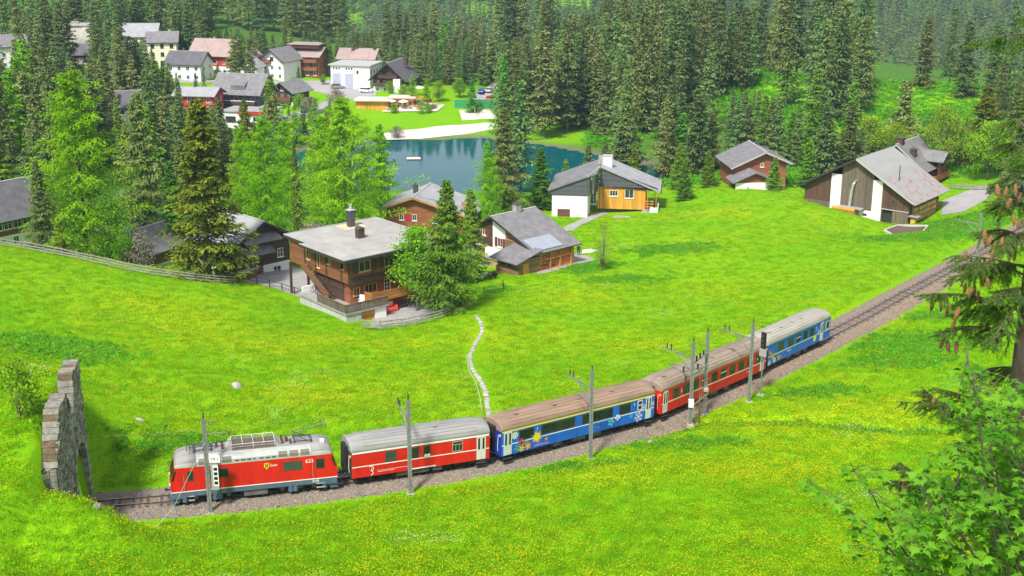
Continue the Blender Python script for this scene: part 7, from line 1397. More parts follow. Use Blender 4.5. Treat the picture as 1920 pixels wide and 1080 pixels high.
sheet('lake_terrace', [(-38, 371.5), (-22, 373), (-20, 380), (-27, 383), (-31, 377.5), (-37, 374)], terr_m, .25, 2)
def parasol(x, y, m, label, s=1.0):
    e = empty('parasol', (x, y, gz(x, y) + .25), 0, label, 'parasol', 'terrace parasols'); MB().tube([(0, 0, 0), (0, 0, 2.5 * s)], .04, 6).build('pole', alu, e); b = MB(); n_ = 8
    V = [(0, 0, 2.75 * s)] + [(1.6 * s * math.cos(k * math.pi / 4), 1.6 * s * math.sin(k * math.pi / 4), 2.2 * s) for k in range(8)] + [(1.6 * s * math.cos(k * math.pi / 4), 1.6 * s * math.sin(k * math.pi / 4), 2.05 * s) for k in range(8)]
    b.add(V, [(0, 1 + k, 1 + (k + 1) % 8) for k in range(8)] + [(1 + k, 9 + k, 9 + (k + 1) % 8, 1 + (k + 1) % 8) for k in range(8)]); b.build('canopy', m, e)
par_w = mat('parasol_white', (.80, .79, .76), .8, var=.05); par_r = mat('parasol_red', (.65, .10, .05), .8, var=.1); par_c = mat('parasol_coral', (.78, .30, .22), .8, var=.1)
for (x, y, m_, lb) in ((-28.2, 390, par_w, 'white parasol standing apart by the stair right of the pavilion'), (-35.5, 375, par_w, 'white parasol on the lake terrace nearest the pavilion'), (-31.8, 374.6, par_w, 'white parasol in the middle of the lake terrace'), (-29.4, 377.5, par_c, 'coral parasol on the lake terrace'), (-26.6, 378.2, par_r, 'orange-red parasol at the right of the lake terrace'), (-24.4, 376.2, par_r, 'red parasol at the hedge end of the lake terrace')): parasol(x, y, m_, lb)
def terrace_table(x, y, label, m):
    e = empty('terrace_table', (x, y, gz(x, y) + .25), rng.random() * 3, label, 'table', 'tables on the lake terrace'); MB().box(-.7, -.4, .7, .7, .4, .75).build('table_top', m, e)
    for (a_, c_) in ((-.6, -.3), (.6, -.3), (.6, .3), (-.6, .3)): MB().box(a_ - .03, c_ - .03, 0, a_ + .03, c_ + .03, .7).build('leg', alu, e)
    for s in (-1, 1): MB().box(-.7, s * .75 - .18, .42, .7, s * .75 + .18, .47).box(-.6, s * .75 - .15, 0, -.54, s * .75 + .15, .42).box(.54, s * .75 - .15, 0, .6, s * .75 + .15, .42).build('bench', m, e)
for k, (x, y) in enumerate(((-36.5, 373.6), (-34.2, 374), (-32, 376), (-30, 375), (-28, 376.5), (-27.5, 379.5), (-25, 378), (-23.6, 377.6))): terrace_table(x, y, ('first', 'second', 'third', 'fourth', 'fifth', 'sixth', 'seventh', 'eighth')[k] + ' small light terrace table counted from the pavilion', (par_w, par_c, terr_m)[k % 3])
sheet('car_park', [(-70, 408), (-58.4, 415), (-42.5, 402), (-41.5, 390), (-50.3, 388), (-59.6, 396.5), (-70, 400)], asph, .06, 3)
ribbon('village_road', [(-46, 390), (-52, 385), (-57, 373), (-64, 360), (-75, 352), (-90, 345)], 4.0, asph, .06, 2); ribbon('village_road', [(-3, 425), (-5.1, 407), (-9, 396), (-10, 383)], 5.5, asph, .06, 2); ribbon('hillside_road', [(-70, 405), (-85, 400), (-105, 394), (-130, 392)], 4.5, asph, .06, 2)
sand = mat('beach_sand', (.66, .58, .50), .95, var=.10, vscale=.5, bump=.3, bscale=8)
sheet('beach', [(-33.5, 338.5), (-35, 346), (-30, 350.5), (-22, 354.5), (-7.5, 358.5), (-3.5, 357), (-4, 352), (-13, 345.5), (-24, 340)], sand, .06, 1.5); sheet('volleyball_court', [(-15.5, 374.5), (-4, 376), (-3.5, 363), (-14.2, 362)], sand, .06, 2); sheet('lake_path', [(24, 352), (38, 341), (44, 330), (41, 330), (34, 339), (21, 350)], sand, .06, 2)
net = empty('volleyball_net', (-10.2, 369, gz(-10.2, 369)), R(85), 'volleyball net on the sandy court by the lake', 'net')
for s in (-1, 1): MB().tube([(s * 4.5, 0, -.2), (s * 4.5, 0, 2.6)], .07, 6).build('post', yellow, net)
nb = MB()
for k in range(46): nb.bar((-4.5 + k * .2, 0, 1.5), (-4.5 + k * .2, 0, 2.45), .02)
for k in range(6): nb.bar((-4.5, 0, 1.5 + k * .19), (4.5, 0, 1.5 + k * .19), .02)
nb.build('net', black_p, net)
gn = empty('ball_fence', (-10, 377.5, gz(-10, 377.5)), R(6), 'green mesh ball fence behind the sandy court', 'fence'); MB().box(-7, -.03, 0, 6, .03, 2.6).build('mesh_panel', mat('green_mesh', (.03, .28, .10), .8, var=.2), gn)
for x in (-7, -2.7, 1.6, 6): MB().tube([(x, -.08, -.3), (x, -.08, 3.2)], .05, 6).build('post', alu, gn)
# raft and pond
rf_ = empty('bathing_raft', (-24.4, 313, LAKEZ - .05), R(4), 'white bathing raft floating on the lake', 'raft')
for k in range(9): MB().box(-1.7 + k * .38, -.9, .28, -1.7 + k * .38 + .34, .9, .36).build('plank', white_w, rf_)
for y_ in (-.6, .6): MB().tube([(-1.6, y_, .1), (1.6, y_, .1)], .24, 10).build('float', orange, rf_)
MB().box(-1.75, -.98, .2, 1.75, -.9, .36).build('rim', par_c, rf_)
pd = empty('fountain_pond', (-57.3, 346.4, gz(-57.3, 346.4)), 0, 'round pond ringed with pale boulders beside the larches', 'pond'); MB().tube([(0, 0, -.2), (0, 0, .28)], 2.9, 20).build('water', mat('pond_water', (.16, .24, .26), .12, var=.1), pd)
for k in range(22):
    a = k * 2 * math.pi / 22; V, F = stone_mesh(40 + k); o = mobj('boulder', np_mesh('boulder', V * .5, F, stonew), pd); o.location = (3.1 * math.cos(a), 3.1 * math.sin(a), .12)
# cars
def car(x, y, yaw, m, label):
    e = empty('parked_car', (x, y, gz(x, y) + .06), R(yaw), label, 'car', 'cars parked across the lake')
    MB().extrude([(-2.1, .35), (2.1, .35), (2.15, .8), (1.3, .95), (-2.0, 1.0), (-2.15, .8)], 'y', -.85, .85).build('body', m, e); MB().extrude([(-1.9, .98), (1.2, .95), (.55, 1.45), (-1.4, 1.48)], 'y', -.76, .76).build('cabin', glass, e); MB().extrude([(-1.35, 1.46), (.5, 1.44), (.45, 1.50), (-1.3, 1.53)], 'y', -.72, .72).build('roof', m, e)
    for x_ in (-1.35, 1.35):
        for s in (-1, 1): w_ = MB().tube([(x_, s * .72, .32), (x_, s * .88, .32)], .32, 12).build('wheel', rubber, e); MB().tube([(x_, s * .88, .32), (x_, s * .895, .32)], .18, 10).build('rim', alu, w_)
    for s in (-1, 1): MB().box(2.1, s * .6 - .14, .62, 2.17, s * .6 + .14, .76).build('headlight', white_p, e)
car(-6.6, 390, 70, red, 'red car parked beside the drive right of the sandy court'); car(-9.5, 399, 80, dblue, 'dark blue car parked on the drive behind the spruce'); car(-7.0, 402, 75, silver, 'silver car parked on the drive above the red one')
car(-45, 396, -20, white_p, 'white car standing in the car park below the hall'); car(-55, 404, 10, roof_grey, 'grey car standing in the car park left of the hall')
# retaining wall and hedge by the village road
rw = empty('retaining_wall', (0, 0, 0), 0, 'low stone retaining wall along the village road', 'wall'); q = [(-70, 353), (-64, 356), (-58, 361), (-54, 368)]
for (a_, c_) in zip(q[:-1], q[1:]): MB().bar((*a_, gz(*a_) + .4), (*c_, gz(*c_) + .4), .5, 1.6).build('wall_section', stonew, rw)
for (x, y, h_, lb, k) in ((-24.5, 372, 2.6, 'dark hedge bush at the right end of the lake terrace', 'bush'), (-26.5, 371, 2.2, 'hedge bush below the red parasols', 'bush'), (-58, 366, 4.5, 'pale grey bush beside the village road', 'bare_bush'), (-62, 372, 4.0, 'light bush above the retaining wall', 'bush'), (-52, 378, 4.5, 'pale bush between road and pavilion', 'bare_bush'), (-37.5, 392, 4, 'yellow-green bush in front of the dark chalet by the hall', 'yellow_tree'), (-33, 390, 3.4, 'bush at the porch of the dark chalet by the hall', 'bush'), (-22, 384, 6.5, 'light leafy tree right of the parasol stair', 'yellow_tree'), (-16, 390, 6, 'leafy tree behind the ball fence', 'leafy_tree'), (-34.5, 371.2, 3, 'small shrub in front of the pavilion corner', 'bush'), (-60, 408, 3.5, 'round yellow-green bush at the car park', 'yellow_tree'), (-31, 341, 3.2, 'pale shrub at the left end of the beach', 'bare_bush')): plant_tree(k, x, y, h_, lb, 1.1)

# ------------------------------------------------------------------ around the near houses
old_w = mat('fence_wood', (.27, .245, .215), .95, var=.35, vscale=3, bump=.4)
def rail_fence(name, line, label, rails=(.35, .7, 1.05), step=2.6, m=None, t=.09, post=1.25, group='weathered wooden fences'):
    m = m or old_w; L_ = np.array(line, float); s = np.r_[0, np.cumsum(np.linalg.norm(np.diff(L_, axis=0), axis=1))]; n_ = max(2, int(s[-1] / step) + 1); q = np.linspace(0, s[-1], n_); X = np.interp(q, s, L_[:, 0]); Y = np.interp(q, s, L_[:, 1]); Z = ground(X, Y)
    e = empty(name, (X[0], Y[0], Z[0]), 0, label, 'fence'); rr = random.Random(len(label))
    P = [Vector((x - X[0], y - Y[0], z - Z[0])) for x, y, z in zip(X, Y, Z)]
    for p in P: MB().bar(p + Vector((0, 0, -.3)), p + Vector((rr.uniform(-.05, .05), 0, post + rr.uniform(-.1, .1))), .12).build('post', m, e)
    for a_, c_ in zip(P[:-1], P[1:]):
        for z_ in rails: d = Vector((0, -.1, 0)); MB().bar(a_ + d + Vector((0, 0, z_ + rr.uniform(-.06, .06))), c_ + d + Vector((0, 0, z_ + rr.uniform(-.06, .06))), t * .6, t * 1.6).build('rail', m, e)
    return e
rail_fence('rail_fence', [(-72, 160.5), (-66.8, 161.3), (-63.1, 162.4), (-58.4, 160.8), (-53, 157.5), (-48.7, 156.4), (-44.4, 155.8), (-40.5, 156.4), (-36, 159.6)], 'long weathered rail fence along the crest of the left meadow')
rail_fence('rail_fence', [(-17.4, 141.2), (-16, 140), (-14.3, 140.8), (-11.6, 142.5), (-9.2, 143.9), (-7.1, 144.8), (-5.7, 148.5)], 'weathered rail fence in front of the flat-roofed house')
rail_fence('wire_fence', [(-36.1, 162.8), (-33.8, 161.9), (-31.3, 159.8), (-28.9, 157.6), (-24, 153)], 'thin dark fence at the paved yard left of the flat-roofed house', rails=(.5, .95), t=.04, m=fascia_d, post=1.0)
rail_fence('board_fence', [(-36.4, 166), (-35.4, 174), (-34, 182)], 'brown board fence behind the paved yard', rails=(.25, .5, .75, 1.0), t=.11, m=wood_b)
rail_fence('garden_fence', [(-3.6, 158), (-1.5, 158.2), (-.6, 161), (-1.2, 163)], 'thin wire garden fence below the woodpile', rails=(.4, .8), t=.03, post=.95, m=fascia_d)
rail_fence('yard_fence', [(86, 246), (88.5, 242), (91, 238), (94, 236)], 'grey board fence at the farm drive', rails=(.25, .55, .85), t=.12)
sheet('paved_yard', [(-36.5, 164), (-35.2, 176), (-33.6, 184), (-28, 172), (-24.5, 166), (-24.6, 160), (-26.5, 154.5), (-31, 159.6)], pave, .05, 1.5)
sheet('house_forecourt', [(-16.6, 142.6), (-17, 148.5), (-13, 153), (-8, 157), (-6.2, 154), (-9.5, 149.5), (-9.8, 145.8), (-12.7, 143.8)], pave, .05, 1.2); sheet('chalet_patio', [(3.4, 171.6), (12.6, 181.0), (10.0, 187.5), (4.5, 181)], pave, .06, 1.2)
ribbon('garden_drive', [(9.2, 209), (10.5, 213.4), (13.3, 221.5), (16.2, 229.2), (18, 230.2)], 2.2, asph, .06); sheet('farm_drive', [(78.5, 227.5), (82, 238), (90, 243), (96, 240), (88, 231.5), (81.5, 224.5)], asph, .06, 1.5)
# path of stone slabs from the house down to the railway
pth = tag(empty('stone_path'), kind='structure'); PL = np.array([(-4.2, 141.9), (-3.5, 138), (-3.3, 135), (-4, 130.5), (-4.4, 125), (-4, 119.4), (-3.1, 114.7), (-2.4, 109.4), (-2.2, 105.5), (-2.0, 102.7), (-1.8, 100)]); ps = np.r_[0, np.cumsum(np.linalg.norm(np.diff(PL, axis=0), axis=1))]
slm = [MB().box(-.24, -.26, -.15, .24, .26, .03).mesh('path_slab', m_) for m_ in (mat('slab_grey', (.33, .315, .28), .95, var=.25, vscale=2, objvar=.2), mat('slab_pale', (.42, .40, .36), .95, var=.25, vscale=2, objvar=.2))]
for k, s in enumerate(np.arange(0, ps[-1], .62)):
    x, y = np.interp(s, ps, PL[:, 0]), np.interp(s, ps, PL[:, 1]); x2, y2 = np.interp(s + .5, ps, PL[:, 0]), np.interp(s + .5, ps, PL[:, 1]); o = mobj('path_slab', slm[k % 2], pth); o.location = (x + random.uniform(-.06, .06), y, gz(x, y) + .03); o.rotation_euler = (math.atan2(gz(x2, y2) - gz(x, y), .5) if s < ps[-1] - 1 else 0, 0, math.atan2(y2 - y, x2 - x) - math.pi / 2 + random.uniform(-.12, .12)); o.scale = (random.uniform(.7, .95), random.uniform(.85, 1.15), 1)
wr = mat('path_wire', (.55, .53, .30), .7); ph = empty('path_handline', (0, 0, 0), 0, 'thin pale hand line beside the stone path', 'line'); q = [(-4.4 - .2, 122), (-4.2, 116), (-3.3, 110), (-2.8, 105), (-2.6, 101.5)]
MB().tube([(x, y, gz(x, y) + .75) for x, y in q], .025, 5).build('line', wr, ph)
for (x, y) in q[1:]: MB().tube([(x, y, gz(x, y) - .2), (x, y, gz(x, y) + .75)], .03, 5).build('stake', old_w, ph)
for (x, y, s, lb, k) in ((-25.2, 109.6, .78, 'pale pointed boulder lying in the meadow above the locomotive', 2), (-31, 99, .45, 'small reddish stone in the meadow right of the portal', 3), (-26.6, 74.2, .42, 'small grey stone in the grass below the portal', 1), (11.5, 97.9, .45, 'small pale stone at the ballast edge under the blue coach', 4)):
    V, F = stone_mesh(60 + k); V = V * np.array([1.1, .8, .9]); o = mobj('boulder', np_mesh('boulder', V, F, stonew)); o.location = (x, y, gz(x, y) + .1 * s); o.scale = (s, s, s); o.rotation_euler = (.3, -.2, k); tag(o, lb, 'rock')
# woodpile
wpile = empty('woodpile', (-5.4, 182.2, -9.7), R(-46), 'long stacked woodpile under bark cover beside the white chalet', 'woodpile'); cutm = mat('cut_wood', (.55, .36, .15), .9); cutg = mat('cut_wood_grey', (.33, .28, .22), .9, var=.5, vscale=5, bump=.8)
lg = MB().tube([(0, -.35, 0), (0, .35, 0)], .13, 7)
lgm = [lg.mesh('split_log', cutg), lg.mesh('split_log', cutm)]
for k in range(24):
    for j in range(6): o = mobj('split_log', lgm[0 if k < 13 else 1], wpile); o.location = (k * .275 + (.13 if j % 2 else 0), random.uniform(-.05, .05), .2 + j * .235); o.rotation_euler = (0, random.random() * 3, 0)
for k in range(9): MB().box(-.2 + k * .78, -.55, 1.62 + .03 * (k % 2), .56 + k * .78, .5, 1.70 + .03 * (k % 2)).build('cover_board', old_w, wpile)
# garden furniture, chair, sofa, bicycles
gt = empty('garden_table', (-4.4, 170.4, gz(-4.4, 170.4)), R(-25), 'white garden table on the lawn below the woodpile', 'table'); MB().box(-.95, -.55, .68, .95, .55, .76).build('table_top', par_w, gt)
for (a_, c_) in ((-.8, -.4), (.8, -.4), (.8, .4), (-.8, .4)): MB().box(a_ - .05, c_ - .05, -.1, a_ + .05, c_ + .05, .68).build('leg', alu, gt)
gc = empty('garden_chair', (-3.0, 169.6, gz(-3.0, 169.6)), R(-25), 'dark garden lounger beside the white garden table', 'chair'); MB().box(-.5, -.4, .34, .5, .4, .42).build('seat', fascia_d, gc); MB().bar((.5, 0, .4), (.85, 0, 1.0), .8, .07, up=(0, 1, 0)).build('backrest', fascia_d, gc)
for (a_, c_) in ((-.45, -.35), (.45, -.35), (.45, .35), (-.45, .35)): MB().box(a_ - .03, c_ - .03, -.1, a_ + .03, c_ + .03, .34).build('leg', alu, gc)
def hpt(a_, c_): v = Matrix.Rotation(R(40), 3, 'Z') @ Vector((a_, c_, 0)); return -19.78 + v.x, 145.3 + v.y
x, y = hpt(2.6, .6); pc = empty('plastic_chair', (x, y, -4.85), R(-10), 'white plastic chair on the terrace of the flat-roofed house', 'chair'); MB().box(-.3, -.3, .42, .3, .3, .47).build('seat', par_w, pc); MB().box(-.3, .26, .47, .3, .32, 1.15).build('backrest', par_w, pc)
for (a_, c_) in ((-.26, -.26), (.26, -.26), (.26, .26), (-.26, .26)): MB().box(a_ - .03, c_ - .03, 0, a_ + .03, c_ + .03, .42).build('leg', par_w, pc)
for s in (-1, 1): MB().box(s * .32 - .03, -.28, .66, s * .32 + .03, .3, .72).build('armrest', par_w, pc)
x, y = hpt(6.0, .3); sf = empty('red_bench', (x, y, gz(x, y) + .06), R(40), 'red bench with white back cushion in the forecourt of the flat-roofed house', 'bench'); MB().box(-1.2, -.5, .15, 1.2, .4, .5).build('seat', pinkred, sf); MB().box(-1.2, .4, .15, 1.2, .6, 1.1).build('backrest', par_w, sf); MB().box(-1.35, -.5, .1, -1.2, .6, .75).build('armrest', pinkred, sf); MB().box(1.2, -.5, .1, 1.35, .6, .75).build('armrest', pinkred, sf)
def bicycle(x, y, z, yaw, m, label):
    e = empty('bicycle', (x, y, z), R(yaw), label, 'bicycle', 'bicycles at the flat-roofed house'); e.rotation_euler[0] = .12
    for sx_ in (-.52, .52):
        b = MB(); b.tube([(sx_ + .33 * math.cos(a), 0, .34 + .33 * math.sin(a)) for a in np.linspace(0, 2 * math.pi, 17)], .025, 5, cap=False); wl_ = b.build('wheel', rubber, e); s_ = MB()
        for k in range(6): s_.tube([(sx_, 0, .34), (sx_ + .31 * math.cos(k * 1.05), 0, .34 + .31 * math.sin(k * 1.05))], .006, 3)
        s_.build('spokes', alu, wl_)
    b = MB()
    for p, q_ in (((-.52, .34), (-.12, .36)), ((-.12, .36), (-.22, .85)), ((-.22, .8), (.36, .82)), ((-.12, .36), (.38, .76)), ((-.52, .34), (-.21, .78)), ((.52, .34), (.36, .95))): b.tube([(p[0], 0, p[1]), (q_[0], 0, q_[1])], .022, 5)
    b.build('frame', m, e); MB().box(-.36, -.07, .86, -.10, .07, .92).build('saddle', rubber, e); MB().tube([(.30, -.26, 1.0), (.36, 0, .97), (.30, .26, 1.0)], .015, 5).build('handlebar', alu, e); MB().tube([(-.12, -.1, .36), (-.12, .1, .36)], .07, 8).build('pedals', alu, e)
x, y = hpt(8.8, .6); bicycle(x, y, gz(x, y) + .06, 50, dblue, 'bicycle leaning at the door of the flat-roofed house'); x, y = hpt(9.6, -.4); bicycle(x, y, gz(x, y) + .06, 20, black_p, 'bicycle standing out in the forecourt of the flat-roofed house'); x, y = hpt(.6, 8.2); bicycle(x, y, -4.85, 130, skirt_m, 'bicycle leaning by the white wall under the outside stair')
# flower boxes / blue tarp basket on stair landing left out of reach; raised planting bed by the barn
pit = empty('garden_bed', (0, 0, 0), 0, 'earth bed framed with pale kerbs in front of the barn', 'garden bed'); q = [(63.6, 212.0), (67.6, 217.5), (71.5, 213.6), (68.2, 206.2), (64.0, 207.0)]; q3 = [(x, y, gz(x, y) + .12) for x, y in q]
sheet('soil', q, mat('bed_soil', (.115, .075, .05), .97, var=.5, vscale=2.5, bump=1.0, bscale=5), .18, .8, parent=pit)
for a_, c_ in zip(q3, q3[1:] + q3[:1]): MB().bar(a_, c_, .28, .4).build('kerb', mat('kerb_pale', (.52, .50, .46), .9, var=.2), pit)
slp = empty('concrete_slab', (11.6, 187.2, gz(11.6, 187.2)), R(15), 'pale slanting slab in the grass behind the two people', 'slab'); MB().extrude([(-1.3, -.6), (1.5, -.2), (.9, 1.0), (-.6, .9)], 'z', .1, .28).build('slab', par_w, slp)
sb2 = empty('cellar_cover', (19.5, 221.5, gz(19.5, 221.5)), R(-8), 'pale flat cellar cover in the lawn of the modern house', 'cover'); MB().extrude([(-1.4, -.8), (1.4, -.7), (1.9, .5), (-1.2, .6)], 'z', .05, .22).build('cover_slab', stonew, sb2); MB().box(-.9, -.5, .22, .5, .3, .3).build('lid', pave, sb2)
# two people on the chalet patio
def person(x, y, yaw, label, top, trousers, hair, skin, stride=.12, arm=.15):
    e = empty('person', (x, y, gz(x, y) + .06), R(yaw), label, 'person')
    P = [((0, 0, .95), .15), ((0, .01, 1.15), .145), ((0, .02, 1.35), .165), ((0, .01, 1.46), .07), ((0, 0, 1.56), .06), ((0, -.01, 1.68), .10), ((0, -.01, 1.76), .09)]; E = [(k, k + 1) for k in range(6)]
    for s in (-1, 1):
        k = len(P); fy = s * stride; P += [((s * .10, 0, .88), .10), ((s * .10, fy * .5 - .02, .48), .07), ((s * .10, fy, .09), .048), ((s * .105, fy - .16, .045), .042)]; E += [(0, k), (k, k + 1), (k + 1, k + 2), (k + 2, k + 3)]
        k = len(P); P += [((s * .19, .01, 1.40), .062), ((s * .25, arm * s * .5, 1.12), .048), ((s * .26, -.10 + arm * s, .89), .036), ((s * .26, -.13 + arm * s, .81), .036)]; E += [(2, k), (k, k + 1), (k + 1, k + 2), (k + 2, k + 3)]
        for j, (dx, dl) in enumerate(((-.030, .075), (-.010, .09), (.010, .085), (.028, .07))): P.append(((s * .26 + dx, -.145 + arm * s, .81 - dl), .010)); E.append((k + 3, len(P) - 1))
        P.append(((s * .215, -.16 + arm * s, .79), .011)); E.append((k + 3, len(P) - 1))
    me = bpy.data.meshes.new('body'); me.from_pydata([p for p, _ in P], E, []); o = mobj('body', me, e)
    sk = o.modifiers.new('skin', 'SKIN'); ss = o.modifiers.new('smooth', 'SUBSURF'); ss.levels = 1; ss.render_levels = 1
    for v, (_, r_) in zip(me.skin_vertices[0].data, P): v.radius = (r_, r_)
    me.skin_vertices[0].data[0].use_root = True
    m = bpy.data.materials.new('clothes'); m.use_nodes = True; n_ = m.node_tree.nodes; l_ = m.node_tree.links; tc_ = n_.new('ShaderNodeTexCoord'); sp = n_.new('ShaderNodeSeparateXYZ'); l_.new(tc_.outputs['Object'], sp.inputs[0]); rp = n_.new('ShaderNodeValToRGB'); rp.color_ramp.interpolation = 'CONSTANT'; dv = n_.new('ShaderNodeMath'); dv.operation = 'DIVIDE'; dv.inputs[1].default_value = 2.0; l_.new(sp.outputs['Z'], dv.inputs[0]); l_.new(dv.outputs[0], rp.inputs[0]); el = rp.color_ramp.elements
    el[0].position = 0; el[0].color = (.02, .02, .02, 1); el[1].position = .05; el[1].color = (*trousers, 1); q_ = el.new(.47); q_.color = (*top, 1); q_ = el.new(.735); q_.color = (*skin, 1)
    l_.new(rp.outputs[0], n_['Principled BSDF'].inputs['Base Color']); n_['Principled BSDF'].inputs['Roughness'].default_value = .9; me.materials.append(m)
    b = MB()
    for i in range(5):
        for j in range(10): 
            def S(u, v_): return (.115 * math.sin(u) * math.cos(v_), .015 + .125 * math.sin(u) * math.sin(v_), 1.74 + .115 * math.cos(u))
            u0, u1 = i * .32, (i + 1) * .32; v0, v1 = j * .628, (j + 1) * .628; b.quad(S(u0, v0), S(u1, v0), S(u1, v1), S(u0, v1))
    b.build('hair', mat('hair_%s' % label[:6], hair, .8), e)
    f = MB().box(-.012, -.125, 1.66, .012, -.09, 1.70).build('nose', mat('skin', skin, .7), e)
    for s in (-1, 1): MB().box(s * .04 - .012, -.112, 1.70, s * .04 + .012, -.098, 1.712).build('eye', black_p, e)
    return e
person(8.9, 186.4, 200, 'person in a pale green top and dark trousers beside the chalet', (.45, .60, .45), (.03, .035, .05), (.10, .06, .03), (.60, .38, .28)); person(10.0, 185.6, 170, 'person in dark clothing standing on the chalet patio', (.025, .028, .030), (.03, .03, .035), (.04, .03, .02), (.60, .38, .28))
# ------------------------------------------------------------------ meadow grass, flowers and weeds
def tuft(seed, n=26, r=.28, h=.22, w=.035, lean=.5, kind='grass'):
    r_ = np.random.default_rng(seed); a = r_.random(n) * 6.283; d = np.sqrt(r_.random(n)) * r; p = np.stack([d * np.cos(a), d * np.sin(a), np.full(n, -.02)], 1); a2 = r_.random(n) * 6.283; hh = h * (.6 + .7 * r_.random(n)); ln = lean * hh * r_.random(n) * 1.6
    t = p + np.stack([ln * np.cos(a2), ln * np.sin(a2), hh], 1); V, F = leafmesh(p, t, np.full(n, w), np.stack([r_.normal(0, 1, n), r_.normal(0, 1, n), .3 * np.ones(n)], 1))
    return V, F, np.repeat(np.clip(r_.normal(.5, .28, n), 0, 1), 4)
M_GR = foliage_mat('meadow_grass', (.100, .312, .002), (.315, .575, .004), .38, objvar=.22)
M_WD = foliage_mat('meadow_weeds', (.075, .300, .010), (.190, .50, .024), .38, objvar=.18)
M_FY = foliage_mat('yellow_flowers', (.52, .50, .005), (.80, .70, .008), .25, objvar=.12)
M_FW = foliage_mat('white_flowers', (.50, .55, .35), (.75, .78, .62), .2, objvar=.1)
GT = []
for v in range(6): V, F, C = tuft(v, 34, .46, .15, .042); GT.append(np_mesh('grass_tuft_%d' % v, V, F, M_GR, cols=C))
def blossoms(seed, n, r, h, s, m):
    r_ = np.random.default_rng(seed); a = r_.random(n) * 6.283; d = np.sqrt(r_.random(n)) * r; c = np.stack([d * np.cos(a), d * np.sin(a), h * (.7 + .5 * r_.random(n))], 1); V = []; F = []
    for k in range(n):
        b0 = len(V); q = c[k]; V += [q + np.array((s * math.cos(t), s * math.sin(t), .25 * s * math.cos(2 * t + k))) for t in np.arange(5) * 1.2566]; F += [(b0, b0 + 1, b0 + 2), (b0, b0 + 2, b0 + 3), (b0, b0 + 3, b0 + 4)]
    return np_mesh('blossoms', V, F, m, cols=np.repeat(r_.random(n), 5))
FT = [blossoms(v, 8, .6, .20, .034, M_FY) for v in range(4)]; FWt = [blossoms(20 + v, 5, .6, .24, .034, M_FW) for v in range(2)]
WT = []
for v in range(3): V, F, C = tuft(50 + v, 30, .40, .20, .13, 1.4); WT.append(np_mesh('weed_%d' % v, V, F, M_WD, cols=C))
rg = np.random.default_rng(31)
def meadow_pts(n, ymin=66, ymax=252):
    y = ymin + (ymax - ymin) * rg.random(n) ** 1.25; x = rg.uniform(-.44, .44, n) * y * 1.02
    sd, ti = trk_near(x, y); ok = ((np.abs(sd - .1) > 3.35) | (x < PORT_X - 1.0)) & (forest_mask(x, y) < .35)
    ok &= ~((x < -42) & (y > 166)) & ~((np.abs(x + 31.3) < .9) & (y > 76) & (y < 87))
    for P_ in KEEP_OFF: ok &= poly_sd(x, y, np.array(P_, float)) > .2
    dp = np.full(n, 9.)
    for a_, c_ in zip(PL[:-1], PL[1:]): e_ = c_ - a_; t = np.clip(((x - a_[0]) * e_[0] + (y - a_[1]) * e_[1]) / (e_ @ e_), 0, 1); dp = np.minimum(dp, np.hypot(x - a_[0] - e_[0] * t, y - a_[1] - e_[1] * t))
    ok &= dp > .75
    return x[ok], y[ok]
def rect(o, yaw, x0, x1, y0, y1): c, s = math.cos(R(yaw)), math.sin(R(yaw)); return [(o[0] + c * a - s * b_, o[1] + s * a + c * b_) for a, b_ in ((x0, y0), (x1, y0), (x1, y1), (x0, y1))]
KEEP_OFF = [rect((-19.78, 145.3), 40, -1.0, 14.6, -1.4, 15), rect((3.0, 183.6), -48, -8, 8.4, -9.6, 5.2), rect((15.4, 225), -8, -8.4, 11, -.6, 14), rect((cB.x, cB.y), yawB, -10.6, 10.8, -9.6, 7.2), rect((48.6, 254.5), 6, -6.4, 5.6, -10, 6), [(-36.5, 164), (-35.2, 176), (-33.6, 184), (-24.5, 166), (-24.6, 160), (-26.5, 154.5), (-31, 159.6)], [(-16.6, 142.6), (-17, 148.5), (-13, 153), (-8, 157), (-6.2, 154), (-9.5, 149.5), (-9.8, 145.8), (-12.7, 143.8)], [(3.4, 171.6), (12.6, 181.0), (10.0, 187.5), (4.5, 181)], [(63.6, 212.0), (67.6, 217.5), (71.5, 213.6), (68.2, 206.2), (64.0, 207.0)], [(78.5, 227.5), (82, 238), (90, 243), (96, 240), (88, 231.5), (81.5, 224.5)], [(8.0, 209), (9.4, 213.8), (12.2, 222), (15, 230), (19, 231), (17.4, 228.4), (14.4, 221), (11.6, 213)]]
x, y = meadow_pts(62000); fur = dline(x, y, FUR); sc = rg.uniform(.75, 1.3, len(x)) * np.where(np.minimum(dline(x, y, TRA), dline(x, y, TRB)) < .8, .45, 1) * np.where(fur < .5, .25, 1)
scatter('meadow_grass', np.c_[x, y, ground(x, y) - .5 * np.exp(-(fur / .75) ** 2) - .25 * np.exp(-(dline(x, y, TRA) / 1.0) ** 2)], rg.random(len(x)) * 6.28, sc, rg.integers(0, 6, len(x)), GT, 'lush bright green meadow grass around the railway', 'grass')
x, y = meadow_pts(60000); k = (rg.random(len(x)) < flower_mask(x, y) * 1.25) & (dline(x, y, FUR) > .5) & (np.minimum(dline(x, y, TRA), dline(x, y, TRB)) > 1.0); x, y = x[k], y[k]
scatter('meadow_flowers', np.c_[x, y, ground(x, y)], rg.random(len(x)) * 6.28, rg.uniform(.8, 1.3, len(x)), rg.integers(0, 4, len(x)), FT, 'small yellow buttercups and dandelions scattered through the meadow', 'flowers')
x, y = meadow_pts(26000); k = fnoise(x + 40, y, 7, 9) * fnoise(x, y, 2.5, 10) > .56; x, y = x[k], y[k]
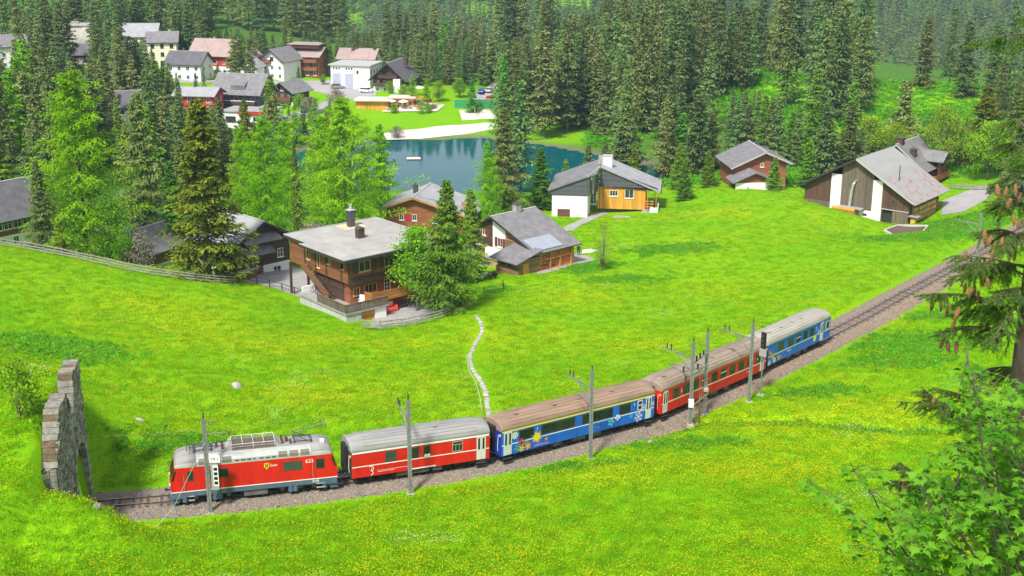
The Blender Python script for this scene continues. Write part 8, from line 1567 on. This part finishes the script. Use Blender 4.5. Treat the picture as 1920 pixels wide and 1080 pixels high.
scatter('meadow_white_flowers', np.c_[x, y, ground(x, y)], rg.random(len(x)) * 6.28, rg.uniform(.8, 1.3, len(x)), rg.integers(0, 2, len(x)), FWt, 'whitish umbel flowers in loose patches of the meadow', 'flowers')
WP = [(27.5, 110, 3.0, 1.3), (34, 131, 4, 3), (24, 184, 5, 3), (15, 166, 4, 2), (70, 199, 9, 7), (74, 210, 6, 6), (38, 118, 4, 2.5), (5, 92.5, 4, 1.0), (14, 97, 4, 1.0), (-27, 95, 4, 2), (-44, 118, 5, 4), (42, 126, 5, 4), (10.5, 176, 3, 3), (-2.5, 160.5, 2.4, 2), (62, 187, 7, 5), (48, 138, 3, 2)]
wx = np.concatenate([rg.normal(a_, rx * .6, int(70 * rx * ry / 2)) for (a_, c_, rx, ry) in WP]); wy = np.concatenate([rg.normal(c_, ry * .6, int(70 * rx * ry / 2)) for (a_, c_, rx, ry) in WP]); _t = rg.random(420); wx = np.r_[wx, np.interp(_t, np.linspace(0, 1, len(FUR)), FUR[:, 0]) + rg.normal(0, .12, 420)]; wy = np.r_[wy, np.interp(_t, np.linspace(0, 1, len(FUR)), FUR[:, 1]) + rg.normal(0, .22, 420)]; sd, ti = trk_near(wx, wy); k = np.abs(sd) > 3.4
for P_ in KEEP_OFF: k &= poly_sd(wx, wy, np.array(P_, float)) > .2
wx, wy = wx[k], wy[k]; scatter('meadow_weeds', np.c_[wx, wy, ground(wx, wy) - .45 * np.exp(-(dline(wx, wy, FUR) / .75) ** 2)], rg.random(len(wx)) * 6.28, rg.uniform(.7, 1.4, len(wx)), rg.integers(0, 3, len(wx)), WT, 'dark green broad-leaved weeds in patches of the meadow', 'weeds')
# undergrowth on the open forest clearings
x = rg.uniform(-.43, .43, 30000); y = rg.uniform(255, 420, 30000); x = x * y; fmk = forest_mask(x, y); k = (fmk < .8) & (poly_sd(x, y, LAKE) > 3) & (x > 20); x, y, fmk = x[k], y[k], fmk[k]
scatter('undergrowth', np.c_[x, y, ground(x, y)], rg.random(len(x)) * 6.28, rg.uniform(2, 5.5, len(x)) * np.where(fmk < .06, .45, 1), rg.integers(0, 3, len(x)), WT, 'bushy undergrowth on the clearings between the forest trees', 'undergrowth')

# ------------------------------------------------------------------ foreground spruce with cones, at the right edge
FG_BRANCH = [
 ((4.95,11.70,38.45),(4.41,11.55,38.68),(3.77,11.20,38.81)),
 ((4.89,11.70,38.94),(4.57,11.70,38.94),(4.11,11.50,38.87)),
 ((4.91,11.70,38.83),(4.51,11.45,39.03),(4.01,11.00,39.14)),
 ((4.89,11.70,39.17),(4.65,11.75,39.28),(4.38,11.60,39.26)),
 ((4.86,11.70,39.46),(4.65,11.60,39.61),(4.31,11.30,39.61)),
 ((4.83,11.70,39.66),(4.70,11.85,39.76),(4.53,11.80,39.68)),
 ((4.98,11.70,38.18),(4.53,11.65,38.35),(4.02,11.40,38.36)),
 ((4.97,11.70,38.29),(4.66,11.95,38.40),(4.33,12.00,38.35)),
 ((5.08,11.70,37.35),(4.39,11.65,37.49),(3.93,11.40,37.81)),
 ((5.18,11.70,36.51),(4.24,11.45,36.80),(3.63,11.00,37.23)),
 ((5.19,11.70,36.42),(4.30,11.60,36.67),(3.66,11.30,36.89)),
 ((4.80,11.70,39.96),(4.71,11.90,40.08),(4.53,11.90,40.00)),
 ((4.77,11.70,40.21),(4.71,11.90,40.30),(4.59,11.90,40.23)),
 ((5.05,11.70,37.85),(4.85,12.00,37.80),(4.53,12.10,37.61)),
 ((5.15,11.70,36.94),(4.92,12.05,36.87),(4.59,12.20,36.78)),
 ((5.25,11.70,36.12),(4.91,11.95,36.08),(4.50,12.00,35.96)),
 ((4.89,11.70,39.22),(4.66,11.40,39.33),(4.35,10.90,39.31)),
 ((4.95,11.70,38.70),(4.67,11.40,38.81),(4.29,10.90,38.87))]
FG_CONE = [(4.46,11.54,39.77),(4.44,11.24,39.81),(4.55,11.40,39.67),(4.51,11.49,39.61),(4.60,11.46,39.79),(4.70,11.56,39.69),(4.46,11.53,39.29),(4.52,11.56,39.22),(4.40,11.11,39.38),(4.31,11.32,39.39),(4.56,11.34,39.24),(4.09,11.13,39.25),(4.15,11.10,38.91),(4.33,11.52,38.74),(4.38,11.59,38.78),(4.38,11.49,38.76),(4.17,11.26,38.91),(3.95,11.45,38.68),(3.96,11.25,38.72),(4.12,11.47,38.63),(4.13,11.24,38.68),(4.19,11.49,38.47),(4.14,11.59,38.26),(4.17,11.59,38.24),(4.25,11.54,38.24),(4.05,11.56,37.70),(4.06,11.45,37.70),(3.83,11.38,36.99),(3.93,11.56,36.87),(3.74,11.14,36.95),(3.83,11.29,36.84),(3.91,11.40,36.81),(3.79,11.34,36.80),(4.69,11.50,39.15),(4.57,11.20,39.53),(4.48,11.13,39.59),(4.32,11.16,38.99),(4.43,11.58,38.91),(4.35,11.17,39.24)]
FG_MAPLE = [(4.10,10.45,36.82),(4.14,9.42,37.40),(3.66,9.72,38.33),(3.76,9.13,37.74),(3.68,9.79,37.54),(4.37,10.14,37.40),(4.07,10.55,37.42),(4.04,10.91,36.67),(3.95,9.33,38.36),(4.28,10.19,37.61),(4.40,10.72,36.54),(3.93,10.31,37.42),(3.73,10.13,37.48),(3.86,9.37,36.93),(3.57,9.50,36.89),(4.75,10.89,37.29),(4.35,10.28,37.32),(3.28,9.69,37.16),(3.92,10.12,38.43),(3.37,9.17,37.24),(3.23,9.25,37.90),(3.67,10.24,37.23),(4.34,10.32,38.04),(4.42,9.82,36.99),(3.85,9.39,38.46),(4.68,11.06,36.02),(4.34,11.03,37.46),(4.27,10.67,37.84),(4.45,11.08,36.35),(3.61,10.52,36.52),(4.47,10.89,37.21),(4.03,10.48,36.28),(3.60,9.46,38.77),(4.02,9.72,36.81),(3.90,9.34,37.66),(4.00,11.07,37.15),(4.50,11.05,37.00),(4.22,9.61,37.60),(4.75,10.83,36.12),(4.20,10.49,37.19),(4.12,10.28,38.13),(4.25,10.73,37.65),(3.62,9.50,37.09),(4.41,10.26,36.51),(3.82,9.47,37.42),(4.77,10.70,36.32),(3.25,9.74,36.96),(4.48,10.89,37.40),(3.68,10.06,36.86),(3.58,10.34,36.68),(3.42,10.50,36.52),(4.77,10.95,36.72),(3.34,9.83,37.22),(4.55,10.48,36.52),(3.71,9.57,37.55),(3.66,10.63,36.31),(3.97,10.49,36.76),(3.75,9.17,38.33),(4.08,10.12,37.00),(3.39,9.19,37.47),(3.75,10.57,36.52),(4.02,9.44,37.57),(3.74,11.02,36.38),(3.74,9.44,37.92),(4.41,10.83,36.78),(4.17,9.80,37.88),(4.20,10.79,37.95),(3.49,9.32,37.66),(4.01,9.13,37.97),(3.61,9.46,38.05),(3.96,9.53,37.44),(3.59,10.86,36.19),(3.53,10.05,36.68),(3.59,9.56,37.20),(3.76,9.52,37.54),(4.41,10.40,36.73),(4.49,10.83,36.62),(4.53,10.81,37.59),(3.89,10.14,38.34),(3.89,10.92,36.08),(4.13,9.71,38.48),(3.73,9.50,38.01),(4.20,9.94,37.60),(3.20,9.74,36.73),(4.18,10.65,36.24),(4.39,11.18,36.07),(4.49,10.82,37.17),(3.54,10.23,36.85),(4.67,11.13,35.93),(4.62,10.63,37.74),(4.18,9.68,37.24),(3.73,9.16,37.25),(4.42,10.42,38.10),(3.68,10.73,36.33),(4.31,9.80,37.43),(4.13,9.31,37.30),(3.89,9.37,37.72),(4.72,11.11,36.44),(4.55,11.07,37.66),(3.68,9.61,38.47),(4.52,11.07,37.23),(4.74,10.98,37.88),(4.38,11.11,37.94),(4.30,10.07,36.52),(4.12,9.87,38.06),(4.57,10.26,37.00),(4.72,11.15,36.19),(3.52,9.43,38.50),(4.09,9.17,37.04),(4.45,10.75,37.57),(4.05,10.57,37.17),(4.49,10.51,37.28),(3.29,9.20,37.62),(3.60,9.06,37.30),(4.43,10.19,37.76),(3.82,10.31,38.36),(3.21,9.37,37.73),(4.19,9.99,37.79),(4.01,10.46,36.63),(4.18,9.80,38.02),(4.00,9.19,37.38),(4.10,9.50,38.17),(4.30,9.73,37.60),(3.87,9.25,37.16),(4.70,10.46,36.74),(3.18,9.08,37.56),(3.57,10.07,37.50),(3.61,9.95,37.43),(4.18,10.47,37.63),(3.23,9.75,37.13),(4.45,11.01,36.10),(4.07,10.14,37.95),(3.43,9.47,37.10),(4.07,10.29,37.01),(3.72,9.73,38.11),(3.65,9.34,38.03),(3.58,9.46,37.05),(4.31,10.72,37.39),(4.80,10.81,36.83),(4.08,11.19,35.93),(4.27,10.13,37.09),(3.59,10.73,36.49),(3.84,10.73,36.66),(4.57,10.52,37.54),(4.08,9.48,38.42),(4.13,9.36,37.20),(4.19,10.73,37.76),(3.47,9.57,37.72),(3.56,9.42,37.43),(4.79,11.14,37.07),(3.58,10.29,37.03),(4.27,10.83,37.14),(4.33,10.05,36.82),(4.06,10.42,36.68),(4.04,9.89,37.42),(4.11,10.56,36.92),(4.09,9.69,38.54),(3.50,9.07,38.57),(3.41,9.12,37.36),(3.50,9.72,37.03),(4.73,10.71,36.39),(3.68,9.36,37.77),(4.63,11.11,37.66),(3.76,10.44,36.88),(3.96,10.22,38.46),(3.99,10.53,37.85),(3.17,9.46,37.02),(4.00,10.83,36.25),(4.06,11.02,36.93),(3.38,9.37,38.02),(3.79,10.35,36.79),(3.64,10.64,36.88),(5.08,11.14,35.93),(3.52,9.07,37.61),(3.92,9.81,36.83),(4.01,10.69,37.35),(3.93,10.12,37.50),(3.21,9.34,37.41),(3.40,9.33,37.55),(3.69,9.77,38.57),(3.21,9.06,37.47),(4.06,10.87,37.36),(4.45,10.84,36.25),(3.22,9.54,37.57),(3.67,10.67,36.98),(4.62,10.67,37.07),(4.76,11.07,37.36),(4.27,11.19,37.35),(3.58,9.96,36.69),(3.91,9.37,38.52)]
FG_MAPLE_TIP = [(2.45,9.60,37.69),(2.48,9.60,37.66),(2.79,9.60,37.81),(2.86,9.60,37.69),(2.89,9.60,37.26),(2.86,9.60,37.11),(2.69,9.60,37.52),(2.83,9.60,37.42),(3.01,9.60,37.38),(3.11,9.60,37.47),(2.97,9.60,37.81),(2.98,9.60,37.23),(2.95,9.60,37.03)]
FG_LIMB = [
 ((4.56,10.30,35.99),(4.33,10.00,36.76),(4.21,10.00,37.32),(4.12,10.00,37.67),(4.01,10.00,38.02)),
 ((4.49,10.30,36.32),(4.09,10.00,37.27),(3.96,10.00,38.02),(3.83,10.00,38.50),(3.75,10.00,38.73)),
 ((4.48,10.30,36.05),(3.84,10.00,36.55),(3.37,10.00,36.77),(3.12,10.00,37.07),(2.86,10.00,37.27),(2.55,10.00,37.50)),
 ((4.06,10.30,36.27),(3.44,10.00,36.81),(3.18,10.00,37.22),(3.10,10.00,37.38),(2.91,10.00,37.62)),
 ((3.82,10.30,36.27),(3.26,10.00,36.84),(2.98,10.00,36.90)),
 ((4.53,10.30,36.05),(3.89,10.00,37.02),(3.58,10.00,37.37),(3.47,10.00,37.52)),
 ((4.57,10.30,36.05),(4.42,10.00,37.02),(4.35,10.00,37.77),(4.24,10.00,38.21)),
 ((4.31,10.30,36.21),(3.75,10.00,37.02),(3.83,10.00,37.62),(3.78,10.00,37.87))]
fgs = empty('spruce_tree', (4.95, 11.7, 33.8), 0, 'near spruce with hanging brown cones reaching in from the right edge', 'tree'); O = Vector(fgs.location)
b = MB(); b.tube([(0, 0, -.4), (.03, .02, 3), (0, 0, 6), (.05, .05, 9.5), (.05, .05, 13)], [.10, .095, .08, .055, .02], 10); b.build('trunk', mat('near_bark', (.075, .055, .042), .95, var=.5, vscale=6, bump=1.0, bscale=14, stretch=(1, 1, .3)), fgs, True)
r3 = np.random.default_rng(77); BV, TV, WV, NV, CV = [], [], [], [], []; lb = MB()
def bez(a, m_, c, t): t = np.asarray(t)[:, None]; m2 = 2 * m_ - .5 * (a + c); return (1 - t) ** 2 * a + 2 * t * (1 - t) * m2 + t * t * c
def needles(p0, p1, n_, ln, wd):
    t = r3.random(n_); d = p1 - p0; q = p0 + d * t[:, None]; ax = d / np.linalg.norm(d); v = r3.normal(0, 1, (n_, 3)); v -= (v @ ax)[:, None] * ax; v /= np.linalg.norm(v, axis=1)[:, None]; e_ = v * .8 + ax * .75; e_ /= np.linalg.norm(e_, axis=1)[:, None]
    BV.append(q); TV.append(q + e_ * (ln * (.8 + .4 * r3.random(n_)))[:, None]); WV.append(np.full(n_, wd)); NV.append(r3.normal(0, 1, (n_, 3))); CV.append(np.clip(r3.normal(.45, .25, n_), 0, 1))
def spray(a, m_, c, dens=1.0):
    a, m_, c = (np.array(q, float) - np.array(O) for q in (a, m_, c)); L_ = np.linalg.norm(c - a); ts = np.linspace(0, 1, 14); P = bez(a, m_, c, ts); lb.tube([tuple(p) for p in P], list(np.interp(ts, [0, 1], [.013, .003])), 6)
    nt_ = int(L_ / .019 * dens); tt = np.sort(r3.uniform(.18, 1, nt_)); Q = bez(a, m_, c, tt); ax = (c - a) / L_; side = np.cross(ax, (0, 0, 1)); side /= np.linalg.norm(side)
    for j, (t, q) in enumerate(zip(tt, Q)):
        s = 1 if j % 2 else -1; ln = (.10 + .20 * (1 - t)) * r3.uniform(.7, 1.3); d = ax * r3.uniform(.35, .9) + side * s * r3.uniform(.4, .9) + np.array((0, 0, -1)) * r3.uniform(.25, 1.0); d /= np.linalg.norm(d); e_ = q + d * ln
        lb.tube([tuple(q), tuple(e_)], [.005, .003], 4, cap=False); needles(q, e_, int(ln * 460), .026, .0048)
        if ln > .18:
            for u in (.35, .65): d2 = d * .6 + side * s * r3.uniform(-.6, .6) + np.array((0, 0, -.6)); d2 /= np.linalg.norm(d2); q2 = q + d * ln * u; needles(q2, q2 + d2 * ln * .5, int(ln * 180), .022, .0042)
    needles(P[-3], c + ax * .03, 60, .024, .0042)
    for u0, u1 in zip(P[4:-1], P[5:]): needles(u0, u1, 26, .022, .0042)
for (a, m_, c) in FG_BRANCH: spray(a, m_, c)
for k in range(60):      # the rest of the crown, outside or at the very edge of the view
    z = r3.uniform(35, 45.5); an = r3.uniform(-2.2, 2.2); L_ = 1.35 * (1 - (z - 34) / 13.5) + .35; a = np.array((4.95, 11.7, z)); c = a + np.array((L_ * math.cos(an), L_ * math.sin(an), -.15 * L_)); spray(a, (a + c) / 2 + np.array((0, 0, .04)), c, .55)
V, F = leafmesh(np.concatenate(BV), np.concatenate(TV), np.concatenate(WV), np.concatenate(NV)); crown = mobj('crown', np_mesh('near_crown', V, F, foliage_mat('near_needles', (.035, .120, .010), (.140, .300, .022), .18, objvar=0), cols=np.repeat(np.concatenate(CV), 4)), fgs)
lb.build('branches', bark, fgs, True)['kind'] = 'stuff'
cone_m = mat('cone_brown', (.27, .125, .055), .8, var=.3, vscale=30, bump=.6, bscale=90); cb = MB(); n_ = 9; rings = 12; Vc = []
for i in range(rings + 1):
    f = i / rings; rr_ = .019 * math.sin(math.pi * min(1, .10 + .84 * f)) ** .6
    for k in range(n_): a = 2 * math.pi * (k + .5 * (i % 2)) / n_; q = rr_ * (1 + .16 * (i % 2)); Vc.append((q * math.cos(a), q * math.sin(a), -.125 * f))
cb.add(Vc, [(i * n_ + k, i * n_ + (k + 1) % n_, (i + 1) * n_ + (k + 1) % n_, (i + 1) * n_ + k) for i in range(rings) for k in range(n_)] + [tuple(range(n_)), tuple(rings * n_ + k for k in range(n_ - 1, -1, -1))]); cone_me = cb.mesh('cone', cone_m)
for p in FG_CONE: o = mobj('cone', cone_me, fgs); o.location = Vector(p) - O; o.rotation_euler = (random.uniform(-.25, .25), random.uniform(-.25, .25), random.random() * 6); s = random.uniform(.8, 1.1); o.scale = (s, s, s)

# ------------------------------------------------------------------ foreground maple bush
mp_o = Vector((3.95, 10.3, 34.7)); mpl = empty('maple_bush', mp_o, 0, 'leafy young maple filling the lower right corner', 'bush'); lm = MB()
limb_pts = []
for L_ in FG_LIMB:
    pts = [Vector(p) - mp_o for p in L_]; pts = [pts[0] + Vector((0, .1, -.6))] + pts; lm.tube(pts, list(np.linspace(.016, .004, len(pts))), 6)
    for a, c in zip(pts[1:-1], pts[2:]): limb_pts += [a.lerp(c, t) for t in (0, .25, .5, .75)]
    limb_pts.append(pts[-1])
lobe = [(0, 0), (.10, .02), (.42, -.10), (.30, .12), (.56, .30), (.30, .34), (.30, .52), (.14, .50), (0, 1.0), (-.14, .50), (-.30, .52), (-.30, .34), (-.56, .30), (-.30, .12), (-.42, -.10), (-.10, .02)]
LV, LF, LC = [], [], []
def leaf(p, d, up, s, tint):
    d = d.normalized(); x_ = d.cross(up).normalized(); n_ = x_.cross(d).normalized(); b0 = len(LV); mid_ = p + d * s * .32 + n_ * s * .02; LV.append(tuple(mid_))
    for (u, v_) in lobe: q = p + x_ * (u * s * .95) + d * (v_ * s * .9) - n_ * (s * (.16 * (u * 1.6) ** 2 + .10 * v_ * v_)); LV.append(tuple(q))
    for k in range(16): LF.append((b0, b0 + 1 + k, b0 + 1 + (k + 1) % 16))
    LC.extend([tint] * 17)
for p, n_leaf, dens in [(Vector(p) - mp_o, 11, 1) for p in FG_MAPLE] + [(Vector(p) - mp_o, 9, .5) for p in FG_MAPLE_TIP]:
    q = min(limb_pts, key=lambda t: (t - p).length); lm.tube([q, q.lerp(p, .5) + Vector((0, 0, .04)), p], [.004, .003, .002], 4, cap=False); tb = r3.normal(.5, .2)
    for k in range(n_leaf):
        a = r3.random() * 6.283; d = Vector((math.cos(a), math.sin(a), r3.uniform(-.75, .15))); base = p + d * r3.uniform(.02, .09); up = Vector((r3.normal(0, .35), r3.normal(0, .35) - .25, 1)); leaf(base, d, up, r3.uniform(.06, .115), float(np.clip(tb + r3.normal(0, .18), 0, 1)))
mobj('leaves', np_mesh('maple_leaves', LV, LF, foliage_mat('maple_green', (.060, .210, .012), (.190, .430, .030), .40, objvar=0), cols=LC), mpl); lm.build('branches', mat('maple_bark', (.12, .10, .075), .9, var=.3), mpl, True)['kind'] = 'stuff'

# ------------------------------------------------------------------ mountain air
hz = MB().box(-905, -32, -125, 905, 1705, 215).build('haze', [])
hm = bpy.data.materials.new('haze_air'); hm.use_nodes = True; n = hm.node_tree.nodes; n.remove(n['Principled BSDF']); pv = n.new('ShaderNodeVolumePrincipled'); pv.inputs['Color'].default_value = (.50, .72, 1.0, 1); pv.inputs['Density'].default_value = .00011; pv.inputs['Anisotropy'].default_value = 0
hm.node_tree.links.new(pv.outputs[0], n['Material Output'].inputs['Volume']); hz.data.materials.append(hm); tag(hz, 'thin bluish mountain haze over the valley', 'haze', kind='stuff')
